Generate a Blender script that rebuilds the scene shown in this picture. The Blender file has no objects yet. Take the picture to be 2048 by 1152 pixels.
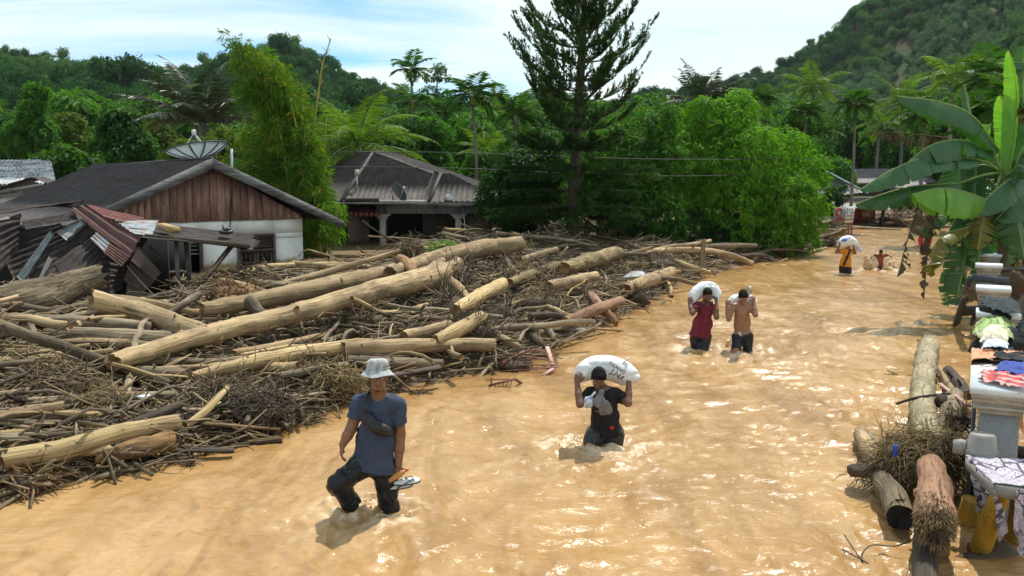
import bpy, math, random
import numpy as np
from mathutils import Vector, Matrix
from mathutils.bvhtree import BVHTree

R = math.radians
scene = bpy.context.scene
COL = scene.collection

# ------------------------------------------------------------------ camera
CAM_H, F_PX, HORIZON = 3.3, 1800.0, 360.0
PITCH = math.atan((576.0 - HORIZON) / F_PX)
cam_data = bpy.data.cameras.new('camera')
cam_data.sensor_width = 36.0
cam_data.lens = 36.0 * F_PX / 2048.0
cam_data.clip_start = 0.1
cam_data.clip_end = 5000.0
cam = bpy.data.objects.new('camera', cam_data)
cam.location = (0, 0, CAM_H)
cam.rotation_euler = (math.pi / 2 - PITCH, 0, 0)
COL.objects.link(cam)
scene.camera = cam

# ------------------------------------------------------------------ light
SUN_EL, SUN_AZ = R(63), R(28)          # azimuth from +Y towards +X
sun_dir = Vector((math.sin(SUN_AZ) * math.cos(SUN_EL), math.cos(SUN_AZ) * math.cos(SUN_EL), math.sin(SUN_EL)))
sd = bpy.data.lights.new('sun', 'SUN')
sd.energy = 5.0
sd.angle = R(0.53)
sd.color = (1.0, 0.95, 0.86)
so = bpy.data.objects.new('sun', sd)
so.rotation_euler = (-sun_dir).to_track_quat('-Z', 'Y').to_euler()
COL.objects.link(so)

world = bpy.data.worlds.new('World')
scene.world = world
world.use_nodes = True
def build_world():
    t = world.node_tree
    t.nodes.clear()
    n = t.nodes.new
    L = t.links.new
    out = n('ShaderNodeOutputWorld')
    bg = n('ShaderNodeBackground')
    bg.inputs['Strength'].default_value = 0.128
    sky = n('ShaderNodeTexSky')
    sky.sky_type = 'NISHITA'
    sky.sun_disc = False
    sky.sun_elevation = SUN_EL
    sky.sun_rotation = SUN_AZ
    sky.air_density = 1.0
    sky.dust_density = 0.6
    sky.ozone_density = 2.0
    tc = n('ShaderNodeTexCoord')
    sep = n('ShaderNodeSeparateXYZ')
    L(tc.outputs['Generated'], sep.inputs[0])
    zz = n('ShaderNodeMath'); zz.operation = 'MAXIMUM'; zz.inputs[1].default_value = 0.0
    L(sep.outputs['Z'], zz.inputs[0])
    za = n('ShaderNodeMath'); za.operation = 'ADD'; za.inputs[1].default_value = 0.12
    L(zz.outputs[0], za.inputs[0])
    dx = n('ShaderNodeMath'); dx.operation = 'DIVIDE'
    dy = n('ShaderNodeMath'); dy.operation = 'DIVIDE'
    L(sep.outputs['X'], dx.inputs[0]); L(za.outputs[0], dx.inputs[1])
    L(sep.outputs['Y'], dy.inputs[0]); L(za.outputs[0], dy.inputs[1])
    cb = n('ShaderNodeCombineXYZ')
    L(dx.outputs[0], cb.inputs[0]); L(dy.outputs[0], cb.inputs[1])
    mp = n('ShaderNodeMapping')
    mp.inputs['Rotation'].default_value = (0, 0, R(18))
    mp.inputs['Scale'].default_value = (0.42, 0.85, 1)
    mp.inputs['Location'].default_value = (3.14, 4.22, 0.0)
    L(cb.outputs[0], mp.inputs[0])
    no = n('ShaderNodeTexNoise')
    no.inputs['Scale'].default_value = 0.9
    no.inputs['Detail'].default_value = 8
    no.inputs['Roughness'].default_value = 0.56
    no.inputs['Distortion'].default_value = 0.5
    L(mp.outputs[0], no.inputs['Vector'])
    rp = n('ShaderNodeValToRGB')
    rp.color_ramp.elements[0].position = 0.29
    rp.color_ramp.elements[0].color = (0, 0, 0, 1)
    rp.color_ramp.elements[1].position = 0.46
    rp.color_ramp.elements[1].color = (1, 1, 1, 1)
    L(no.outputs['Fac'], rp.inputs[0])
    no2 = n('ShaderNodeTexNoise')
    no2.inputs['Scale'].default_value = 1.6
    no2.inputs['Detail'].default_value = 5
    L(mp.outputs[0], no2.inputs['Vector'])
    cr = n('ShaderNodeValToRGB')
    cr.color_ramp.elements[0].position = 0.3
    cr.color_ramp.elements[0].color = (5.8, 7.2, 7.5, 1)
    cr.color_ramp.elements[1].position = 0.65
    cr.color_ramp.elements[1].color = (7.0, 7.7, 7.6, 1)
    L(no2.outputs['Fac'], cr.inputs[0])
    tint = n('ShaderNodeMix'); tint.data_type = 'RGBA'; tint.blend_type = 'MULTIPLY'
    tint.inputs[0].default_value = 1.0
    L(sky.outputs[0], tint.inputs[6]); tint.inputs[7].default_value = (0.55, 0.95, 1.25, 1)
    mx = n('ShaderNodeMix'); mx.data_type = 'RGBA'
    L(rp.outputs[0], mx.inputs[0]); L(tint.outputs[2], mx.inputs[6]); L(cr.outputs[0], mx.inputs[7])
    L(mx.outputs[2], bg.inputs['Color'])
    L(bg.outputs[0], out.inputs['Surface'])
build_world()

vs = scene.view_settings
scene.display_settings.display_device = 'sRGB'
vs.view_transform = 'Standard'
vs.look = 'None'
vs.exposure = 0.16
vs.gamma = 1.0
vs.use_curve_mapping = False
scene.render.engine = 'CYCLES'
scene.cycles.max_bounces = 8
scene.cycles.diffuse_bounces = 3
scene.cycles.glossy_bounces = 3
scene.cycles.transmission_bounces = 4
scene.cycles.transparent_max_bounces = 8
scene.cycles.caustics_reflective = False
scene.cycles.caustics_refractive = False
scene.cycles.use_denoising = True

# ------------------------------------------------------------------ helpers: picture point -> place
CP, SP = math.cos(PITCH), math.sin(PITCH)
def ray(px, py):
    r = (px - 1024.0) / F_PX
    u = (576.0 - py) / F_PX
    return np.array([r, CP + u * SP, -SP + u * CP])
def D(px, py, y):                     # the point at distance y in front
    d = ray(px, py)
    t = y / d[1]
    return np.array([d[0] * t, y, CAM_H + d[2] * t])
def G(px, py, z=0.0):                 # the point at height z
    d = ray(px, py)
    t = (z - CAM_H) / d[2]
    return np.array([d[0] * t, d[1] * t, z])
def pxm(y):                           # metres per photo pixel at distance y
    return y / F_PX

# ------------------------------------------------------------------ helpers: noise
def _hash(ix, iy, iz, seed):
    h = (ix.astype(np.int64) * 374761393 + iy.astype(np.int64) * 668265263 + iz.astype(np.int64) * 2147483647 + seed * 1274126177) & 0xffffffff
    h = ((h ^ (h >> 13)) * 1274126177) & 0xffffffff
    h = (h ^ (h >> 16)) & 0xffffff
    return h / float(0xffffff)
def vnoise(p, scale=1.0, seed=0):
    p = np.asarray(p, float) * scale
    if p.shape[-1] == 2:
        p = np.concatenate([p, np.zeros(p.shape[:-1] + (1,))], -1)
    i = np.floor(p); f = p - i
    i = i.astype(np.int64)
    f = f * f * f * (f * (f * 6 - 15) + 10)
    x, y, z = i[..., 0], i[..., 1], i[..., 2]
    fx, fy, fz = f[..., 0], f[..., 1], f[..., 2]
    r = 0
    for dz in (0, 1):
        wz = fz if dz else 1 - fz
        for dy in (0, 1):
            wy = fy if dy else 1 - fy
            a = _hash(x, y + dy, z + dz, seed); b = _hash(x + 1, y + dy, z + dz, seed)
            r = r + wz * wy * (a * (1 - fx) + b * fx)
    return r * 2 - 1
def fbm(p, scale=1.0, seed=0, octaves=4, gain=0.5):
    r, a, s, tot = 0, 1.0, scale, 0
    for o in range(octaves):
        r = r + a * vnoise(p, s, seed + o * 17)
        tot += a; a *= gain; s *= 2.03
    return r / tot
def sstep(a, b, x):
    t = np.clip((x - a) / (b - a), 0, 1)
    return t * t * (3 - 2 * t)
def nrm(v):
    v = np.asarray(v, float)
    return v / np.maximum(np.linalg.norm(v, axis=-1, keepdims=True), 1e-9)

# ------------------------------------------------------------------ helpers: mesh builder and scene tree
ORG = {}
def setp(o, label=None, cat=None, group=None, kind=None):
    if label: o['label'] = label
    if cat: o['category'] = cat
    if group: o['group'] = group
    if kind: o['kind'] = kind
    return o
def thing(name, loc, label, cat, group=None):
    o = bpy.data.objects.new(name, None)
    o.empty_display_size = 0.2
    COL.objects.link(o)
    o.location = Vector([float(c) for c in loc])
    ORG[o.name] = np.array(loc, float)
    return setp(o, label, cat, group)

class MB:
    def __init__(s):
        s.V, s.F, s.A, s.n = [], [], [], 0
    def add(s, v, faces, mi=0, lc=None):
        v = np.asarray(v, float).reshape(-1, 3)
        if not isinstance(faces, list): faces = [faces]
        for f in faces:
            f = np.asarray(f, np.int64)
            if f.size: s.F.append((f + s.n, mi))
        s.V.append(v)
        s.A.append(v if lc is None else np.asarray(lc, float).reshape(-1, 3))
        s.n += len(v)
        return s
    def mesh(s, name, origin=None):
        v = np.concatenate(s.V) if s.V else np.zeros((0, 3))
        a = np.concatenate(s.A) if s.A else np.zeros((0, 3))
        if origin is not None: v = v - origin
        me = bpy.data.meshes.new(name)
        me.vertices.add(len(v))
        me.vertices.foreach_set('co', v.astype(np.float32).ravel())
        loops, starts, mats, c = [], [], [], 0
        for f, mi in s.F:
            k = f.shape[1]
            loops.append(f.ravel())
            starts.append(np.arange(len(f)) * k + c)
            mats.append(np.full(len(f), mi))
            c += f.size
        if loops:
            loops = np.concatenate(loops); starts = np.concatenate(starts); mats = np.concatenate(mats)
            me.loops.add(len(loops))
            me.loops.foreach_set('vertex_index', loops.astype(np.int32))
            me.polygons.add(len(starts))
            me.polygons.foreach_set('loop_start', starts.astype(np.int32))
            me.polygons.foreach_set('material_index', mats.astype(np.int32))
        at = me.attributes.new('lc', 'FLOAT_VECTOR', 'POINT')
        at.data.foreach_set('vector', a.astype(np.float32).ravel())
        me.update(calc_edges=True)
        me.validate()
        return me
    def build(s, name, mats, parent=None, smooth=False, loc=None, label=None, cat=None, group=None, kind=None, angle=None):
        org = ORG[parent.name] if parent is not None else (np.array(loc, float) if loc is not None else np.zeros(3))
        me = s.mesh(name, org)
        for m in (mats if isinstance(mats, (list, tuple)) else [mats]): me.materials.append(m)
        if smooth:
            me.polygons.foreach_set('use_smooth', np.ones(len(me.polygons), bool))
            if angle is not None:
                try: me.set_sharp_from_angle(angle=angle)
                except Exception: pass
        o = bpy.data.objects.new(name, me)
        COL.objects.link(o)
        if parent is not None: o.parent = parent
        else: o.location = Vector([float(c) for c in org])
        ORG[o.name] = org
        return setp(o, label, cat, group, kind)
    # ---- shapes
    def box(s, c, size, rot=None, mi=0, taper=None):
        h = np.array(size, float) / 2
        v = np.array([[x, y, z] for x in (-1, 1) for y in (-1, 1) for z in (-1, 1)], float) * h
        if taper: v[v[:, 2] > 0, :2] *= taper
        lc = v.copy()
        if rot is not None: v = v @ np.array(rot).T
        f = np.array([[0, 1, 3, 2], [4, 6, 7, 5], [0, 4, 5, 1], [2, 3, 7, 6], [0, 2, 6, 4], [1, 5, 7, 3]])
        return s.add(v + np.array(c, float), f, mi, lc)
    def beam(s, a, b, w, h, up=(0, 0, 1), mi=0):
        a, b = np.array(a, float), np.array(b, float)
        d = b - a; L = np.linalg.norm(d); z = d / L
        x = np.cross(np.array(up, float), z)
        if np.linalg.norm(x) < 1e-4: x = np.cross([1, 0, 0], z)
        x = nrm(x); y = np.cross(z, x)
        return s.box((a + b) / 2, (w, h, L), np.stack([x, y, z], 1), mi)
    def tube(s, pts, rad, seg=8, caps=True, mi=0, cap_mi=None, rough=0.0, seed=0, flat=1.0, s0=0.0, jag=0.0):
        p = np.asarray(pts, float); n = len(p)
        r = np.full(n, rad, float) if np.isscalar(rad) else np.asarray(rad, float)
        if len(r) != n: r = np.interp(np.linspace(0, len(r) - 1, n), np.arange(len(r)), r)
        t = np.gradient(p, axis=0); t = nrm(t)
        up = np.array([0, 0, 1.0]) if abs(t[0][2]) < 0.9 else np.array([1.0, 0, 0])
        x = nrm(np.cross(up, t[0]))
        X = [x]
        for i in range(1, n):
            x = X[-1] - t[i] * np.dot(X[-1], t[i]); X.append(nrm(x))
        X = np.array(X); Y = np.cross(t, X)
        a = np.linspace(0, 2 * math.pi, seg, endpoint=False)
        ca, sa = np.cos(a), np.sin(a) * flat
        sl = np.concatenate([[0], np.cumsum(np.linalg.norm(np.diff(p, axis=0), axis=1))]) + s0
        rr = r[:, None] * np.ones(seg)[None]
        lc = np.stack([rr * ca, rr * sa, sl[:, None] * np.ones(seg)[None]], -1)
        if rough:
            q = lc / np.maximum(r.max(), 1e-4) * np.array([1, 1, 0.35])
            rr = rr * (1 + rough * fbm(q + seed * 7.3, 1.3, seed, 3))
        v = p[:, None] + X[:, None] * (rr * ca)[..., None] + Y[:, None] * (rr * sa)[..., None]
        if jag:
            rg = np.random.default_rng(seed + 5)
            v[0] -= t[0] * (rg.random(seg)[:, None] * jag)
            v[-1] += t[-1] * (rg.random(seg)[:, None] * jag)
        v = v.reshape(-1, 3); lc = lc.reshape(-1, 3)
        i = np.arange(n - 1)[:, None] * seg; j = np.arange(seg)[None]; j2 = (j + 1) % seg
        f = np.stack([i + j, i + j2, i + seg + j2, i + seg + j], -1).reshape(-1, 4)
        s.add(v, f, mi, lc)
        if caps:
            b0 = s.n - len(v)
            for k, base in ((0, 0), (1, (n - 1) * seg)):
                cpt = p[0 if k == 0 else -1] + (t[0] * jag * .2 if k == 0 else -t[-1] * jag * .2)
                ring = np.arange(seg) + b0 + base
                ce = s.n
                s.V.append(cpt[None]); s.A.append(np.array([[0, 0, sl[0 if k == 0 else -1]]])); s.n += 1
                nx = np.roll(ring, -1)
                tri = np.stack([np.full(seg, ce), nx, ring] if k == 0 else [np.full(seg, ce), ring, nx], -1)
                s.F.append((tri, mi if cap_mi is None else cap_mi))
        return s
    def ell(s, c, rad, rot=None, nu=14, nv=9, mi=0, rough=0.0, seed=0):
        u = np.linspace(0, 2 * math.pi, nu, endpoint=False); w = np.linspace(0, math.pi, nv)
        v = np.stack([np.sin(w)[:, None] * np.cos(u), np.sin(w)[:, None] * np.sin(u), np.cos(w)[:, None] * np.ones(nu)], -1)
        if rough: v = v * (1 + rough * fbm(v + seed * 3.1, 1.7, seed, 3))[..., None]
        v = (v * np.array(rad, float)).reshape(-1, 3)
        if rot is not None: v = v @ np.array(rot).T
        i = np.arange(nv - 1)[:, None] * nu; j = np.arange(nu)[None]; j2 = (j + 1) % nu
        f = np.stack([i + j, i + nu + j, i + nu + j2, i + j2], -1).reshape(-1, 4)
        return s.add(v + np.array(c, float), f, mi)
    def grid(s, P, mi=0, lc=None, both=None):
        P = np.asarray(P, float); n, m = P.shape[:2]
        i = np.arange(n - 1)[:, None] * m; j = np.arange(m - 1)[None]
        f = np.stack([i + j, i + j + 1, i + m + j + 1, i + m + j], -1).reshape(-1, 4)
        return s.add(P.reshape(-1, 3), f, mi, lc)
    def slab(s, P, th, mi=0, lc=None):           # a grid sheet given a thickness
        P = np.asarray(P, float); n, m = P.shape[:2]
        du = np.gradient(P, axis=0); dv = np.gradient(P, axis=1)
        N = nrm(np.cross(du, dv))
        A = P + N * th / 2; B = P - N * th / 2
        i = np.arange(n - 1)[:, None] * m; j = np.arange(m - 1)[None]
        f = np.stack([i + j, i + m + j, i + m + j + 1, i + j + 1], -1).reshape(-1, 4)
        o = n * m
        e = []
        for seq in (np.arange(m), np.arange(m)[::-1] + (n - 1) * m, (np.arange(n) * m)[::-1], np.arange(n) * m + m - 1):
            a, b = seq[:-1], seq[1:]
            e.append(np.stack([a, b, b + o, a + o], -1))
        l2 = None if lc is None else np.concatenate([np.asarray(lc).reshape(-1, 3)] * 2)
        return s.add(np.concatenate([A.reshape(-1, 3), B.reshape(-1, 3)]), [f[:, ::-1], f + o] + e, mi, l2)
    def prism(s, poly, d, mi=0):                 # polygon (n,3) pushed along vector d
        p = np.asarray(poly, float); n = len(p)
        i = np.arange(n); j = (i + 1) % n
        return s.add(np.concatenate([p, p + np.array(d, float)]), [np.stack([i, j, j + n, i + n], -1), i[::-1][None], (i + n)[None]], mi)
    def lathe(s, prof, c, seg=20, mi=0, rot=None):   # profile [(r,z)...]
        a = np.linspace(0, 2 * math.pi, seg, endpoint=False)
        pr = np.array(prof, float)
        v = np.stack([pr[:, 0:1] * np.cos(a), pr[:, 0:1] * np.sin(a), pr[:, 1:2] * np.ones(seg)], -1).reshape(-1, 3)
        if rot is not None: v = v @ np.array(rot).T
        n = len(pr)
        i = np.arange(n - 1)[:, None] * seg; j = np.arange(seg)[None]; j2 = (j + 1) % seg
        f = np.stack([i + j, i + j2, i + seg + j2, i + seg + j], -1).reshape(-1, 4)
        return s.add(v + np.array(c, float), f, mi)
    def sticks(s, P, Rr, seg=4, mi=0):           # many tubes at once: P (N,K,3), Rr (N,K)
        P = np.asarray(P, float); N, K = P.shape[:2]
        t = nrm(np.gradient(P, axis=1))
        up = np.where(np.abs(t[:, :, 2:3]) < 0.9, np.array([0, 0, 1.0]), np.array([1.0, 0, 0]))
        X = nrm(np.cross(up, t)); Y = np.cross(t, X)
        a = np.linspace(0, 2 * math.pi, seg, endpoint=False)
        v = P[:, :, None] + Rr[:, :, None, None] * (X[:, :, None] * np.cos(a)[:, None] + Y[:, :, None] * np.sin(a)[:, None])
        L = np.concatenate([np.zeros((N, 1)), np.cumsum(np.linalg.norm(np.diff(P, axis=1), axis=2), 1)], 1)
        lc = np.stack([Rr[:, :, None] * np.cos(a), Rr[:, :, None] * np.sin(a), L[:, :, None] * np.ones(seg)], -1) + (np.arange(N) * 3.17 % 50)[:, None, None, None]
        b = (np.arange(N) * K * seg)[:, None, None] + (np.arange(K - 1) * seg)[None, :, None]
        j = np.arange(seg)[None, None]; j2 = (j + 1) % seg
        f = np.stack([b + j, b + j2, b + seg + j2, b + seg + j], -1).reshape(-1, 4)
        e0 = (np.arange(N) * K * seg)[:, None] + np.arange(seg)[None, ::-1]
        e1 = (np.arange(N) * K * seg)[:, None] + (K - 1) * seg + np.arange(seg)[None]
        return s.add(v.reshape(-1, 3), [f, e0, e1], mi, lc.reshape(-1, 3))
    def leaves(s, B, A, Nn, L, W, mi=0, fold=0.25, droop=0.0):   # kites: base B, axis A, face normal Nn, length L, width W
        B = np.asarray(B, float); A = nrm(A); S = nrm(np.cross(A, Nn)); U = np.cross(S, A)
        L = np.broadcast_to(L, len(B))[:, None]; W = np.broadcast_to(W, len(B))[:, None]
        m = B + A * L * 0.45 + U * W * fold
        tip = B + A * L + np.array([0, 0, -1.0]) * L * droop
        v = np.stack([B, m - S * W / 2, tip, m + S * W / 2], 1).reshape(-1, 3)
        i = np.arange(len(B))[:, None] * 4
        f = np.concatenate([i + np.array([[0, 1, 2]]), i + np.array([[0, 2, 3]])])
        return s.add(v, f, mi)

def curve(pts, n):                    # smooth curve through points (Catmull-Rom)
    p = np.asarray(pts, float)
    if len(p) == 2:
        t = np.linspace(0, 1, n)[:, None]
        return p[0] * (1 - t) + p[1] * t
    q = np.concatenate([[2 * p[0] - p[1]], p, [2 * p[-1] - p[-2]]])
    t = np.linspace(0, len(p) - 1 - 1e-6, n)
    i = t.astype(int); u = (t - i)[:, None]
    a, b, c, d = q[i], q[i + 1], q[i + 2], q[i + 3]
    return 0.5 * (2 * b + (c - a) * u + (2 * a - 5 * b + 4 * c - d) * u ** 2 + (3 * b - a - 3 * c + d) * u ** 3)
def interp(vals, n):
    v = np.asarray(vals, float)
    return np.interp(np.linspace(0, len(v) - 1, n), np.arange(len(v)), v)
def rotz(a):
    c, s_ = math.cos(a), math.sin(a)
    return np.array([[c, -s_, 0], [s_, c, 0], [0, 0, 1.0]])
def euler(x, y, z):
    return np.array(Matrix.Rotation(z, 3, 'Z') @ Matrix.Rotation(y, 3, 'Y') @ Matrix.Rotation(x, 3, 'X'))
def dup(root, loc, rz=0.0, sc=1.0, label=None, group=None):
    r = root.copy(); COL.objects.link(r)
    r.location = Vector([float(c) for c in loc]); r.rotation_euler = (0, 0, rz); r.scale = (sc, sc, sc)
    if label: r['label'] = label
    if group: r['group'] = group
    for ch in list(root.children):
        c = ch.copy(); COL.objects.link(c); c.parent = r
        for g in list(ch.children):
            d = g.copy(); COL.objects.link(d); d.parent = c
    return r
# ------------------------------------------------------------------ materials
MATS = {}
class NT:
    def __init__(s, name):
        s.m = bpy.data.materials.new(name); s.m.use_nodes = True
        s.t = s.m.node_tree; s.t.nodes.clear()
        s.out = s.t.nodes.new('ShaderNodeOutputMaterial')
        MATS[name] = s.m
    def n(s, typ, props=None, **inp):
        nd = s.t.nodes.new('ShaderNode' + typ)
        for k, v in (props or {}).items(): setattr(nd, k, v)
        for k, v in inp.items():
            s.set(nd, k.replace('_', ' '), v)
        return nd
    def set(s, nd, key, v):
        sock = nd.inputs[int(key)] if key.isdigit() else nd.inputs[key]
        if hasattr(v, 'links') or hasattr(v, 'is_linked'): s.t.links.new(v, sock)
        elif isinstance(v, tuple) and len(v) == 3 and sock.type == 'RGBA': sock.default_value = (*v, 1)
        else: sock.default_value = v
    def link(s, a, b): s.t.links.new(a, b)
    def coord(s, kind='Object'):
        if kind == 'lc': return s.n('Attribute', {'attribute_name': 'lc'}).outputs['Vector']
        return s.n('TexCoord').outputs[kind]
    def map(s, vec, scale=(1, 1, 1), rot=(0, 0, 0), loc=(0, 0, 0)):
        return s.n('Mapping', Vector=vec, Scale=scale, Rotation=rot, Location=loc).outputs[0]
    def noise(s, vec, scale=5, detail=4, rough=0.55, dist=0.0):
        return s.n('TexNoise', Vector=vec, Scale=scale, Detail=detail, Roughness=rough, Distortion=dist).outputs['Fac']
    def ramp(s, fac, stops, interp='LINEAR'):
        r = s.n('ValToRGB', Fac=fac)
        e = r.color_ramp.elements
        r.color_ramp.interpolation = interp
        while len(e) < len(stops): e.new(0.5)
        for k, (p, c) in zip(e, stops):
            k.position = p
            k.color = (*c, 1) if isinstance(c, tuple) else (c, c, c, 1)
        return r.outputs[0]
    def mix(s, fac, a, b, mode='MIX'):
        x = s.n('Mix', {'data_type': 'RGBA', 'blend_type': mode})
        for k, v in (('0', fac), ('6', a), ('7', b)): s.set(x, k, v)
        return x.outputs[2]
    def math(s, op, a, b=0.0):
        x = s.n('Math', {'operation': op})
        s.set(x, '0', a); s.set(x, '1', b)
        return x.outputs[0]
    def bump(s, h, strength=0.3, dist=0.01, normal=None):
        b = s.n('Bump', Height=h, Strength=strength, Distance=dist)
        if normal is not None: s.link(normal, b.inputs['Normal'])
        return b.outputs[0]
    def pbr(s, color, rough=0.7, normal=None, metal=0.0, spec=0.4, **kw):
        p = s.n('BsdfPrincipled')
        s.set(p, 'Base Color', color); s.set(p, 'Roughness', rough); s.set(p, 'Metallic', metal)
        s.set(p, 'Specular IOR Level', spec)
        for k, v in kw.items(): s.set(p, k.replace('_', ' '), v)
        if normal is not None: s.link(normal, p.inputs['Normal'])
        return p.outputs[0]
    def done(s, sh):
        s.link(sh, s.out.inputs['Surface']); return s.m

def m_plain(name, c, rough=0.7, var=0.25, scale=6, metal=0.0, bump=0.15, spec=0.4, coord='Object'):
    t = NT(name); v = t.coord(coord)
    f = t.noise(v, scale, 5, 0.6)
    d = tuple(x * (1 - var) for x in c); l = tuple(min(1, x * (1 + var)) for x in c)
    return t.done(t.pbr(t.ramp(f, [(0.3, d), (0.7, l)]), rough, t.bump(t.noise(v, scale * 5, 4), bump, 0.01), metal, spec))

def m_leaf(name, c1, c2, trans=0.4, rough=0.42, c3=None, spec=0.12):
    t = NT(name)
    g = t.n('NewGeometry').outputs['Random Per Island']
    st = [(0.0, c1), (1.0, c2)] if c3 is None else [(0.0, c1), (0.8, c2), (0.92, c3)]
    col = t.ramp(g, st)
    f = t.noise(t.coord('Object'), 0.55, 3)
    col = t.mix(t.math('MULTIPLY', f, 0.7), col, tuple(x * 0.62 for x in c1))
    col = t.mix(1.0, col, t.ramp(t.n('ObjectInfo').outputs['Random'], [(0, 0.78), (1, 1.2)]), 'MULTIPLY')
    p = t.pbr(col, rough + 0.12, None, 0, spec)
    tr = t.n('BsdfTranslucent')
    tc = t.mix(1.0, col, (1.25, 1.35, 0.5), 'MULTIPLY')
    t.link(tc, tr.inputs['Color'])
    mx = t.n('MixShader'); mx.inputs[0].default_value = trans
    t.link(p, mx.inputs[1]); t.link(tr.outputs[0], mx.inputs[2])
    return t.done(mx.outputs[0])

def m_wood(name, c_dark, c_light, c_mud=(0.12, 0.085, 0.055), mud=0.45, rough=0.8, streak=1.0, bark=0.0):
    t = NT(name); v = t.coord('lc')
    rnd = t.n('ObjectInfo').outputs['Random']
    off = t.n('CombineXYZ', X=t.math('MULTIPLY', rnd, 31.0), Y=t.math('MULTIPLY', rnd, 17.0), Z=t.math('MULTIPLY', rnd, 53.0)).outputs[0]
    v = t.n('VectorMath', {'operation': 'ADD'})
    t.link(t.coord('lc'), v.inputs[0]); t.link(off, v.inputs[1]); v = v.outputs[0]
    g1 = t.noise(t.map(v, (22, 22, 1.6 * streak)), 1, 5, 0.6)
    g2 = t.noise(t.map(v, (3.2, 3.2, 1.1)), 1, 4, 0.6)
    col = t.ramp(g1, [(0.28, c_dark), (0.5, tuple((a + b) / 2 for a, b in zip(c_dark, c_light))), (0.72, c_light)])
    stain = t.ramp(g2, [(0.44 + 0.1 * (0.5 - mud), 0.0), (0.58, 1.0)])
    zone = t.noise(t.map(v, (1.7, 1.7, .5)), 1, 5, .62, .6)
    col = t.mix(t.math('MULTIPLY', t.ramp(zone, [(.5, 0.0), (.58, 1.0)]), .62), col, tuple(a * .75 + b * .25 for a, b in zip(c_dark, c_light)))
    col = t.mix(t.math('MULTIPLY', stain, min(1, mud * 1.35)), col, c_mud)
    col = t.mix(1.0, col, t.ramp(rnd, [(0, 0.72), (1, 1.18)]), 'MULTIPLY')
    crack = t.noise(t.map(v, (46, 46, 1.1)), 1, 3, .5)
    col = t.mix(t.ramp(crack, [(0.36, 0.8), (0.42, 0.0)]), col, tuple(x * .35 for x in c_dark))
    spot = t.noise(t.map(v, (14, 14, 9)), 1, 2)
    col = t.mix(t.ramp(spot, [(0.65, 0.0), (0.71, 0.75)]), col, (0.05, 0.035, 0.025))
    hgt = t.math('ADD', g1, t.math('MULTIPLY', g2, 0.8 + bark))
    return t.done(t.pbr(col, rough, t.bump(hgt, 0.75, 0.025 + 0.03 * bark), 0, 0.3))

def m_metal_sheet(name, base, rust, amount=0.5, pale=(0.45, 0.5, 0.55), pale_amt=0.2, rough=0.6):
    t = NT(name); v = t.coord('lc')
    f = t.noise(t.map(v, (1.1, 1.1, 2.5)), 1.3, 6, 0.65)
    f2 = t.noise(t.map(v, (7, 0.8, 3)), 1.0, 5, 0.65)
    f3 = t.noise(v, 9, 4, 0.6)
    col = t.mix(t.ramp(f, [(0.55 - 0.35 * amount, 0.0), (0.75 - 0.25 * amount, 1.0)]), base, rust)
    col = t.mix(t.math('MULTIPLY', t.ramp(f2, [(0.5, 0.0), (0.66, 1.0)]), pale_amt), col, pale)
    col = t.mix(t.math('MULTIPLY', f3, 0.5), col, tuple(x * 0.4 for x in base))
    return t.done(t.pbr(col, t.ramp(f3, [(0.3, rough - 0.1), (0.7, rough + 0.2)]), t.bump(f3, 0.3, 0.01), 0.0, 0.4))

def m_cloth(name, c, var=0.25, scale=14, rough=0.85, wet=None, fine=220):
    t = NT(name); v = t.coord('Object')
    f = t.noise(v, scale, 5, 0.6)
    col = t.ramp(f, [(0.3, tuple(x * (1 - var) for x in c)), (0.7, tuple(min(1, x * (1 + var)) for x in c))])
    b = t.bump(t.noise(v, fine, 2), 0.25, 0.002)
    b = t.bump(t.noise(t.map(v, (1, 1, 0.55)), scale * 1.5, 3, 0.5, 1.2), 0.55, 0.02, b)
    return t.done(t.pbr(col, rough, b, 0, 0.3))

def m_skin(name, c):
    t = NT(name); v = t.coord('Object')
    f = t.noise(v, 18, 5, 0.6)
    col = t.ramp(f, [(0.3, tuple(x * 0.8 for x in c)), (0.7, tuple(x * 1.15 for x in c))])
    return t.done(t.pbr(col, 0.48, t.bump(t.noise(v, 120, 3), 0.12, 0.002), 0, 0.45))

# foliage
M_MANGO = m_leaf('mango_leaf', (0.065, 0.19, 0.010), (0.17, 0.37, 0.022), 0.5, 0.38)
M_DARKL = m_leaf('dark_leaf', (0.020, 0.068, 0.012), (0.052, 0.15, 0.022), 0.48, 0.36)
M_MIDL = m_leaf('mid_leaf', (0.036, 0.115, 0.012), (0.095, 0.24, 0.028), 0.5, 0.4)
M_YELL = m_leaf('yellowish_leaf', (0.06, 0.11, 0.012), (0.15, 0.19, 0.03), 0.4, 0.45)
M_BAMBOO = m_leaf('bamboo_leaf', (0.07, 0.185, 0.012), (0.165, 0.34, 0.028), 0.45, 0.45, (0.36, 0.26, 0.03))
M_ARAU = m_leaf('araucaria_needle', (0.020, 0.060, 0.012), (0.052, 0.115, 0.018), 0.22, 0.6, (0.05, 0.055, 0.02))
M_COCO = m_leaf('coconut_leaflet', (0.07, 0.15, 0.015), (0.18, 0.30, 0.04), 0.35, 0.32)
M_ARECA = m_leaf('areca_leaflet', (0.025, 0.085, 0.012), (0.07, 0.18, 0.024), 0.3, 0.33)
M_SUGAR = m_leaf('sugar_palm_leaflet', (0.02, 0.035, 0.018), (0.055, 0.075, 0.04), 0.15, 0.22, spec=0.6)
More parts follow.
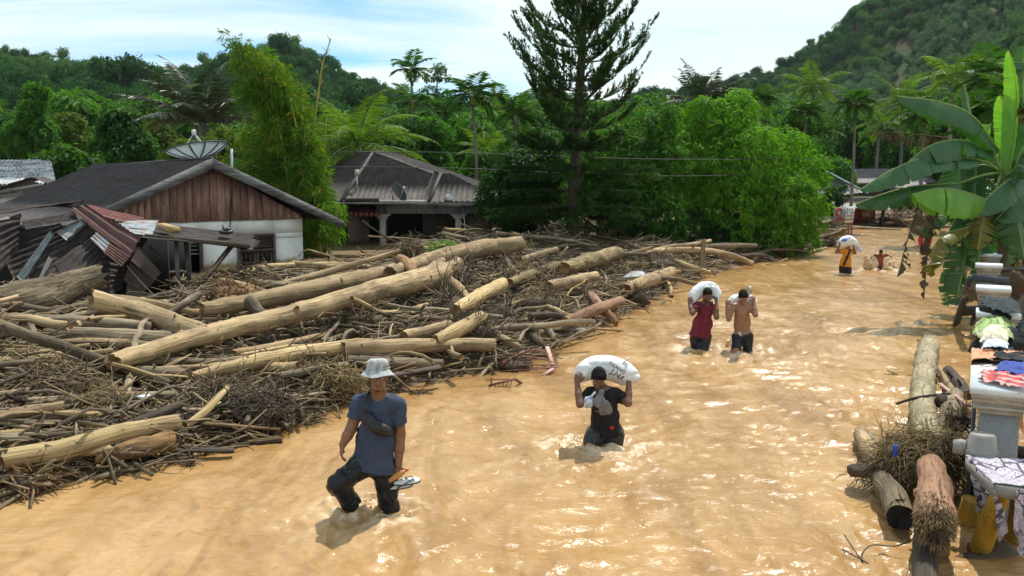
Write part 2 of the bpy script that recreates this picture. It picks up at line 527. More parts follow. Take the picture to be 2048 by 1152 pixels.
M_HILL = [m_leaf('hill_leaf_a', (0.018, 0.064, 0.020), (0.055, 0.15, 0.036), 0.25, 0.8),
          m_leaf('hill_leaf_b', (0.05, 0.13, 0.026), (0.11, 0.22, 0.05), 0.25, 0.8),
          m_leaf('hill_leaf_c', (0.06, 0.125, 0.055), (0.125, 0.215, 0.10), 0.2, 0.7)]
M_DEADL = m_leaf('dead_leaf', (0.045, 0.032, 0.022), (0.11, 0.08, 0.05), 0.15, 0.8)
M_CHIP = m_leaf('wood_chip', (0.05, 0.034, 0.02), (0.34, 0.25, 0.14), 0.05, 0.85)
M_BARK = m_wood('bark', (0.035, 0.028, 0.02), (0.11, 0.09, 0.065), (0.05, 0.045, 0.03), 0.5, 0.9, 1, 1)
M_PALMT = m_wood('palm_trunk', (0.12, 0.11, 0.09), (0.28, 0.26, 0.22), (0.09, 0.09, 0.06), 0.4)
M_CULM = m_plain('bamboo_culm', (0.30, 0.27, 0.06), 0.5)
# timber
M_LOG = m_wood('driftwood_pale', (0.24, 0.165, 0.085), (0.50, 0.37, 0.205), (0.17, 0.115, 0.065), 0.6)
M_LOGY = m_wood('driftwood_fresh', (0.32, 0.22, 0.10), (0.60, 0.45, 0.23), (0.22, 0.15, 0.08), 0.35)
M_LOGG = m_wood('driftwood_grey', (0.14, 0.105, 0.066), (0.38, 0.30, 0.20), (0.07, 0.052, 0.035), 0.5)
M_LOGD = m_wood('driftwood_dark', (0.032, 0.023, 0.015), (0.125, 0.092, 0.062), (0.03, 0.022, 0.016), 0.5)
M_LOGR = m_wood('driftwood_reddish', (0.20, 0.095, 0.05), (0.45, 0.27, 0.17), (0.10, 0.05, 0.03), 0.4)
M_SPLIT = m_wood('splintered_wood', (0.14, 0.07, 0.03), (0.38, 0.23, 0.10), (0.06, 0.035, 0.02), 0.4, 0.85, 2.5)
M_BARKMUD = m_wood('muddy_bark', (0.10, 0.075, 0.045), (0.30, 0.235, 0.15), (0.06, 0.042, 0.028), 0.55, 0.9, 1, 1.2)
M_COCOT = m_wood('coconut_trunk', (0.17, 0.14, 0.085), (0.40, 0.34, 0.22), (0.10, 0.085, 0.05), 0.4, 0.85, 6, 0.6)
M_FIBRE = m_wood('root_fibre', (0.13, 0.09, 0.04), (0.36, 0.27, 0.13), (0.05, 0.035, 0.02), 0.35)
M_TWIG = m_wood('twig', (0.10, 0.07, 0.038), (0.36, 0.265, 0.15), (0.05, 0.035, 0.022), 0.4)
M_PLANK = m_wood('grey_plank', (0.11, 0.10, 0.09), (0.26, 0.245, 0.225), (0.06, 0.05, 0.04), 0.4)
M_FASCIA = m_wood('weathered_fascia', (0.075, 0.075, 0.075), (0.24, 0.245, 0.25), (0.05, 0.045, 0.04), 0.5)
M_PINKB = m_wood('pink_board', (0.27, 0.155, 0.12), (0.43, 0.265, 0.21), (0.10, 0.06, 0.045), 0.35, 0.8)
M_DOOR = m_wood('brown_door', (0.07, 0.045, 0.037), (0.15, 0.105, 0.09), (0.04, 0.03, 0.025), 0.4)
M_BEAMY = m_wood('fresh_beam', (0.35, 0.23, 0.09), (0.58, 0.42, 0.2), (0.2, 0.13, 0.06), 0.2)
# metals and masonry
M_ROOFD = m_metal_sheet('dark_roof_sheet', (0.062, 0.055, 0.058), (0.036, 0.027, 0.024), 0.5, (0.17, 0.155, 0.15), 0.3, 0.75)
M_ROOFG = m_metal_sheet('grey_roof_sheet', (0.06, 0.048, 0.044), (0.036, 0.027, 0.023), 0.45, (0.17, 0.155, 0.15), 0.35, 0.75)
M_RUSTB = m_metal_sheet('brown_black_sheet', (0.020, 0.014, 0.014), (0.05, 0.027, 0.02), 0.3, (0.13, 0.12, 0.12), 0.15, 0.7)  # brown-black rust, base lowered further to stand for shade on the sheets
M_RED = m_metal_sheet('red_painted_sheet', (0.22, 0.05, 0.045), (0.11, 0.045, 0.03), 0.35, (0.34, 0.18, 0.16), 0.3, 0.5)
M_MAROON = m_metal_sheet('maroon_sheet', (0.085, 0.028, 0.026), (0.14, 0.055, 0.028), 0.3, (0.22, 0.12, 0.08), 0.2, 0.5)
M_ZINC = m_metal_sheet('zinc_sheet', (0.22, 0.26, 0.29), (0.30, 0.13, 0.05), 0.3, (0.62, 0.68, 0.72), 0.5, 0.45)
M_ROOFP = m_metal_sheet('lit_roof_sheet', (0.17, 0.16, 0.17), (0.10, 0.09, 0.085), 0.35, (0.3, 0.3, 0.32), 0.4, 0.6)  # lighter copy of the roof sheet, daylight put into its base
M_PATCHY = m_metal_sheet('patchy_white_sheet', (0.60, 0.66, 0.70), (0.05, 0.045, 0.045), 0.62, (0.75, 0.8, 0.84), 0.3, 0.5)
M_BLUEP = m_metal_sheet('blue_grey_plank', (0.07, 0.10, 0.11), (0.05, 0.06, 0.06), 0.4, (0.3, 0.36, 0.4), 0.3)
M_BLACK = m_plain('black_void', (0.012, 0.011, 0.011), 0.9)  # near-black, paints the darkness of unlit insides and openings
M_DARKM = m_plain('dark_metal', (0.03, 0.032, 0.035), 0.5)
M_RUSTRED = m_plain('rusty_red_iron', (0.20, 0.085, 0.06), 0.75, 0.4)
M_PALEPINK = m_plain('pale_pink_iron', (0.42, 0.25, 0.21), 0.7)
M_WIRE = m_plain('wire', (0.02, 0.02, 0.02), 0.6)
M_GALV = m_plain('galvanised', (0.45, 0.48, 0.5), 0.4)
def m_dish():
    t = NT('dish_mesh'); p = t.pbr((0.60, 0.65, 0.66), .5)
    tr = t.n('BsdfTranslucent'); tr.inputs['Color'].default_value = (0.6, 0.66, 0.68, 1)
    mx = t.n('MixShader'); mx.inputs[0].default_value = .5
    t.link(p, mx.inputs[1]); t.link(tr.outputs[0], mx.inputs[2]); return t.done(mx.outputs[0])
M_DISH = m_dish()
M_DISHRIB = m_plain('dish_rib', (0.05, 0.055, 0.06), 0.5)
M_DISHD = m_plain('dark_dish', (0.10, 0.105, 0.11), 0.5)
M_SOIL = m_plain('debris_soil', (0.075, 0.055, 0.036), 0.9, 0.4, 5, 0, 0.5)

def m_plaster():
    t = NT('white_plaster'); v = t.coord('Object')
    z = t.n('SeparateXYZ', Vector=t.n('NewGeometry').outputs['Position']).outputs[2]
    f = t.noise(v, 1.4, 6, 0.65); f2 = t.noise(v, 7, 5, 0.6)
    col = t.ramp(f, [(0.3, (0.62, 0.62, 0.58)), (0.65, (0.78, 0.79, 0.78))])
    col = t.mix(t.math('MULTIPLY', t.ramp(f2, [(0.55, 0.0), (0.75, 1.0)]), 0.35), col, (0.30, 0.31, 0.30))
    zz = t.math('ADD', z, t.math('MULTIPLY', f2, 0.45))
    col = t.mix(t.ramp(t.math('MULTIPLY', zz, 0.5), [(0.49, 1.0), (0.56, 0.0)]), col, (0.34, 0.235, 0.12))
    return t.done(t.pbr(col, 0.85, t.bump(f2, 0.2, 0.01), 0, 0.3))
M_PLASTER = m_plaster()
def m_stained(name, c, stain, amt=0.5, scale=1.5, rough=0.85):
    t = NT(name); v = t.coord('Object')
    f = t.noise(t.map(v, (1, 1, 0.45)), scale, 7, 0.68); f2 = t.noise(v, scale * 9, 5, 0.6)
    col = t.mix(t.math('MULTIPLY', t.ramp(f, [(0.42, 0.0), (0.66, 1.0)]), amt), c, stain)
    col = t.mix(t.math('MULTIPLY', t.ramp(f2, [(0.5, 0.0), (0.75, 1.0)]), amt * 0.8), col, tuple(x * 0.5 for x in stain))
    return t.done(t.pbr(col, rough, t.bump(f2, 0.25, 0.008), 0, 0.35))
M_BEAMC = m_stained('mildewed_concrete', (0.30, 0.33, 0.33), (0.05, 0.065, 0.065), 0.85, 3.0)
M_WALLB = m_stained('brown_wall', (0.30, 0.24, 0.19), (0.14, 0.10, 0.07), 0.6)
M_CREAM = m_stained('cream_column', (0.55, 0.53, 0.46), (0.25, 0.22, 0.16), 0.5, 3)
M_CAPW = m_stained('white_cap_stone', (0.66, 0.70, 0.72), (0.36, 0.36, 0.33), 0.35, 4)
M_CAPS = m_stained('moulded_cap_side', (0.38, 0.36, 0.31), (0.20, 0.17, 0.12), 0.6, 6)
M_PILLAR = m_stained('grey_pillar', (0.25, 0.26, 0.27), (0.12, 0.125, 0.13), 0.5, 4)
M_CONC = m_stained('grey_cement', (0.27, 0.265, 0.25), (0.15, 0.145, 0.13), 0.5, 5)
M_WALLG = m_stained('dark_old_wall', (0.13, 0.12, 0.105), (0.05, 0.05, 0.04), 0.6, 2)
M_YPOST = m_stained('yellow_paint', (0.44, 0.26, 0.028), (0.04, 0.032, 0.02), 0.7, 5, 0.55)
M_REDP = m_stained('red_stall_paint', (0.38, 0.045, 0.04), (0.12, 0.03, 0.03), 0.4, 3)
M_FRAME = m_stained('blue_black_paint', (0.03, 0.042, 0.058), (0.07, 0.085, 0.1), 0.5, 9, 0.5)
# ------------------------------------------------------------------ the lie of the land
SHORE_PX = [(-900, 1400), (-200, 1080), (0, 1003), (130, 966), (330, 922), (480, 882), (620, 838), (690, 803), (800, 775), (900, 748),
            (1010, 736), (1100, 697), (1180, 657), (1240, 633), (1310, 594), (1360, 567), (1420, 549), (1500, 526), (1600, 506),
            (1650, 490), (1685, 474), (1695, 460), (1780, 455), (1940, 455), (1985, 470), (2010, 500), (2040, 545), (2300, 560), (3600, 570)]
SHORE = np.array([G(px, py)[:2] for px, py in SHORE_PX])
LANDP = np.concatenate([SHORE, [[400, 900], [-900, 900], [-900, 4]]])
def _inside(x, y, P):
    r = np.zeros(x.shape, bool)
    n = len(P)
    for i in range(n):
        x1, y1 = P[i]; x2, y2 = P[(i + 1) % n]
        c = (y1 > y) != (y2 > y)
        r ^= c & (x < (x2 - x1) * (y - y1) / (y2 - y1 + 1e-12) + x1)
    return r
def shore_d(x, y):
    x = np.asarray(x, float); y = np.asarray(y, float)
    d = np.full(x.shape, 1e9)
    for i in range(len(SHORE) - 1):
        a, b = SHORE[i], SHORE[i + 1]
        ab = b - a
        t = np.clip(((x - a[0]) * ab[0] + (y - a[1]) * ab[1]) / (ab @ ab), 0, 1)
        d = np.minimum(d, np.hypot(x - a[0] - t * ab[0], y - a[1] - t * ab[1]))
    return np.where(_inside(x, y, LANDP), d, -d)

RIDGE_L = [(-700, 60), (-300, 72), (0, 96), (100, 110), (220, 132), (300, 142), (420, 132), (500, 104), (560, 86), (610, 86), (660, 114), (720, 146),
           (780, 178), (850, 206), (950, 222), (1050, 235), (1200, 280), (1400, 330)]
RIDGE_R = [(1000, 300), (1200, 225), (1300, 208), (1400, 198), (1480, 176), (1560, 140), (1620, 100), (1680, 44), (1720, 4), (1800, -55),
           (1900, -105), (2048, -150), (2300, -170), (2800, -100)]
RIDGE_M = [(600, 360), (900, 250), (1000, 222), (1040, 196), (1080, 172), (1120, 190), (1200, 215), (1320, 215), (1500, 260), (1700, 360)]
def _ridge(pts, Y, tree):
    return np.array([[(px - 1024) / F_PX * Y, CAM_H + (HORIZON - py) / F_PX * Y - tree] for px, py in pts])
RL, RR_, RM = _ridge(RIDGE_L, 330, 7.5), _ridge(RIDGE_R, 380, 6), _ridge(RIDGE_M, 620, 9)
def hill_h(x, y):
    p = np.stack([x, y, np.zeros_like(x)], -1)
    def one(Rg, y0, yr, seed):
        H = np.interp(x, Rg[:, 0], Rg[:, 1])
        wob = 26 * vnoise(p, 1 / 90.0, seed)
        t = (y + wob * sstep(y0, yr, y) * (1 - sstep(yr - 60, yr, y)) - y0) / (yr - y0)
        f = np.where(y < yr, np.clip(t, 0, 1) ** 1.15, np.clip(1 - (y - yr) / 260.0, 0.2, 1))
        return np.maximum(H, 0) * f
    h = np.maximum.reduce([one(RL, 105, 330, 3), one(RR_, 115, 380, 5), one(RM, 300, 620, 9)])
    return h + 3.0 * sstep(110, 200, y) * vnoise(p, 1 / 35.0, 8)
def mud_h(x, y):
    p = np.stack([x, y, np.zeros_like(x)], -1)
    d = shore_d(x, y)
    land = (0.5 + 0.018 * np.clip(y - 27, 0, 12)) * (1 - np.exp(-np.maximum(d, 0) / 4.0)) + 0.05 * np.minimum(np.maximum(d, 0), 1) * fbm(p, 0.9, 2)
    bed = -0.55 * (1 - np.exp(np.minimum(d, 0) / 1.2))
    return np.where(d > 0, land, bed) + 0.004
def heap_h(x, y):                     # top of the driftwood heap
    p = np.stack([x, y, np.zeros_like(x)], -1)
    d = shore_d(x, y)
    far = 1 - sstep(26.5, 29.0, y + 0.12 * x) * sstep(-4, -6, x) * 0.8
    far = far * (1 - .62 * sstep(18, 23, y) * sstep(-2.5, -5, x))
    far = far * (1 - .6 * sstep(16.2, 17.6, y) * sstep(-.36, -.40, x / np.maximum(y, 1)))
    a = sstep(-0.55, 0.6, d) * (0.28 + 0.62 * sstep(1.0, 5.5, d) * (1 - sstep(9, 15, d))) * far
    a = a * (1 - sstep(33, 42, y) * 0.5)
    return mud_h(x, y) + a * (0.75 + 0.55 * fbm(p, 0.55, 21, 3)) * (y < 66)
def ground_h(x, y):
    d = shore_d(x, y)
    heap = heap_h(x, y) - mud_h(x, y)
    return mud_h(x, y) + 0.55 * heap + hill_h(x, y)
def on_heap(px, py, dz=0.0):          # the point of the heap seen at that place in the photograph
    d = ray(px, py)
    t = np.linspace(5, 75, 900)
    x, y, z = d[0] * t, d[1] * t, CAM_H + d[2] * t
    s = z - (heap_h(x, y) + dz)
    k = int(np.argmax(s < 0)) if (s < 0).any() else len(t) - 1
    if k > 0:
        f = s[k - 1] / (s[k - 1] - s[k]); tt = t[k - 1] + f * (t[k] - t[k - 1])
    else: tt = t[0]
    return np.array([d[0] * tt, d[1] * tt, CAM_H + d[2] * tt])

def build_ground():
    sx = np.linspace(-1, 1, 330); X = -2 + 1000 * np.sinh(6.2 * sx) / math.sinh(6.2)
    sy = np.linspace(-0.55, 1, 400); Y = 20 + 900 * np.sinh(6.0 * sy) / math.sinh(6.0)
    xx, yy = np.meshgrid(X, Y, indexing='ij')
    zz = ground_h(xx, yy)
    zz = np.where(np.abs(xx) > 500, zz * 0.6, zz)
    t = NT('mud_ground'); v = t.n('NewGeometry').outputs['Position']
    f = t.noise(v, 0.7, 6, 0.6); f2 = t.noise(v, 9, 6, 0.65); f3 = t.noise(v, 0.03, 3)
    col = t.ramp(f, [(0.3, (0.13, 0.088, 0.05)), (0.7, (0.25, 0.175, 0.10))])
    col = t.mix(t.math('MULTIPLY', t.ramp(f2, [(0.45, 0.0), (0.7, 1.0)]), 0.5), col, (0.07, 0.05, 0.03))
    y = t.n('SeparateXYZ', Vector=v).outputs[1]
    col = t.mix(t.n('MapRange', Value=y, From_Min=75.0, From_Max=95.0).outputs[0], col, t.ramp(f3, [(0.35, (0.06, 0.042, 0.022)), (0.65, (0.03, 0.06, 0.018))]))
    m = t.done(t.pbr(col, t.ramp(f, [(0.4, 0.75), (0.6, 0.95)]), t.bump(f2, 0.6, 0.05), 0, 0.12))
    MB().grid(np.stack([xx, yy, zz], -1)).build('ground', m, smooth=True, kind='structure')
build_ground()

# ------------------------------------------------------------------ the flood water
WAKES = []                             # (x, y, radius, strength) where legs and trunks part the water
def add_wake(px, py, r, s): p = G(px, py); WAKES.append((p[0], p[1], r, s))
for a in ((712, 1018, .28, 1.), (783, 1030, .30, 1.), (1165, 893, .42, 1.2), (1235, 898, .35, 1.), (1400, 700, .40, 1.1), (1480, 706, .45, 1.3),
          (1690, 547, .5, .8), (1758, 540, .6, 1.4), (1842, 507, .5, .8)): add_wake(*a)
def build_water():
    rows = np.concatenate([[-30, -10, 0, 3], np.exp(np.linspace(math.log(4.6), math.log(80), 520))])
    u = np.concatenate([np.linspace(-2.2, -0.75, 40)[:-1], np.linspace(-0.75, 0.85, 560), np.linspace(0.85, 3.0, 40)[1:]])
    yy = rows[:, None] * np.ones(len(u)); w = np.maximum(rows, 6.0)[:, None]
    xx = u[None] * w
    p = np.stack([xx, yy, np.zeros_like(xx)], -1)
    wp = p + 0.35 * np.stack([vnoise(p, 0.8, 31), vnoise(p, 0.8, 32), 0 * xx], -1)
    flow = np.array([0.30, 1.0]); flow = flow / np.linalg.norm(flow)        # the current runs along the street
    a = wp[..., 0] * flow[1] - wp[..., 1] * flow[0]; b = wp[..., 0] * flow[0] + wp[..., 1] * flow[1]
    q = np.stack([a * 0.8, b * 1.25, np.zeros_like(a)], -1)
    rough = 0.85 + 0.6 * sstep(-0.35, 0.5, fbm(p, 0.16, 77, 3)) + 0.5 * np.exp(-((xx - 5.5) / 3.2) ** 2) * sstep(9, 14, yy) * (1 - sstep(30, 40, yy))
    fine = np.clip(1.3 - yy / 26.0, 0, 1)
    r1 = 1 - 2 * np.abs(fbm(q, 0.9, 41, 2))
    r2 = 1 - 2 * np.abs(fbm(q, 2.3, 45, 2)); r3 = 1 - 2 * np.abs(fbm(q, 5.2, 46, 2))
    mid = np.clip(1.5 - yy / 45.0, 0.45, 1)
    h = 0.030 * fbm(q, 0.7, 40, 3) + 0.028 * r1 + 0.024 * mid * r2 + 0.020 * fine * r3 + 0.006 * np.clip(1.5 - yy / 14., 0, 1) * fbm(q, 11, 44, 2)
    h = h * rough
    foam = np.zeros_like(h)
    for (wx, wy, wr, ws) in WAKES:
        dx, dy = xx - wx, yy - wy
        up, ac = dx * flow[0] + dy * flow[1], dx * flow[1] - dy * flow[0]
        rr = np.hypot(dx, dy)
        ring = np.exp(-((rr - wr) / (0.35 * wr)) ** 2)
        trail = np.exp(-(ac / (wr * (1.0 + 0.45 * np.maximum(-up, 0) / wr))) ** 2) * np.exp(np.minimum(up, 0) / (2.5 * wr)) * (up < 0.3 * wr)
        n1 = fbm(p, 7.0 / (wr / .3), 51, 3)
        h = h + ws * (0.03 * ring * (0.5 + 0.8 * n1) + 0.05 * trail * fbm(p, 5, 53, 3))
        rip = np.cos((rr - wr) * (2 * math.pi / (.62 * wr))) * np.exp(-np.maximum(rr - wr * .7, 0) / (1.5 * wr)) * (rr > wr * .5)
        vw = np.exp(-((np.abs(ac) - np.maximum(-up, 0) * .5 - wr * .7) / (.3 * wr)) ** 2) * np.exp(np.minimum(up, 0) / (4.5 * wr)) * (up < .2 * wr)
        h = h + ws * (.016 * rip + .028 * vw * (.6 + .6 * n1))
        foam = np.maximum(foam, np.clip(ws * (0.8 * ring + 0.35 * trail + .3 * vw) * (0.12 + 2.2 * n1), 0, 1))
    streak = fbm(np.stack([a * 1.6, b * 0.45, 0 * a], -1), 1.1, 61, 4)
    foam = np.maximum(foam, 0.55 * sstep(0.3, 0.55, streak) * sstep(12, 18, yy) * sstep(.05, .4, fbm(q, 4.5, 63, 2)))
    d = shore_d(xx, yy)
    h = h * (0.35 + 0.65 * sstep(0.1, 1.5, -d))
    t = NT('flood_water'); v = t.n('NewGeometry').outputs['Position']
    at = t.n('Attribute', {'attribute_name': 'lc'}); fo = t.n('SeparateXYZ', Vector=at.outputs['Vector']).outputs[0]
    f1 = t.noise(v, 0.35, 4, 0.6, 0.6)
    f2 = t.noise(t.map(v, (2.2, 1.0, 1), (0, 0, R(-17))), 1.6, 5, 0.62, 0.8)
    col = t.ramp(f1, [(0.30, (0.255, 0.134, 0.043)), (0.70, (0.41, 0.248, 0.100))])
    col = t.mix(t.ramp(f2, [(0.45, 0.0), (0.75, 0.6)]), col, (0.45, 0.295, 0.145))
    sk = t.noise(t.map(v, (1.5, 0.28, 1), (0, 0, R(-17))), 1.0, 6, 0.62, 0.7)
    col = t.mix(t.ramp(sk, [(0.36, 0.55), (0.5, 0.0)]), col, (0.20, 0.098, 0.030))
    col = t.mix(t.ramp(sk, [(0.54, 0.0), (0.70, 0.5)]), col, (0.48, 0.32, 0.16))
    ff = t.math('MULTIPLY', fo, t.ramp(t.noise(v, 16, 4, 0.7), [(0.38, 0.25), (0.62, 1.0)]))
    col = t.mix(t.math('MULTIPLY', ff, 0.85), col, (0.72, 0.60, 0.44))
    b = t.bump(t.noise(t.map(v, (5, 9, 1), (0, 0, R(-17))), 1.0, 5, 0.62, 0.9), 0.45, 0.04)
    b = t.bump(t.noise(t.map(v, (22, 34, 1), (0, 0, R(-17))), 1.0, 3, 0.6, 0.5), 0.3, 0.008, b)
    ro = t.math('ADD', t.math('MULTIPLY', ff, 0.45), 0.17)
    m = t.done(t.pbr(col, ro, b, 0, 0.5, IOR=1.34))
    MB().grid(np.stack([xx, yy, h], -1), lc=np.stack([foam, 0 * foam, 0 * foam], -1)).build('flood_water', m, smooth=True, kind='structure')
build_water()

# ------------------------------------------------------------------ forest on the hills: one mass
def crown_proto(name, kind, seed, mat):
    rg = np.random.default_rng(seed)
    mb = MB()
    n = 1500
    if kind == 'palm':
        for k in range(13):
            az = k * 2.4; e = rg.uniform(0.1, 0.9)
            d = np.array([math.cos(az), math.sin(az), 0])
            c = curve([np.zeros(3), d * 0.35 + [0, 0, 0.25 * e], d * 0.75 + [0, 0, 0.1 * e - 0.1], d * 1.0 + [0, 0, -0.3]], 12)
            T = np.gradient(c, axis=0); S = nrm(np.cross(T, [0, 0, 1.0]))
            for sg in (1, -1):
                mb.leaves(c + [0, 0, .9], S * sg + nrm(T) * 0.4 + [0, 0, -0.4], np.tile([0, 0, 1.0], (12, 1)), 0.28, 0.06)
        mb.tube([[0, 0, -1.4], [0, 0, 0.9]], 0.035, 5)
    else:
        c = []
        for k in range(7 if kind == 'broad' else 5):
            c.append((rg.normal(0, 0.42, 2).tolist() + [rg.uniform(-0.25, 0.55) if kind == 'broad' else rg.uniform(-0.9, 0.9)]))
        c = np.array(c)
        if kind == 'tall': c[:, :2] *= 0.5
        ci = rg.integers(0, len(c), n)
        d = nrm(rg.normal(0, 1, (n, 3)) + [0, 0, 0.55])
        rad = rg.uniform(0.34, 0.58, n)[:, None] * (0.85 + 0.3 * vnoise(d + ci[:, None], 2.5, seed))[:, None]
        P = c[ci] + d * rad
        ax = nrm(d * 0.5 + rg.normal(0, 0.6, (n, 3)) + [0, 0, -0.25])
        mb.leaves(P - ax * .1, ax, d, rg.uniform(0.08, 0.17, n), rg.uniform(0.05, 0.10, n), fold=0.3, droop=0.15)
        mb.tube([[0, 0, -1.5], [0.02, 0, 0.1]], 0.05, 5)
        for k in range(len(c)): mb.ell(c[k], (0.33, 0.33, 0.3), None, 8, 6, rough=0.4, seed=seed + k)
    me = mb.mesh(name)
    me.materials.append(mat)
    o = bpy.data.objects.new(name, me)
    return o
def build_forest():
    protos = [crown_proto('forest_crown', k, s, m) for k, s, m in
              (('broad', 1, M_HILL[0]), ('broad', 2, M_HILL[0]), ('tall', 3, M_HILL[0]), ('broad', 4, M_HILL[1]), ('tall', 5, M_HILL[1]),
               ('broad', 6, M_HILL[2]), ('palm', 7, M_HILL[1]))]
    rg = np.random.default_rng(11)
    N = 21000
    y = 128 + (640 - 128) * rg.random(N) ** 1.25
    u = rg.uniform(-0.78, 0.78, N)
    x = u * y
    h = hill_h(x, y)
    keep = (h > 0.5) | (y < 150)
    keep &= ~((y > 395) & (h < 22))
    p = np.stack([x, y, 0 * x], -1)
    meadow = (vnoise(p, 1 / 45., 91) > 0.34) & (y < 300) & (u < -0.1)
    keep &= ~(meadow & (rg.random(N) < 0.85))
    scar = (np.abs(x - (np.interp(y, [200, 330], [84, 140]))) < 3.5) & (y > 200) & (y < 330)
    keep &= ~scar
    x, y, h, p = x[keep], y[keep], h[keep], p[keep]
    n = len(x)
    zone = vnoise(p, 1 / 60., 95)
    idx = np.where(zone > 0.15, rg.choice([3, 4, 5, 3, 6, 0], n), np.where(zone < -0.3, rg.choice([0, 1, 2, 2], n), rg.choice([0, 1, 2, 3, 0, 1], n)))
    idx = np.where((u[keep] > 0.3) & (vnoise(p, 1 / 50., 96) > 0.1) & (y < 320), 5, idx)
    sc = rg.uniform(2.2, 4.6, n) * np.where(idx == 2, 1.15, 1) * (0.8 + 0.4 * (rg.random(n) ** 3))
    z = ground_h(x, y) + sc * np.where((idx == 2) | (idx == 4), 1.1, 0.75)
    me = bpy.data.meshes.new('hill_forest')
    me.vertices.add(n)
    me.vertices.foreach_set('co', np.stack([x, y, z], -1).astype(np.float32).ravel())
    a = me.attributes.new('sc', 'FLOAT', 'POINT'); a.data.foreach_set('value', sc.astype(np.float32))
    a = me.attributes.new('yaw', 'FLOAT_VECTOR', 'POINT')
    a.data.foreach_set('vector', np.stack([rg.normal(0, .08, n), rg.normal(0, .08, n), rg.uniform(0, 6.28, n)], -1).astype(np.float32).ravel())
    a = me.attributes.new('pick', 'INT', 'POINT'); a.data.foreach_set('value', idx.astype(np.int32))
    o = bpy.data.objects.new('hill_forest', me); COL.objects.link(o)
    setp(o, kind='stuff')
    ng = bpy.data.node_groups.new('hill_forest', 'GeometryNodeTree')
    ng.interface.new_socket(name='Geometry', in_out='INPUT', socket_type='NodeSocketGeometry')
    ng.interface.new_socket(name='Geometry', in_out='OUTPUT', socket_type='NodeSocketGeometry')
    N_ = ng.nodes.new; L = ng.links.new
    gi, go = N_('NodeGroupInput'), N_('NodeGroupOutput')
    mp = N_('GeometryNodeMeshToPoints'); L(gi.outputs[0], mp.inputs['Mesh'])
    jn = N_('GeometryNodeJoinGeometry')
    for q in reversed(protos):
        oi = N_('GeometryNodeObjectInfo'); oi.inputs['Object'].default_value = q; oi.inputs['As Instance'].default_value = True
        L(oi.outputs['Geometry'], jn.inputs[0])
    ip = N_('GeometryNodeInstanceOnPoints'); L(mp.outputs[0], ip.inputs['Points']); L(jn.outputs[0], ip.inputs['Instance'])
    ip.inputs['Pick Instance'].default_value = True
    for nm, ty, sock in (('pick', 'INT', 'Instance Index'), ('yaw', 'FLOAT_VECTOR', 'Rotation'), ('sc', 'FLOAT', 'Scale')):
        na = N_('GeometryNodeInputNamedAttribute'); na.data_type = ty; na.inputs['Name'].default_value = nm
        L([s for s in na.outputs if s.enabled and s.name == 'Attribute'][0], ip.inputs[sock])
    L(ip.outputs[0], go.inputs[0])
    md = o.modifiers.new('forest', 'NODES'); md.node_group = ng
build_forest()

def build_haze():
    t = NT('haze_air')
    pv = t.n('VolumePrincipled', Density=0.00008, Anisotropy=0.1)
    pv.inputs['Color'].default_value = (0.80, 0.92, 1.0, 1)
    t.link(pv.outputs[0], t.out.inputs['Volume'])
    MB().box((0, 440, 84), (2030, 1010, 171)).build('haze', t.m, None, kind='stuff')
build_haze()
# ------------------------------------------------------------------ buildings
def corr_roof(mb, poly, pitch=0.2, amp=0.022, th=0.012, row=1.7, mi=0, seed=0, sag=0.0):
    """corrugated sheeting over a convex polygon (first two points: the eave), ribs running up the slope"""
    P = np.asarray(poly, float)
    e = nrm(P[1] - P[0]); n = nrm(np.cross(P[1] - P[0], P[2] - P[0]))
    if n[2] < 0: n = -n
    s = nrm(np.cross(n, e)) if np.cross(n, e)[2] > 0 else -nrm(np.cross(n, e))
    q = np.stack([(P - P[0]) @ e, (P - P[0]) @ s], -1)
    a0, a1 = q[:, 0].min(), q[:, 0].max()
    A = np.linspace(a0 + 1e-3, a1 - 1e-3, max(8, int((a1 - a0) / pitch * 6)))
    lo = np.full(len(A), 1e9); hi = np.full(len(A), -1e9)
    for i in range(len(q)):
        (x1, y1), (x2, y2) = q[i], q[(i + 1) % len(q)]
        if abs(x2 - x1) < 1e-6: continue
        t = (A - x1) / (x2 - x1); k = (t >= -1e-6) & (t <= 1 + 1e-6)
        yv = y1 + t * (y2 - y1)
        lo = np.where(k, np.minimum(lo, yv), lo); hi = np.where(k, np.maximum(hi, yv), hi)
    smax = q[:, 1].max()
    rows = []
    k = 0.0
    while k < smax: rows += [k, min(k + row, smax)]; k += row
    rows = np.array(rows)
    S = np.clip(rows[:, None], lo[None], hi[None])
    W = amp * np.cos(A / pitch * 2 * math.pi)
    up = np.tile([0.0, 0.014], len(rows) // 2)[:, None]
    rag = 0.02 * vnoise(np.stack([A * 0.9, rows[0] + 0 * A], -1), 1.0, seed)[None]
    Hh = W[None] + 0.014 - up + rag - sag * np.sin(np.clip((A - a0) / (a1 - a0), 0, 1) * math.pi)[None] * np.sin(np.clip(S / smax, 0, 1) * math.pi)
    Q = P[0] + A[None, :, None] * e + S[..., None] * s + Hh[..., None] * n
    lc = np.stack([A[None] + 0 * S, Hh * 0, S], -1) + seed * 11.0
    mb.slab(Q, th, mi, lc)
    return mb
def wall_cells(mb, O, u, up, n, us, zs, holes, th):
    for i in range(len(us) - 1):
        for j in range(len(zs) - 1):
            uc, zc = (us[i] + us[i + 1]) / 2, (zs[j] + zs[j + 1]) / 2
            if any(h[0] < uc < h[1] and h[2] < zc < h[3] for h in holes): continue
            mb.box(O + u * uc + up * zc - n * th / 2, (us[i + 1] - us[i], th, zs[j + 1] - zs[j]), np.stack([u, n, up], 1))
UP = np.array([0, 0, 1.0])

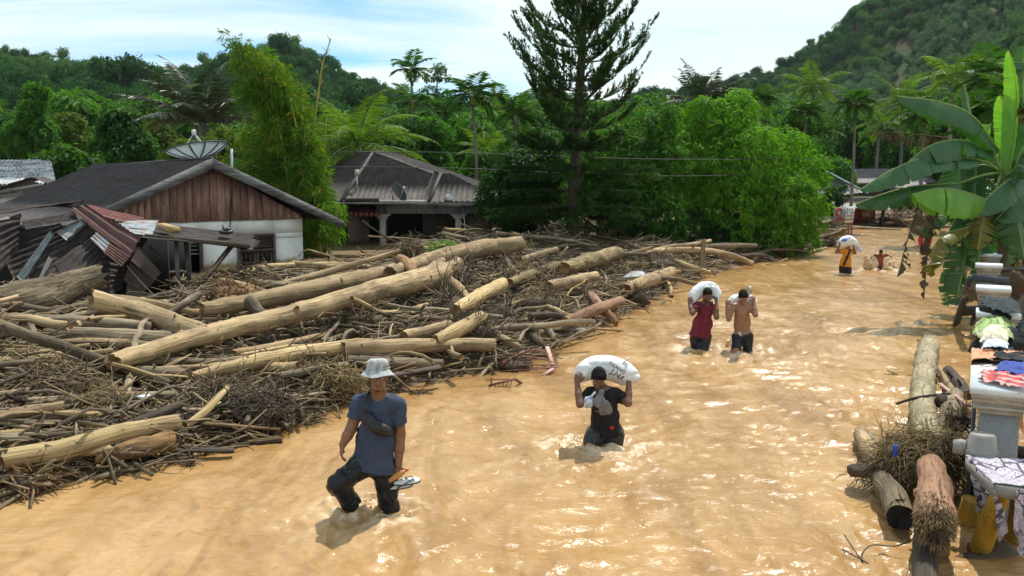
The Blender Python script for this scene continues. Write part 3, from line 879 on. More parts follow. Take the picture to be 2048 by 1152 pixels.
def gable_house():
    ang = R(40)
    O = np.array([-6.63, 28.5, 0.0])
    u = np.array([-math.cos(ang), -math.sin(ang), 0]); n = np.array([math.sin(ang), -math.cos(ang), 0]); bk = -n
    def s_of(px):                      # metres from the right corner of the front wall
        k = (px - 1024) / F_PX
        return (O[0] - k * O[1]) / (k * u[1] - u[0])
    def pt(s, z, f=0.0): return O + u * s + UP * z + n * f
    half = s_of(415); Wd = 2 * half
    zc, z0 = 2.13, 0.1
    root = thing('gable_house', pt(half, 0), 'house with pink boarded gable over a white wall, half buried in mud', 'house')
    # front wall with a doorway and a dark opening
    d0, d1 = s_of(549), s_of(474); w0, w1 = s_of(402), s_of(346)
    dz = 1.66; wz = 1.50
    mb = MB()
    us = sorted([0, d0, d1, w0, w1, Wd]); zs = [z0, wz, dz, zc]
    wall_cells(mb, O, u, UP, n, us, zs, [(d0, d1, 0, dz), (w0, w1, 0, wz)], 0.16)
    L_ = 10.5
    for s0 in (0.0, Wd):                # side walls
        mb.box(pt(s0 + (0.08 if s0 == 0 else -0.08), (zc + z0) / 2) + bk * (L_ / 2 + 0.165), (0.16, L_ - 0.33, zc - z0), np.stack([u, n, UP], 1))
    mb.box(pt(half, (zc + z0) / 2) + bk * L_, (Wd, 0.16, zc - z0), np.stack([u, n, UP], 1))
    mb.build('wall', M_PLASTER, root)
    MB().box(pt(half, 0.9) + bk * 3.2, (Wd - 0.4, 0.1, 1.9), np.stack([u, n, UP], 1)).build('dark_inside_wall', M_BLACK, root)  # black sheet painted in for the shade behind door and opening
    # boards of the gable
    za = 3.72
    rg = np.random.default_rng(4)
    s = 0.05; k = 0
    while s < Wd - 0.06:
        w = min(rg.uniform(0.19, 0.27), Wd - 0.05 - s)
        zt = [zc + 0.04 + (za - zc) * (1 - abs(ss - half) / half) * 1.02 for ss in (s, s + w)]
        zm = None
        poly = [pt(s + 0.006, zc - 0.03 - rg.uniform(0, .03), 0.02), pt(s + w - 0.006, zc - 0.03 - rg.uniform(0, .03), 0.02), pt(s + w - 0.006, zt[1], 0.02), pt(s + 0.006, zt[0], 0.02)]
        if s < half < s + w: poly.insert(3, pt(half, za, 0.02))
        q = np.array(poly); lc = np.concatenate([q, q]) * 0
        b = MB(); off = rg.uniform(0, 0.018)
        b.prism(q + n * off, -n * 0.03)
        cc = b.V[0]; b.A = [np.stack([(cc - O) @ u, (cc - O) @ n, cc[:, 2]], -1) + k * 2.7]
        b.build('board', M_PINKB, root)
        s += w; k += 1
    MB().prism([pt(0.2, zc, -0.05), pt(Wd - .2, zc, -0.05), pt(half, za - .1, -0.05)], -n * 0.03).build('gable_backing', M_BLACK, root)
    # roof
    over, fr = 1.15, 0.55
    zr = 3.90; slope = 0.455
    for sg, tag_ in ((-1, 'right'), (1, 'left')):
        se = half + sg * (half + over); ze = zr - slope * (half + over)
        a = pt(half, zr, fr); b = pt(se, ze, fr); c = pt(se, ze) + bk * (L_ + 0.4); d = pt(half, zr - 0.10) + bk * (L_ + 0.4)
        m = MB()
        corr_roof(m, [b, c, d, a] if sg < 0 else [c, b, a, d], 0.19, 0.02, seed=3 + sg, sag=0.10)
        m.build('roof_sheeting', M_ROOFD, root, smooth=False)
        # fascia board along the verge
        f = MB(); hh = 0.27
        lo = np.array([0, 0, -hh])
        f.prism([a + n * 0.02 + UP * 0.03, b + n * 0.02 + UP * 0.02, b + n * 0.02 + lo * 0.85, a + n * 0.02 + lo], n * 0.05)
        v = f.V[0]; dd = nrm(b - a); f.A = [np.stack([(v - a) @ UP, (v - a) @ n, (v - a) @ dd], -1) + 5 * sg]
        f.build('fascia_board', M_FASCIA, root)
        for t in (0.12, 0.5, 0.88):     # purlins under the eaves
            p = a * (1 - t) + b * t - UP * 0.13
            MB().beam(p - n * 0.03, p + bk * (fr + 0.6), 0.07, 0.1).build('purlin', M_LOGD, root)
    f = MB(); cr = MB()
    f.tube([pt(half, zr + 0.03, fr + .05), pt(half, zr - 0.08) + bk * (L_ + .4)], 0.085, 8, flat=0.5)
    f.build('ridge_cap', M_ROOFD, root)
    # door
    dm = MB()
    for sa in (d0, d1 - 0.06): dm.box(pt(sa + 0.03, (dz + z0) / 2, 0.0), (0.06, 0.12, dz - z0), np.stack([u, n, UP], 1))
    for za_ in (dz - 0.03, 1.17): dm.box(pt((d0 + d1) / 2, za_, 0.0), (d1 - d0 - 0.13, 0.12, 0.055), np.stack([u, n, UP], 1))
    fr_o = dm.build('door_frame', M_DOOR, root)
    for k in range(6):
        MB().box(pt((d0 + d1) / 2, 1.25 + k * 0.063, -0.02), (d1 - d0 - 0.14, 0.10, 0.018), np.stack([u, n, UP], 1) @ euler(R(35), 0, 0)).build('louvre', M_DOOR, fr_o)
    mid = (d0 + d1) / 2; lw = (d1 - d0 - 0.13) / 2
    for sg in (-1, 1):
        c = mid + sg * lw / 2
        dl = MB()
        R3 = np.stack([u, n, UP], 1)
        for k in (-1, 1): dl.box(pt(c + k * (lw / 2 - 0.045), 0.64, -0.03), (0.085, 0.045, 1.0), R3)
        for k in range(2): dl.box(pt(c + (k - .5) * lw * 0.29, 0.98, -0.03), (0.03, 0.04, 0.33), R3)
        dl.box(pt(c, 0.79, -0.03), (lw - 0.18, 0.04, 0.06), R3)
        dl.box(pt(c, 1.12, -0.03), (lw - 0.18, 0.04, 0.05), R3)
        dl.box(pt(c, 0.45, -0.045), (lw - 0.18, 0.02, 0.62), R3)
        for k in range(2): dl.box(pt(c + (k - .5) * lw * 0.42, 0.46, -0.032), (0.11, 0.03, 0.5), R3)
        lf = dl.build('door', M_DOOR, root)
        for k in range(3):
            MB().box(pt(c + (k - 1) * lw * 0.27, 0.975, -0.05), (lw * 0.22, 0.01, 0.3), R3).build('pane', M_BLACK, lf)
    # slats of the dark opening
    wf = MB(); R3 = np.stack([u, n, UP], 1)
    wf.box(pt(w0 + 0.04, 0.85, 0.03), (0.09, 0.1, 1.5), R3).box(pt(w1 - 0.04, 0.85, 0.03), (0.09, 0.1, 1.5), R3)
    wfo = wf.build('window_frame', M_DOOR, root)
    for k, zz in enumerate((1.16, 1.27, 1.38, 1.47)):
        MB().box(pt((w0 + w1) / 2, zz, 0.0), (w1 - w0 - 0.2, 0.03, 0.05), R3 @ euler(0, R(-3 + 2 * k), 0)).build('slat', M_PLANK, wfo)
    wb = MB()
    wb.tube(curve([pt(s_of(463), 2.75, .04), pt(s_of(460), 2.1, .05), pt(s_of(452), 1.75, .2), pt(s_of(445), 1.62, .3)], 12), 0.012, 5)
    wb.tube(curve([pt(s_of(464), 3.0, .04), pt(s_of(464), 2.4, .05), pt(s_of(458), 1.9, .12)], 10), 0.009, 5)
    wb.build('cable', M_WIRE, root)
    return root, pt, half, bk, n, u
GH = gable_house()

def big_dish(c, r, tilt, rz):
    root = thing('satellite_dish', c, 'large mesh satellite dish pointing skyward on the ridge of the pink gabled house', 'satellite dish')
    Rm = rotz(rz) @ euler(tilt, 0, 0)
    n = 12
    for k in range(n):
        a0, a1 = 2 * math.pi * k / n + .03, 2 * math.pi * (k + 1) / n - .03
        aa = np.linspace(a0, a1, 5); rr = np.linspace(0.12, 1, 7)
        P = np.stack([rr[:, None] * np.cos(aa) * r, rr[:, None] * np.sin(aa) * r, (rr ** 2)[:, None] * 0.34 * r + 0 * aa], -1) @ Rm.T + c
        MB().slab(P, 0.012).build('panel', M_DISH, root, smooth=True)
        b = MB(); rr = np.linspace(0.02, 1.01, 8); a = 2 * math.pi * k / n
        b.tube(np.stack([rr * math.cos(a) * r, rr * math.sin(a) * r, rr ** 2 * 0.34 * r - .012], -1) @ Rm.T + c, 0.022, 5)
        b.build('rib', M_DISHRIB, root)
    b = MB(); a = np.linspace(0, 2 * math.pi, 40)
    b.tube(np.stack([np.cos(a) * r, np.sin(a) * r, 0.34 * r + 0 * a], -1) @ Rm.T + c, 0.02, 5, caps=False)
    b.build('rim', M_DISHRIB, root)
    b = MB()
    f = np.array([0, 0, r * 0.85])
    for k in range(3):
        a = 2 * math.pi * k / 3 + .3
        b.tube(np.array([[math.cos(a) * r * .6, math.sin(a) * r * .6, 0.12 * r], f]) @ Rm.T + c, 0.012, 5)
    b.build('feed_strut', M_GALV, root)
    MB().lathe([(0, -.06), (.07, -.06), (.07, .05), (0.05, .09), (0, .09)], f @ Rm.T + c, 10, rot=Rm).build('feed_horn', M_GALV, root)
    MB().tube([c + [0, 0, 0.02], c - [0, 0, 0.55]], 0.05, 8).build('mount_pole', M_DISHRIB, root)
pr, ptf, half_, bkv, nv, uv_ = GH
big_dish(D(398, 316, 28.6), 0.95, R(-12), R(65))
def roof_mast():
    c = D(463, 345, 28.8)
    root = thing('roof_mast', c - [0, 0, .3], 'thin grey pipe mast standing on the right slope of the gabled house', 'mast')
    MB().tube([c - [0, 0, 0.35], D(463, 298, 28.8)], 0.045, 8).build('pipe', M_GALV, root)
    MB().tube([D(459, 306, 28.8), D(472, 304, 28.8)], 0.02, 6).build('bracket', M_DISHRIB, root)
roof_mast()

def hip_house():
    root = thing('hip_roof_house', D(800, 490, 39) * [1, 1, 0], 'house with a dark hipped metal roof behind the driftwood heap', 'house')
    C1 = D(683, 403, 36.6); A = D(746, 305, 41.5); A2 = D(711, 306, 46.0)
    Lb = D(585, 392, 47.0); z_e = C1[2]
    Lb[2] = z_e
    FR = D(1012, 403, 36.6); FR[2] = z_e
    m = MB(); corr_roof(m, [Lb, C1, A, A2], 0.22, 0.022, seed=1); m.build('roof_sheeting', M_ROOFG, root)
    m = MB(); corr_roof(m, [C1, FR, A], 0.22, 0.022, seed=2); m.build('roof_sheeting', M_ROOFG, root)
    BK = FR + np.array([1.0, 9.0, 0])
    m = MB(); corr_roof(m, [FR, BK, A2 + [2.0, 0, 0], A], 0.22, 0.022, seed=4); m.build('roof_sheeting', M_ROOFG, root)
    N1 = D(858, 404, 35.7); N1[2] = z_e
    P2 = D(882, 347, 38.0)
    LV = D(832, 404, 36.4); LV[2] = z_e
    m = MB(); corr_roof(m, [LV + [0.1, .6, 0], N1, P2, P2 + np.array([-.25, 1.4, 0])], 0.22, 0.022, seed=5); m.build('roof_sheeting', M_ROOFG, root)
    E1 = D(1010, 404, 35.7); E1[2] = z_e
    R1 = P2 + np.array([.4, 0, 0])
    m = MB(); corr_roof(m, [N1, E1, R1, P2], 0.22, 0.022, seed=6); m.build('roof_sheeting', M_ROOFG, root)
    for a, b in ((C1, A), (A, A2), (N1, P2), (A, FR)):
        MB().tube([a + [0, 0, .03], b + [0, 0, .03]], 0.075, 8, flat=0.6).build('ridge_cap', M_ROOFG, root)
    # concrete front beam, slab and columns
    Yf = 36.3
    bL, bR = D(752, 405, Yf), D(990, 405, Yf)
    z1, z0 = D(800, 405, Yf)[2], D(800, 427, Yf)[2]
    MB().box([(bL[0] + bR[0]) / 2, Yf, (z1 + z0) / 2], (bR[0] - bL[0], 0.35, z1 - z0)).build('front_beam', M_BEAMC, root)
    MB().box([(bL[0] + bR[0]) / 2, Yf + 0.1, z1 + .045], (bR[0] - bL[0] + .3, 0.8, 0.09)).build('eave_slab', M_CREAM, root)
    for px in (766, 917):
        c = D(px, 450, Yf + 0.05)
        b = MB(); b.box([c[0], c[1], (z0 + 0.3) / 2 - .01], (0.24, 0.24, z0 - 0.3)).box([c[0], c[1], z0 - .15], (0.40, 0.30, 0.12)).box([c[0], c[1], z0 - 0.05], (0.62, 0.32, 0.09))
        b.build('column', M_CREAM, root)
    # recessed porch walls
    Yw = 40.5
    wl, wr = D(640, 450, Yw)[0], D(1000, 450, Yw)[0]
    b = MB()
    holes = []
    R3 = np.stack([np.array([1., 0, 0]), np.array([0, -1., 0]), UP], 1)
    xs = [D(p, 450, Yw)[0] for p in (640, 725, 752, 775, 845, 865, 905, 930, 1000)]
    for i0, i1, z0_, z1_ in ((0, 1, .3, 2.3), (2, 3, .3, 2.3), (4, 6, .3, 2.3), (6, 7, .3, 1.1), (7, 8, .3, 2.3)):
        MB().box([(xs[i0] + xs[i1]) / 2, Yw + .1, (z0_ + z1_) / 2], (xs[i1] - xs[i0], .2, z1_ - z0_)).build('porch_wall', M_WALLB, root)
    MB().box([(wl + wr) / 2, Yw + 1.6, 1.3], (wr - wl, 0.1, 2.4)).build('dark_inside_wall', M_BLACK, root)  # black sheet, paints the shade deep in the porch
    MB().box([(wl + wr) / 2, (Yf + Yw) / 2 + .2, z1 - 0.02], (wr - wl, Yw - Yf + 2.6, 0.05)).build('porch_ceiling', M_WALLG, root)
    # side room right
    c0 = D(935, 450, 37.0); c1 = D(992, 450, 37.0)
    MB().box([(c0[0] + c1[0]) / 2, 38.5, 1.35], (c1[0] - c0[0], 2.6, 2.1)).build('side_wall', M_WALLB, root)
    for k in range(4):
        MB().box([c0[0] + 0.25 + 0.22 * k, 37.18, 1.95], (0.16, 0.06, 0.22)).build('vent_block', M_BLACK, root)
    # left wing with its red tiled lean-to
    c0, c1 = D(612, 450, 38.5), D(752, 450, 38.5)
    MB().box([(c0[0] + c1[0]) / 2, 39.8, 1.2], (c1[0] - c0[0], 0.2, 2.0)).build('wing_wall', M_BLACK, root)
    for px, w in ((632, 0.3), (718, 0.9)):
        c = D(px, 460, 38.3); MB().box([c[0], c[1], 1.15], (w, 0.2, 1.75)).build('wing_pier', M_WALLB, root)
    a, b_ = D(628, 404, 38.9), D(740, 404, 38.9)
    e0, e1 = D(640, 424, 35.6), D(753, 430, 35.6)
    m = MB(); corr_roof(m, [e0, e1, b_, a], 0.23, 0.05, seed=9, row=0.42); m.build('lean_to_roof', M_RED, root)
    for k in range(12):
        t = k / 11; c = e0 * (1 - t) + e1 * t
        MB().tube([c + [0, -.05, -.02], c + [0, .25, .06]], 0.085, 8).build('edge_tile', M_RED, root)
    m = MB().beam(D(757, 400, 35.8), D(690, 401, 36.0), 0.16, 0.16); m.build('lean_to_rafter', M_LOGD, root)
    return root
hip_house()
def small_dish():
    c = D(795, 386, 36.0)
    root = thing('satellite_dish', D(793, 405, 36.1), 'small dark satellite dish on the eave of the hip roofed house', 'satellite dish')
    Rm = rotz(R(-50)) @ euler(R(-62), 0, 0)
    rr = np.linspace(0, 1, 6); a = np.linspace(0, 2 * math.pi, 25)
    P = np.stack([rr[:, None] * np.cos(a) * .42, rr[:, None] * np.sin(a) * .42, (rr ** 2)[:, None] * 0.1 + 0 * a], -1) @ Rm.T + c
    MB().slab(P, 0.012).build('reflector', M_DISHD, root, smooth=True)
    MB().tube([D(785, 400, 36.1), D(786, 388, 36.1)], 0.025, 6).tube([D(793, 407, 36.1), D(785, 398, 36.1)], 0.02, 6).build('bracket', M_DISHRIB, root)
    MB().tube([D(801, 396, 35.9), D(806, 380, 35.4)], 0.014, 5).build('feed_arm', M_GALV, root)
    MB().ell(D(808, 376, 35.4), (.05, .05, .07)).build('feed_horn', M_GALV, root)
small_dish()
def roof_antenna():
    root = thing('roof_antenna', D(714, 382, 37.6), 'white tipped antenna mast on the left slope of the hipped roof', 'antenna')
    MB().tube([D(714, 386, 37.6), D(714, 345, 37.6)], 0.03, 6).build('pipe', M_GALV, root)
    MB().box(D(714, 345, 37.6), (0.16, 0.12, 0.24)).build('tip_box', M_CREAM, root)
    MB().tube([D(706, 350, 37.6), D(722, 350, 37.6)], 0.02, 5).build('crossbar', M_DISHRIB, root)
roof_antenna()
def water_drum():
    c = D(897, 398, 35.9)
    root = thing('plastic_drum', c, 'small pale grey drum lying on the front eave slab', 'drum')
    MB().lathe([(0, -.2), (.13, -.2), (.15, -.17), (.15, .14), (.12, .2), (0, .2)], c, 16, rot=euler(R(70), 0, R(20))).build('barrel', M_GALV, root, smooth=True, angle=.6)
    MB().lathe([(.151, -.02), (.16, 0), (.151, .02)], c, 16, rot=euler(R(70), 0, R(20))).build('hoop', M_DISHRIB, root)
water_drum()
o = MB().tube([D(925, 405, 36.0), D(934, 492, 35.4)], 0.022, 6).build('leaning_pole', M_GALV, None, loc=D(934, 492, 35.4))
setp(o, 'thin white pole leaning against the concrete porch beam', 'pole')

def hut_left():
    root = thing('tin_roof_house', D(40, 400, 46) * [1, 1, 0], 'house with a patchy white corrugated roof at the far left', 'house')
    a, b, c, d = D(-90, 372, 44), D(112, 366, 44), D(101, 318, 48.5), D(-90, 318, 48.5)
    m = MB(); corr_roof(m, [a, b, c, d], 0.22, 0.03, row=1.3, seed=12); m.build('roof_sheeting', M_PATCHY, root)
    w0, w1 = D(-80, 380, 45.5), D(100, 380, 45.5)
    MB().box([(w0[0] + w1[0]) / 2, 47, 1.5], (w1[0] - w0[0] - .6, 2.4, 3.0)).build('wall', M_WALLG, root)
    root = thing('wooden_hut', D(20, 420, 40) * [1, 1, 0], 'small dark wooden hut below the patchy white roof', 'hut')
    A = D(62, 355, 39.0); eR = D(98, 368, 39.0); eL = D(-60, 392, 39.0)
    bkk = np.array([-1.2, 3.5, 0])
    m = MB(); corr_roof(m, [eL, eL + bkk, A + bkk, A], 0.2, 0.02, seed=14); m.build('roof_sheeting', M_ROOFD, root)
    m = MB(); corr_roof(m, [eR, eR + bkk, A + bkk, A], 0.2, 0.02, seed=15); m.build('roof_sheeting', M_ROOFD, root)
    rg = np.random.default_rng(9)
    for k in range(11):
        p0, p1 = 6 + k * 8, 13.2 + k * 8
        top = 357 + abs(p0 + 3 - 62) * 0.30 + 4
        q0, q1 = D(p0, top, 39.3), D(p1, top, 39.3)
        MB().box([(q0[0] + q1[0]) / 2, 39.3, (q0[2] + 1.0) / 2], (q1[0] - q0[0], 0.04, q0[2] - 1.0)).build('board', M_PLANK, root)
    f = MB().beam(D(-10, 386, 38.6), D(85, 370, 38.6), 0.1, 0.14); f.build('fascia_board', M_PLANK, root)
    m = MB(); corr_roof(m, [D(-40, 412, 36), D(80, 398, 36), D(80, 382, 38.4), D(-40, 396, 38.4)], 0.2, 0.02, seed=16); m.build('lean_to_roof', M_ROOFG, root)
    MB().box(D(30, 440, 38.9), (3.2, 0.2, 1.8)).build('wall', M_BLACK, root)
hut_left()

def far_houses():
    root = thing('blue_ridge_house', D(1690, 420, 70) * [1, 1, 0], 'far house with grey roof and pale blue ridge strip', 'house')
    y = 68
    a, b, c, d = D(1600, 400, y), D(1735, 384, y), D(1651, 340, y + 3), D(1560, 345, y + 3)
    m = MB(); corr_roof(m, [a, b, c, d], 0.3, 0.03, seed=20); m.build('roof_sheeting', M_ROOFP, root)
    MB().beam(D(1651, 342, y - .4), D(1735, 386, y - .8), 0.5, 0.1).build('ridge_strip', m_plain('pale_blue_metal', (0.5, 0.66, 0.72), 0.4), root)
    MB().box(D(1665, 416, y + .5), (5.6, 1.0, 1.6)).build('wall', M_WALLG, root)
    m = MB(); corr_roof(m, [D(1640, 420, y - 3), D(1745, 418, y - 3), D(1745, 396, y - .5), D(1640, 400, y - .5)], 0.3, 0.03, seed=21); m.build('porch_roof', M_ROOFD, root)
    for px in (1650, 1676, 1704, 1740): MB().box(D(px, 432, y - 2.6), (0.14, 0.14, 1.0)).build('porch_post', M_DOOR, root)
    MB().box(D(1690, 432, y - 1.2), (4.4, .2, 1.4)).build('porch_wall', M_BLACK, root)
    root = thing('grey_roof_house', D(1770, 380, 80) * [1, 1, 0], 'far house with broad grey hipped roof behind the banana leaves', 'house')
    y = 78
    a, b, c, d = D(1665, 366, y), D(1880, 366, y), D(1840, 338, y + 4), D(1712, 338, y + 4)
    m = MB(); corr_roof(m, [a, b, c, d], 0.3, 0.03, seed=22); m.build('roof_sheeting', M_ROOFP, root)
    MB().box(D(1770, 378, y + .8), (7.5, 0.6, 1.2)).build('wall', M_WALLG, root)
    root = thing('hip_hut', D(1810, 380, 72) * [1, 1, 0], 'far hut with a small hipped roof right of the stall', 'hut')
    y = 71
    a, b, c, d = D(1750, 378, y), D(1862, 362, y), D(1838, 352, y + 2), D(1796, 352, y + 2)
    a[2] = b[2] = min(a[2], b[2]) + .1
    m = MB(); corr_roof(m, [a, b, c, d], 0.3, 0.03, seed=23); m.build('roof_sheeting', M_ROOFP, root)
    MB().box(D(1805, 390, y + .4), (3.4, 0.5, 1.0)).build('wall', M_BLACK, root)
    root = thing('red_stall', D(1725, 440, 62) * [1, 1, 0], 'red painted roadside stall with a pale tin awning', 'stall')
    y = 62.5
    MB().box(D(1706, 428, y + .3), (2.6, .4, 1.5)).build('wall', M_REDP, root)
    wx = D(1731, 428, y)
    MB().box(wx, (0.64, .1, .62)).build('notice_board', M_YPOST, root)
    for k in range(5): MB().box(wx + [-.2 + .1 * k, -.06, 0.02], (.05, .02, .3 + .06 * (k % 2))).build('lettering_bar', M_CREAM, root)
    m = MB(); corr_roof(m, [D(1652, 412, y - 1.3), D(1782, 421, y - 1.3), D(1782, 411, y + .2), D(1652, 402, y + .2)], 0.22, 0.02, seed=25); m.build('awning', M_ZINC, root)
    m = MB(); corr_roof(m, [D(1690, 412, y + .2), D(1785, 410, y + .2), D(1765, 398, y + 2.5), D(1700, 394, y + 2.5)], 0.22, 0.02, seed=26); m.build('roof_sheeting', M_ROOFD, root)
    MB().beam(D(1760, 452, y - .6), D(1768, 418, y - .6), .35, .1).build('leaning_panel', M_DARKM, root)
    root = thing('retaining_wall', D(1640, 470, 52), 'grey stained retaining wall beside the bushy tree', 'wall')
    MB().box(D(1628, 456, 54), (2.6, 0.3, 1.35)).build('wall_face', M_WALLG, root)
    for k in range(3): MB().box(D(1600 + 28 * k, 440, 53.8), (0.85, 0.4, 0.12)).build('coping', M_CONC, root)
far_houses()

def roadside_sign():
    y = 48
    root = thing('roadside_sign', D(1699, 482, y) * [1, 1, 0], 'grey and white sign board with red emblem on two posts in water', 'sign')
    for px in (1696.5, 1702.5): MB().box(np.append(D(px, 470, y)[:2], 0.15), (0.075, 0.075, 2.3)).build('post', M_RUSTRED, root)
    q = [D(1665, 449, y - .08), D(1706, 445, y - .08), D(1711, 412, y - .08), D(1670, 415, y - .08)]
    MB().prism(q, [0, 0.04, 0]).build('board', m_plain('sign_grey', (0.22, 0.23, 0.24), .5), root)
    q2 = [D(1689, 446.5, y - .1), D(1706, 445, y - .1), D(1711, 412.3, y - .1), D(1692, 413.5, y - .1)]
    MB().prism(q2, [0, 0.012, 0]).build('white_panel', m_plain('sign_white', (0.68, 0.7, 0.7), .5), root)
    red = m_plain('sign_red', (0.50, 0.035, 0.035), .5)
    b = MB(); a = np.linspace(0.3, 5.2, 18)
    b.tube(np.stack([D(1678.5, 424, y - .13)[0] + .16 * np.cos(a), 0 * a + y - .13, D(1678.5, 424, y)[2] + .2 * np.sin(a)], -1), 0.045, 6)
    b.tube([D(1672, 441, y - .13), D(1676, 435, y - .13), D(1679, 442, y - .13), D(1683, 435, y - .13), D(1685, 442, y - .13)], 0.04, 6)
    b.build('red_emblem', red, root)
    MB().ell(D(1678, 426, y - .13), (.06, .02, .1)).build('emblem_centre', M_CREAM, root)
    blk = m_plain('sign_ink', (0.03, 0.03, 0.035), .6)
    rows = [('JUAL', 418.5, 7.0), ('ES TEH', 425.5, 6.0), ('DISINI', 432, 5.4), ('HARGA', 439, 5.4)]
    for tx, py, h in rows:
        text_mesh('lettering', tx, D(1699.5 - (py - 430) * .12, py, y - .106), h * pxm(y) * 1.0, np.array([1, 0, .02]), UP, blk, root)
def text_mesh(name, body, c, size, right, up, mat, parent, depth=0.006):
    cu = bpy.data.curves.new(name, 'FONT'); cu.body = body; cu.size = 1.0; cu.align_x = 'CENTER'; cu.align_y = 'CENTER'
    cu.offset = 0.012
    ob = bpy.data.objects.new(name, cu); COL.objects.link(ob)
    dg = bpy.context.evaluated_depsgraph_get()
    me = bpy.data.meshes.new_from_object(ob.evaluated_get(dg))
    bpy.data.objects.remove(ob); bpy.data.curves.remove(cu)
    v = np.zeros(len(me.vertices) * 3); me.vertices.foreach_get('co', v); v = v.reshape(-1, 3)
    rt = nrm(right); u_ = nrm(np.array(up) - rt * np.dot(up, rt))
    w = np.array(c) + (v[:, 0:1] * rt + v[:, 1:2] * u_) * size - ORG[parent.name]
    me.vertices.foreach_set('co', w.astype(np.float32).ravel())
    me.update()
    me.materials.append(mat)
    o = bpy.data.objects.new(name, me); COL.objects.link(o); o.parent = parent
    ORG[o.name] = ORG[parent.name]
    return o
roadside_sign()
# ------------------------------------------------------------------ vegetation
def cluster_leaves(mb, C, Nn, k, L, W, rg, droop=0.35, spread=0.9, mi=0):
    """k leaves radiating from each cluster centre C with outward normal Nn"""
    n = len(C)
    Cc = np.repeat(C, k, 0); NN = np.repeat(nrm(Nn), k, 0)
    rnd = nrm(rg.normal(0, 1, (n * k, 3)))
    tang = nrm(rnd - NN * np.sum(rnd * NN, 1, keepdims=True))
    A = nrm(tang * spread + NN * rg.uniform(0.1, 0.9, (n * k, 1)) + [0, 0, -droop])
    B = Cc + rg.normal(0, 0.25, (n * k, 3)) * L
    U = nrm(NN + [0, 0, 0.6] + rg.normal(0, 0.3, (n * k, 3)))
    mb.leaves(B, A, U, L * rg.uniform(0.65, 1.25, n * k), W * rg.uniform(0.7, 1.2, n * k), mi, 0.2, 0.18)

def crown(lobes, nclus, k, L, W, seed, droop=0.35, hang=0.0):
    rg = np.random.default_rng(seed)
    mb = MB()
    lobes = [(np.array(c, float), np.array(r, float) * np.ones(3)) for c, r in lobes]
    wt = np.array([r[0] * r[2] for c, r in lobes]); wt = wt / wt.sum()
    for (c, r), w in zip(lobes, wt):
        n = max(6, int(nclus * w))
        d = nrm(rg.normal(0, 1, (n, 3)) + [0, 0, 0.25])
        f = 1 + 0.22 * fbm(d * 1.0 + c, 2.1, seed, 3)
        rad = np.where(rg.random(n) < 0.7, rg.uniform(0.86, 1.05, n), rg.uniform(0.45, 0.86, n)) * f
        keep = fbm(d * 1.3 + c * 0.7, 2.4, seed + 3, 2) > -0.42
        P = c + d * rad[:, None] * r
        P[:, 2] -= hang * rg.random(n) ** 2
        cluster_leaves(mb, P[keep], d[keep], k, L, W, rg, droop)
    return mb

def leafy_tree(name, label, base, lobes, mat, nclus, k, L, W, seed, group=None, droop=0.35, hang=0.0, trunk_r=0.16, cat='tree', forks=None):
    rg = np.random.default_rng(seed)
    base = np.array(base, float)
    root = thing(name, base, label, cat, group)
    top = np.mean([c for c, r in lobes], 0)
    lo = min(c[2] - np.max(r) * 0.5 for c, r in lobes)
    fk = base + np.array([0.1 * (top[0] - base[0]), 0.1 * (top[1] - base[1]), max(0.4, (lo - base[2]) * 0.8)])
    t = MB()
    t.tube(curve([base - [0, 0, .2], (base + fk) / 2 + rg.normal(0, .08, 3), fk], 8), interp([trunk_r * 1.35, trunk_r, trunk_r * .9], 8), 10, rough=0.15, seed=seed)
    t.build('trunk', M_BARK, root, smooth=True)
    lm = MB()
    for c, r in lobes:
        c = np.array(c, float); mid = fk * .5 + c * .5 + np.append(rg.normal(0, .25, 2), -0.1 * np.max(r))
        lm.tube(curve([fk - [0, 0, .1], mid, c], 8), interp([trunk_r * .6, trunk_r * .35, trunk_r * .12], 8), 6, rough=.1, seed=seed)
        for q in range(4):
            e = c + nrm(rg.normal(0, 1, 3)) * np.array(r) * 0.8
            lm.tube(curve([mid * .4 + c * .6, (c + e) / 2 + rg.normal(0, .1, 3), e], 5), interp([trunk_r * .2, trunk_r * .06], 5), 4)
    lm.build('limbs', M_BARK, root, smooth=True)
    crown(lobes, nclus, k, L, W, seed, droop, hang).build('crown', mat, root)
    return root
def lob(px, py, y, rpx, dy=0.0, sq=1.0):
    r = rpx * pxm(y)
    return (D(px, py, y + dy), (r, r * 0.95, r * sq))

# the bushy trees on the bank
Ym = 40.0
leafy_tree('bushy_tree', 'big bushy bright green tree with drooping leaves at the bend of the flooded street', D(1480, 500, Ym) * [1, 1, 0] + [0, 0, .5],
           [lob(1436, 250, Ym, 62, 0, .85), lob(1362, 318, Ym, 62, -.4), lob(1495, 312, Ym, 66, -.8), lob(1572, 300, Ym, 54, .3, .8), lob(1618, 345, Ym, 40, -.2), lob(1430, 345, Ym, 56, -1.0),
            lob(1570, 392, Ym, 58, -1.2), lob(1472, 415, Ym, 70, -1.4), lob(1622, 420, Ym, 36, -.6), lob(1545, 468, Ym, 54, -1.), lob(1600, 470, Ym, 36, -.5), lob(1345, 410, Ym, 60, -.8), lob(1400, 235, Ym, 44, .2), lob(1470, 225, Ym, 44, .2)],
           M_MANGO, 3600, 9, 0.26, 0.062, 101, droop=0.75, hang=0.3, trunk_r=.22)
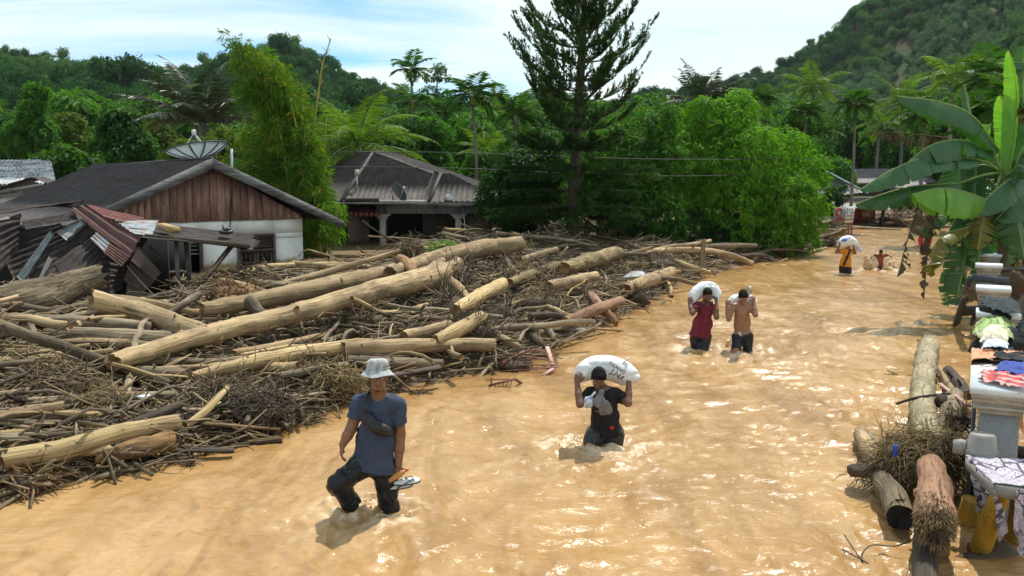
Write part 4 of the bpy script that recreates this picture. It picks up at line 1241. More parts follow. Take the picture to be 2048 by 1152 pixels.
leafy_tree('bushy_tree', 'dark leafy tree left of the tall conifer, overhanging the concrete porch', D(1040, 490, 35.5) * [1, 1, 0] + [0, 0, .5],
           [lob(1035, 345, 35.5, 46), lob(1000, 385, 35.5, 42, -.3), lob(1060, 400, 35.5, 56, .2), lob(985, 420, 35.5, 26, -.6, .7), lob(1085, 330, 35.5, 44, .5), lob(1030, 435, 35.5, 34, -.4)],
           M_DARKL, 1500, 8, 0.21, 0.085, 102, droop=0.4, trunk_r=.12)
leafy_tree('bushy_tree', 'shaded leafy tree between the tall conifer and the big bright tree', D(1240, 490, 38) * [1, 1, 0] + [0, 0, .5],
           [lob(1235, 310, 38, 66), lob(1290, 275, 38, 56, .5), lob(1180, 350, 38, 58, .3), lob(1260, 380, 38, 72, -.5), lob(1320, 340, 38, 60, .2), lob(1225, 430, 38, 62, -.7), lob(1310, 440, 38, 62, -.7), lob(1140, 410, 38, 44), lob(1330, 240, 38, 34, .6)],
           M_MIDL, 2300, 8, 0.24, 0.075, 103, droop=0.5, trunk_r=.15)
leafy_tree('shrub', 'low dark shrub mass under the big bright tree at the edge of the driftwood', D(1400, 490, 39) * [1, 1, 0] + [0, 0, .5],
           [lob(1390, 450, 38.6, 42), lob(1330, 475, 38.3, 30), lob(1450, 470, 38.4, 34), lob(1510, 480, 38.6, 28), lob(1275, 478, 37, 26)], M_DARKL, 700, 8, 0.24, 0.08, 104, cat='shrub', trunk_r=.05)

# tall conifer with tiers of upswept branches
def araucaria():
    rg = np.random.default_rng(77)
    Y = 33.5
    base = D(1144, 508, Y)
    root = thing('conifer_tree', base, 'tall dark conifer with tiers of upswept branches rising out of the driftwood', 'tree')
    tp = [base - [0, 0, .3], D(1147, 400, Y), D(1153, 270, Y), D(1163, 120, Y), D(1168, 20, Y), D(1170, -30, Y)]
    tc = curve(tp, 40)
    MB().tube(tc, interp([.26, .21, .18, .15, .09, .03], 40), 12, rough=.12, seed=3).build('trunk', M_BARK, root, smooth=True)
    tiers = [(-18, 40), (12, 62), (42, 80), (72, 100), (100, 112), (128, 124), (156, 132), (184, 138), (212, 140), (240, 138), (268, 134),
             (298, 132), (328, 150), (356, 160), (384, 165), (412, 158), (436, 140)]
    for ti, (py, ln) in enumerate(tiers):
        z = D(1160, py, Y)[2]
        k = int(np.argmin(np.abs(tc[:, 2] - z))); c = tc[k]
        low = sstep(230, 340, py)
        nb = 5 if ti < 3 else 6 if ti < 11 else 10
        for b in range(nb):
            az = 2 * math.pi * (b + .5 * (ti % 2)) / nb + rg.normal(0, .26)
            L = ln * pxm(Y) * rg.uniform(0.62, 1.15)
            d = np.array([math.cos(az), math.sin(az), 0])
            rise = (0.58 - 0.6 * low) * L; 
            cv = curve([c, c + d * L * .4 + [0, 0, rise * .12], c + d * L * .75 + [0, 0, rise * .45], c + d * L + [0, 0, rise]], 16)
            mb = MB()
            mb.tube(cv, interp([.035, .02, .008], 16), 5, mi=1)
            # rope-like branchlets
            m = 20 if ti < 11 else 32
            t = np.sort(rg.uniform(0.18, 1.0, m))
            ii = (t * 15).astype(int).clip(0, 14); fr = (t * 15 - ii)[:, None]
            P0 = cv[ii] * (1 - fr) + cv[ii + 1] * fr
            T = nrm(cv[ii + 1] - cv[ii]); S = nrm(np.cross(T, [0, 0, 1.0]))
            sg = np.where(np.arange(m) % 2, 1, -1)[:, None]
            bl = (0.42 + 0.25 * (1 - low)) * rg.uniform(0.6, 1.1, m)[:, None] * (0.45 + 0.65 * np.sin(np.clip(t, .15, 1) * 2.6))[:, None]
            dirr = nrm(T * 0.75 + S * sg * rg.uniform(.15, .75, (m, 1)) + np.array([0, 0, 1.0]) * (0.55 - 0.75 * low) + rg.normal(0, .12, (m, 3)))
            P1 = P0 + dirr * bl; Pm = (P0 + P1) / 2 - np.array([0, 0, .05])
            P1 = np.concatenate([P1, cv[-1:] + nrm(cv[-1] - cv[-3])[None] * .3]); P0 = np.concatenate([P0, cv[-3:-2]]); Pm = np.concatenate([Pm, cv[-1:]])
            m += 1
            # needles round every branchlet
            q = 34
            s = rg.uniform(0, 1, (m, q))
            X = P0[:, None] * ((1 - s) ** 2)[..., None] + 2 * Pm[:, None] * (s * (1 - s))[..., None] + P1[:, None] * (s ** 2)[..., None]
            dd = nrm(P1 - P0)[:, None] * np.ones((1, q, 1))
            rr = nrm(rg.normal(0, 1, (m, q, 3)))
            ax = nrm(dd * 1.3 + rr)
            mb.leaves(X.reshape(-1, 3), ax.reshape(-1, 3), rr.reshape(-1, 3), 0.15, 0.042, 0, .1)
            mb.build('branch', [M_ARAU, M_BARK], root)
araucaria()

# ---- palms
M_BANR_ = m_plain('palm_rachis', (0.13, 0.17, 0.05), 0.6)
def frond_mesh(mb, base, az, el, L, droop, nl, ll, lw, rg, vshape=0.35, twist=0.0, hang=0.5, mi=0, rmi=1):
    d = np.array([math.cos(az), math.sin(az), 0]); n = 18
    t = np.linspace(0, 1, n)
    e = el - droop * t ** 1.3 * 1.6
    st = np.stack([np.cos(e)[:, None] * d, ], 0)[0]; st[:, 2] = np.sin(e)
    c = np.array(base) + np.concatenate([np.zeros((1, 3)), np.cumsum((st[1:] + st[:-1]) / 2 * L / (n - 1), 0)])
    mb.tube(c, interp([.03, .018, .004], n) * (L / 3.0 + .2), 4, mi=rmi)
    s = np.linspace(0.10, 0.99, nl); i = (s * (n - 1)).astype(int).clip(0, n - 2); f = (s * (n - 1) - i)[:, None]
    P = c[i] * (1 - f) + c[i + 1] * f; T = nrm(c[i + 1] - c[i])
    S = nrm(np.cross(T, [0, 0, 1.0])); U = np.cross(S, T)
    ln = ll * (np.sin(np.clip(s * 1.05 + .12, 0, 1) * math.pi) ** .6 * .85 + .2) * rg.uniform(.85, 1.1, nl)
    for sg in (1, -1):
        A = nrm(S * sg + T * (0.45 + .5 * s[:, None]) + U * vshape - np.array([0, 0, hang]) * rg.uniform(.6, 1.3, (nl, 1)) + rg.normal(0, .07, (nl, 3)))
        mb.leaves(P, A, nrm(U + rg.normal(0, .15, (nl, 3))), ln, lw, mi, .15, .12)
    return c
def palm(name, label, top, base_z, kind, seed, group=None, lean=(0, 0), nf=None, fl=None, cat='palm tree', elmin=None):
    rg = np.random.default_rng(seed)
    top = np.array(top, float); base = np.array([top[0] + lean[0], top[1] + lean[1], base_z])
    P = {'coco': dict(nf=15, fl=3.4, nl=44, ll=.85, lw=.055, el=(-.35, 1.25), dr=.75, v=.25, h=.55, m=M_COCO, tr=.16),
         'areca': dict(nf=10, fl=1.9, nl=22, ll=.75, lw=.10, el=(-.3, 1.2), dr=.7, v=.35, h=.35, m=M_ARECA, tr=.09),
         'sugar': dict(nf=12, fl=4.0, nl=46, ll=.95, lw=.065, el=(0.2, 1.25), dr=.5, v=.3, h=.6, m=M_SUGAR, tr=.22)}[kind]
    root = thing(name, base, label, cat, group)
    k = 10
    MB().tube(curve([base - [0, 0, .3], base * .5 + top * .5 + np.append(rg.normal(0, .12, 2), 0), top], k), interp([P['tr'] * 1.3, P['tr'], P['tr'] * .85], k), 9, rough=.06, seed=seed).build('trunk', M_PALMT, root, smooth=True)
    if kind == 'areca':
        MB().tube([top - [0, 0, .1], top + [0, 0, .5]], [P['tr'] * 1.15, P['tr'] * .6], 8).build('crownshaft', M_CULM, root, smooth=True)
        top = top + [0, 0, .4]
    nf = nf or P['nf']; fl = fl or P['fl']
    for q in range(nf):
        mb = MB()
        el = P['el'][0] + (P['el'][1] - P['el'][0]) * (q + .5) / nf
        if elmin is not None: el = max(el, elmin)
        frond_mesh(mb, top, q * 2.39996 + rg.normal(0, .15) + seed, el + rg.normal(0, .08), fl * rg.uniform(.82, 1.1), P['dr'] * rg.uniform(.7, 1.25), P['nl'], P['ll'] * fl / P['fl'], P['lw'], rg, P['v'], 0, P['h'])
        mb.build('frond', [P['m'], M_SUGAR if kind == 'sugar' else M_BANR_], root)
    if kind == 'coco':
        f = MB()
        for q in range(7): f.ell(top + np.array([math.cos(q) * .22, math.sin(q) * .22, -.18 - .05 * (q % 3)]), (.12, .12, .15), None, 8, 6)
        f.build('coconuts', M_YELL, root)
    return root
def ptop(px, py, y): return D(px, py, y)
palm('coconut_palm', 'low coconut palm with arching pale fronds directly behind the hipped roof', ptop(715, 296, 47), 1.5, 'coco', 5, nf=22, fl=4.2, elmin=.1)
palm('coconut_palm', 'coconut palm with upright yellow green fronds right of the bamboo clump', ptop(650, 290, 54), 1.0, 'coco', 8, nf=15, fl=4.2, elmin=.3)
palm('areca_palm', 'areca palm whose top stands highest against the white sky', ptop(822, 150, 62), 0.8, 'areca', 11, lean=(.4, 0))
palm('areca_palm', 'areca palm directly below the highest areca crown', ptop(826, 215, 58), 0.8, 'areca', 12, fl=2.1, lean=(-.3, 0))
palm('areca_palm', 'tall areca palm with shaggy hanging fronds and bare trunk right of the hipped roof', ptop(945, 205, 52), 0.8, 'areca', 13, nf=16, fl=2.2)
palm('areca_palm', 'small areca palm in front of the dark hill left of the conifer', ptop(1030, 240, 56), 0.8, 'areca', 14, nf=14)
palm('areca_palm', 'areca palm half hidden in leaves between two taller arecas', ptop(882, 235, 60), 0.8, 'areca', 15, nf=13, fl=2.1)
palm('sugar_palm', 'dark grey green sugar palm with stiff glossy fronds behind the satellite dish', ptop(405, 245, 47), 0.8, 'sugar', 4, nf=16, fl=4.4)
palm('sugar_palm', 'dark feathery palm group rising over the bright bushy tree', ptop(1405, 215, 66), 0.8, 'sugar', 9, nf=17, fl=4.0)
palm('coconut_palm', 'coconut palm standing against the foot of the right hill', ptop(1628, 175, 76), 0.8, 'coco', 21, fl=3.4)
palm('areca_palm', 'areca palm below the coconut palm at the foot of the right hill', ptop(1612, 235, 66), 0.8, 'areca', 22, nf=15)
palm('areca_palm', 'round headed areca palm with pale bare trunk behind the far grey roofs', ptop(1710, 222, 58), 1.0, 'areca', 23, nf=18, fl=1.8)
palm('coconut_palm', 'coconut palm with hanging fronds left of the banana plants', ptop(1805, 205, 92), 0.8, 'coco', 24, fl=4.4)
palm('coconut_palm', 'coconut palm high above the banana leaves near the right edge', ptop(1905, 155, 58), 0.8, 'coco', 25, fl=3.0)
palm('areca_palm', 'bright areca palm above the right shoulder of the bushy tree', ptop(1522, 215, 62), 0.8, 'areca', 26, nf=14)
palm('areca_palm', 'dark areca palm behind the upright banana leaf at the right edge', ptop(1985, 170, 40), 0.8, 'areca', 27, nf=16, fl=2.2)
palm('coconut_palm', 'drooping coconut palm right of the round headed areca', ptop(1760, 250, 90), 0.8, 'coco', 28, nf=14, fl=3.6)
palm('areca_palm', 'dark areca palm filling the right edge above the banana stem', ptop(2040, 230, 36), 0.8, 'areca', 30, nf=18, fl=2.3)
palm('areca_palm', 'low dark areca palm right of the banana leaf base', ptop(1968, 260, 38), 0.8, 'areca', 32, nf=16, fl=2.0)
palm('areca_palm', 'areca palm behind the dead hanging frond', ptop(1850, 245, 46), 0.8, 'areca', 29, nf=14, fl=2.0)

# ---- slender emergent tree
def emergent():
    Y = 64; rg = np.random.default_rng(3)
    base = D(873, 330, Y) * [1, 1, 0] + [0, 0, .8]
    root = thing('slender_tree', base, 'thin sparse tree with leaf tufts standing alone against the sky', 'tree')
    tc = curve([base, D(872, 240, Y), D(876, 128, Y)], 14)
    MB().tube(tc, interp([.13, .08, .025], 14), 7).build('trunk', M_PALMT, root, smooth=True)
    mb = MB(); lm = MB()
    for px, py, r in ((876, 130, 9), (868, 140, 9), (884, 143, 10), (860, 156, 12), (890, 155, 11), (874, 157, 8), (862, 182, 12), (887, 186, 15), (898, 190, 10), (874, 194, 12), (855, 196, 11), (880, 205, 16)):
        c = D(px, py, Y) + [0, rg.normal(0, .4), 0]
        k = int(np.argmin(np.abs(tc[:, 2] - c[2] + .25)))
        lm.tube([tc[k], c], .015, 4)
        r = r * pxm(Y)
        d = nrm(rg.normal(0, 1, (26, 3))); cluster_leaves(mb, c + d * r * [1, 1, .5], d, 5, .2, .09, rg, .3)
    lm.build('limbs', M_BARK, root); mb.build('crown', M_DARKL, root)
emergent()

# ---- bamboo clump
def bamboo():
    rg = np.random.default_rng(12)
    Y = 32.5
    base = D(628, 520, Y) * [1, 1, 0] + [0, 0, .5]
    root = thing('bamboo_clump', base, 'tall yellow green bamboo clump leaning over the roof between the two houses', 'bamboo')
    tips = [(452, 66), (470, 100), (500, 92), (535, 120), (560, 175), (520, 215), (480, 170), (590, 240), (560, 300), (500, 290), (470, 250), (610, 330), (540, 380), (490, 350), (640, 370), (580, 400), (615, 420), (660, 430), (475, 145), (520, 150), (600, 205), (560, 130), (622, 280), (455, 310), (470, 385), (525, 425), (545, 250), (580, 340), (600, 270)]
    leaf = MB()
    for i, (px, py) in enumerate(tips):
        tip = D(px, py, Y + rg.uniform(-1.0, 1.0))
        b = base + np.append(rg.normal(0, .35, 2), 0)
        up = np.array([b[0] * .65 + tip[0] * .35, b[1] * .6 + tip[1] * .4, max(b[2] + (tip[2] - b[2]) * .72, .9)])
        cv = curve([b, up, tip], 26)
        MB().tube(cv, interp([.035, .028, .006], 26), 6).build('culm', M_CULM, root, smooth=True)
        # leafy twigs along the upper part
        m = 44
        t = rg.uniform(0.22, 1.0, m) ** .8; ii = (t * 25).astype(int).clip(0, 24)
        P = cv[ii] + rg.normal(0, .12, (m, 3))
        d = nrm(np.stack([rg.normal(0, 1, m), rg.normal(0, 1, m), rg.uniform(-.5, .5, m)], -1))
        off = P + d * (rg.uniform(.15, .75, (m, 1))) * (1.15 - .75 * t)[:, None]
        off[:, 2] -= .15
        TW = np.stack([P, (P + off) / 2 + [0, 0, .06], off], 1)
        leaf.sticks(TW, np.full((m, 3), .004), 3, 1)
        cluster_leaves(leaf, off, d * .6 + [0, 0, -.1], 11, .33, .046, rg, .4)
        cluster_leaves(leaf, TW[:, 1], d * .6 + [0, 0, -.1], 7, .33, .046, rg, .4)
    leaf.build('foliage', [M_BAMBOO, M_CULM], root)
    c = MB(); cv = curve([D(612, 340, 33), D(632, 220, 33), D(645, 130, 33), D(662, 78, 33)], 30)
    o = c.tube(cv, interp([.05, .04, .012], 30), 7).build('bare_culm', M_CULM, root, smooth=True)
    tw = MB()
    for k in range(4, 30, 2):
        q = cv[k]; sg = 1 if k % 4 else -1
        tw.tube([q, q + [sg * rg.uniform(.08, .22), 0, rg.uniform(.12, .3)]], .012, 4)
    tw.build('node_shoot', M_CULM, o)
    s = leafy_tree('bamboo_shoots', 'low green bamboo leaves hanging by the corner of the white wall', D(652, 520, 30.5) * [1, 1, 0] + [0, 0, .5],
                   [lob(665, 425, 30.5, 22, 0, .7), lob(640, 468, 30, 18), lob(618, 486, 29.6, 12)], M_BAMBOO, 110, 9, .26, .04, 44, droop=.8, cat='bamboo', trunk_r=.03)
bamboo()

# ---- broadleaf trees at the left and the tree line behind the houses
def left_trees():
    leafy_tree('round_tree', 'dark glossy round tree behind the big dark roof', D(245, 330, 52) * [1, 1, 0] + [0, 0, .8],
               [lob(245, 262, 52, 40), lob(215, 300, 52, 34), lob(275, 300, 52, 36, -.3), lob(240, 320, 52, 44, -.5), lob(235, 240, 52, 26)], M_DARKL, 1000, 8, .34, .16, 201)
    leafy_tree('tall_tree', 'tall narrow leafy tree above the patchy white roof', D(70, 340, 55) * [1, 1, 0] + [0, 0, .8],
               [lob(70, 200, 55, 20, 0, 1.5), lob(66, 240, 55, 26), lob(80, 270, 55, 30), lob(40, 280, 55, 34), lob(85, 180, 55, 10)], M_MIDL, 620, 8, .34, .15, 202)
    leafy_tree('yellowish_tree', 'olive yellow tree between the tall narrow tree and the dark round tree', D(140, 340, 60) * [1, 1, 0] + [0, 0, .8],
               [lob(135, 262, 60, 36), lob(160, 290, 60, 30), lob(110, 300, 60, 34)], M_YELL, 620, 7, .3, .13, 203)
    leafy_tree('leafy_shrub', 'broad leaved shrubs crowding behind the white roof', D(140, 350, 50) * [1, 1, 0] + [0, 0, .8],
               [lob(130, 330, 49, 34), lob(165, 340, 49, 30), lob(95, 330, 51, 22), lob(195, 335, 50, 22)], M_MIDL, 420, 8, .42, .2, 204, cat='shrub')
    leafy_tree('light_tree', 'light green tree right of the dark round tree', D(315, 330, 56) * [1, 1, 0] + [0, 0, .8],
               [lob(312, 275, 56, 30), lob(335, 300, 56, 30), lob(300, 305, 56, 26)], M_YELL, 480, 8, .3, .12, 205)
    leafy_tree('flowering_shrub', 'yellowish shrub around the foot of the sugar palm behind the satellite dish', D(400, 330, 42) * [1, 1, 0] + [0, 0, .8],
               [lob(370, 310, 42, 26), lob(425, 305, 42, 30), lob(450, 290, 43, 30), lob(340, 322, 42, 18)], M_YELL, 420, 8, .26, .1, 206, cat='shrub')
    leafy_tree('dark_tree', 'dark tree at the far left edge below the hill', D(10, 340, 58) * [1, 1, 0] + [0, 0, .8],
               [lob(15, 270, 58, 40), lob(-20, 300, 58, 50), lob(20, 315, 56, 30)], M_DARKL, 620, 8, .36, .17, 207)
left_trees()
leafy_tree('shrub', 'light green shrub between the red stall and the dead banana leaf', D(1825, 430, 68) * [1, 1, 0] + [0, 0, .5],
           [lob(1800, 400, 67, 16), lob(1836, 402, 67, 20), lob(1866, 396, 68, 20), lob(1900, 410, 67, 24)], M_MIDL, 420, 8, .34, .13, 221, cat='shrub', trunk_r=.06)
leafy_tree('shrub', 'dark shrub hanging over the left corner of the far blue ridged house', D(1655, 440, 60) * [1, 1, 0] + [0, 0, .5],
           [lob(1664, 384, 60, 9), lob(1676, 398, 60, 9), lob(1652, 408, 60, 12), lob(1684, 376, 60, 5)], M_DARKL, 110, 8, .3, .12, 222, cat='shrub', trunk_r=.05)
leafy_tree('shrub', 'dark shrubs along the far right bank under the banana leaves', D(1950, 470, 50) * [1, 1, 0] + [0, 0, .5],
           [lob(1930, 430, 54, 26), lob(1965, 440, 52, 30), lob(2005, 440, 48, 36), lob(2050, 440, 46, 40), lob(1985, 400, 50, 30)], M_DARKL, 520, 8, .34, .14, 223, cat='shrub', trunk_r=.06)
def tree_line():
    rg = np.random.default_rng(31)
    kinds = []
    for k, (m, lab, L, W, sh) in enumerate(((M_MIDL, 'mid green broadleaf tree in the dense tree line behind the houses', .42, .17, 1.0),
                                           (M_DARKL, 'dark broadleaf tree in the dense tree line behind the houses', .45, .2, 1.1),
                                           (M_HILL[1], 'pale green loose tree in the dense tree line behind the houses', .4, .15, .9),
                                           (M_MIDL, 'tall narrow tree in the dense tree line behind the houses', .4, .16, 1.5))):
        r_ = np.random.default_rng(300 + k)
        lobes = []
        for q in range(8):
            a = r_.uniform(0, 6.28); rr = r_.uniform(.2, 2.2) * (1 if sh < 1.4 else .5)
            lobes.append((np.array([rr * math.cos(a), rr * math.sin(a), 3.0 * sh + r_.uniform(-1.6, 2.4) * sh]), np.array([1.5, 1.5, 1.25]) * r_.uniform(.65, 1.1)))
        t = leafy_tree('broadleaf_tree', lab, (0, 0, 0), lobes, m, 1000, 7, L, W, 310 + k, trunk_r=.14)
        kinds.append(t)
    pk = palm('areca_palm', 'green areca palm in the tree line behind the houses', (0, 0, 5.0), 0, 'areca', 61, nf=13)
    ck = palm('coconut_palm', 'coconut palm in the tree line behind the houses', (0, 0, 5.4), 0, 'coco', 62, nf=15)
    kinds += [pk, ck]
    gr = ['broadleaf trees in the tree line'] * 4 + ['palms in the tree line'] * 2
    spots = []
    for px in range(-120, 2160, 46):
        for y in (72, 88, 106):
            spots.append((px + rg.uniform(-30, 30), y + rg.uniform(-7, 7)))
    for px in range(560, 1120, 52): spots.append((px + rg.uniform(-20, 20), 58 + rg.uniform(-3, 3)))
    for px in range(1640, 2140, 44): spots.append((px + rg.uniform(-15, 15), 84 + rg.uniform(-4, 4)))
    for px in range(1960, 2200, 40): spots.append((px, 46 + rg.uniform(-3, 5)))
    first = [True] * 6
    def where(px, y):
        row = 'front tree row' if y < 66 else 'second tree row' if y < 80 else 'third tree row' if y < 96 else 'back tree row'
        for lim, w in ((0, 'at the far left edge'), (110, 'behind the patchy white roof'), (200, 'behind the narrow tall tree'), (320, 'behind the dark round tree'), (440, 'behind the satellite dish'), (560, 'behind the bamboo clump'), (650, 'between bamboo and hip roof'),
                       (760, 'behind the hipped roof ridge'), (860, 'right of the hipped roof ridge'), (960, 'below the shaggy areca palm'), (1080, 'left of the tall conifer'), (1220, 'behind the tall conifer'), (1330, 'right of the tall conifer'),
                       (1440, 'behind the big bushy tree'), (1560, 'behind the bushy tree shoulder'), (1660, 'right of the big bushy tree'), (1760, 'above the far grey roofs'), (1860, 'above the red stall'), (1960, 'behind the banana leaves'), (2060, 'behind the banana stem'), (9999, 'beyond the right edge')):
            if px < lim: return row, w
    seen = {}
    for px, y in spots:
        if 1640 < px < 1960 and y < 96: continue
        k = int(rg.choice(6, p=[.24, .22, .16, .12, .15, .11]))
        x = (px - 1024) / F_PX * y
        z = float(ground_h(np.array([x]), np.array([y]))[0])
        want = rg.uniform(250, 320) if y < 66 else rg.uniform(205, 290)       # how tall the tree line stands there
        top = CAM_H + (HORIZON - want) / F_PX * y
        sc = max(.45, (top - z) / (5.6 if k < 3 else 7.2 if k == 3 else 6.2))
        sc = min(sc, 1.9)
        row, w = where(px, y)
        kn = ('mid green broadleaf tree', 'dark broadleaf tree', 'pale green loose tree', 'tall narrow tree', 'green areca palm', 'coconut palm')[k]
        lab = '%s in the %s %s' % (kn, row, w)
        seen[lab] = seen.get(lab, 0) + 1
        if seen[lab] > 1: lab = ('taller ' if sc > 1.1 else 'lower ') + lab if seen[lab] == 2 else 'another ' + lab
        if first[k]:
            r = kinds[k]; r.location = (x, y, z); r.scale = (sc,) * 3; r.rotation_euler = (0, 0, rg.uniform(0, 6)); r['group'] = gr[k]; r['label'] = lab; first[k] = False
        else: dup(kinds[k], (x, y, z), rg.uniform(0, 6.28), sc, lab, gr[k])
tree_line()

# ---- banana plants
def m_banana(name, c1, c2, trans=0.35, dead=False):
    t = NT(name); v = t.coord('lc')
    s = t.n('SeparateXYZ', Vector=v)
    w = t.n('TexWave', {'wave_type': 'BANDS', 'bands_direction': 'Y'}, Vector=v, Scale=9.0, Distortion=1.2, Detail=2).outputs['Fac']
    f = t.noise(v, 2.2, 4)
    col = t.ramp(f, [(0.3, c1), (0.7, c2)])
    col = t.mix(t.math('MULTIPLY', w, 0.3), col, tuple(x * 1.5 for x in c2))
    ax = t.math('ABSOLUTE', s.outputs[0])
    if not dead:
        col = t.mix(t.ramp(ax, [(0.012, 1.0), (0.03, 0.0)]), col, (0.22, 0.30, 0.08))
        ed = t.noise(v, 3, 3)
        col = t.mix(t.ramp(ed, [(0.66, 0.0), (0.72, 0.7)]), col, (0.20, 0.16, 0.03))
    p = t.pbr(col, 0.33 if not dead else 0.8, t.bump(w, 0.25, 0.01), 0, 0.5 if not dead else .2)
    tr = t.n('BsdfTranslucent'); t.link(t.mix(1.0, col, (1.5, 1.7, 0.5), 'MULTIPLY'), tr.inputs['Color'])
    mx = t.n('MixShader'); mx.inputs[0].default_value = trans
    t.link(p, mx.inputs[1]); t.link(tr.outputs[0], mx.inputs[2])
    return t.done(mx.outputs[0])
M_BAN = m_banana('banana_leaf', (0.016, 0.068, 0.022), (0.035, 0.115, 0.03), 0.3)
M_BANB = m_banana('backlit_banana_leaf', (0.08, 0.22, 0.02), (0.14, 0.33, 0.035), 0.45)  # brighter lime base painted in for leaves lit from behind
M_BANY = m_banana('yellowing_banana_leaf', (0.05, 0.075, 0.012), (0.20, 0.16, 0.02), 0.3)
M_BAND = m_banana('dead_banana_leaf', (0.03, 0.022, 0.018), (0.10, 0.08, 0.06), 0.12, True)
M_BANS = m_plain('banana_stem', (0.10, 0.085, 0.04), 0.6, .5, 3)
M_BANR = m_plain('banana_midrib', (0.14, 0.22, 0.05), 0.5)
def banana_leaf(parent, mid, half, fold, mat, seed, tears=6, gap=0.05, roll=0.0, only=None, droopv=0.0, name='leaf', petiole=None):
    rg = np.random.default_rng(seed)
    n = 44
    c = curve(mid, n); T = nrm(np.gradient(c, axis=0))
    ref = np.array([0, 0, 1.0]) if abs(T[n // 2][2]) < .85 else np.array([0, -1.0, 0.2])
    S = nrm(np.cross(T, ref)); U = np.cross(S, T)
    cr, sr = math.cos(roll), math.sin(roll)
    S, U = S * cr + U * sr, U * cr - S * sr
    t = np.linspace(0, 1, n)
    prof = half * np.clip(np.sin(np.clip(t * .93 + .07, 0, 1) * math.pi), 0, 1) ** .55
    sl = np.concatenate([[0], np.cumsum(np.linalg.norm(np.diff(c, axis=0), axis=1))])
    mb = MB()
    for sg in (1, -1):
        if only and only != sg: continue
        cuts = np.unique(np.concatenate([[0, n - 1], rg.integers(3, n - 3, int(tears * 1.6))]))
        for a, b in zip(cuts[:-1], cuts[1:]):
            ii = np.arange(a, b + 1)
            if len(ii) < 2: continue
            w = np.linspace(0, 1, 7)
            df = rg.normal(0, gap * 3.2); 
            ang = fold + df + 0.35 * fold * w[None] * np.ones((len(ii), 1))
            loc = np.linspace(-1, 1, len(ii))[:, None]
            sh = -loc * gap * w[None] ** 1.5 * half * .8                        # tears open outwards
            rag = prof[ii][:, None] * (1 - gap * 1.2 * rg.random((len(ii), 1)) * (w[None] > .9))
            y = rag * w[None]
            ripple = 0.012 * np.sin(ii[:, None] * 1.7 + sg) * w[None]
            P = c[ii][:, None] + (S[ii][:, None] * sg) * (y * np.cos(ang))[..., None] - U[ii][:, None] * (y * np.sin(ang) - ripple)[..., None] \
                + T[ii][:, None] * (y * 0.22 + sh)[..., None] - np.array([0, 0, 1.0]) * (droopv * w[None] ** 2 * rag)[..., None]
            lc = np.stack([y * sg, sl[ii][:, None] + y * .3, 0 * y], -1)
            mb.grid(P, 0, lc)
    mb.tube(c, interp([.022, .014, .003], n), 5, mi=1)
    if petiole is not None:
        mb.tube(curve([petiole, (np.array(petiole) + c[0]) / 2 + [0, 0, .05], c[0]], 6), interp([.04, .022], 6), 6, mi=1)
    return mb.build(name, [mat, M_BANR if mat is not M_BAND else M_BAND], parent, smooth=True)
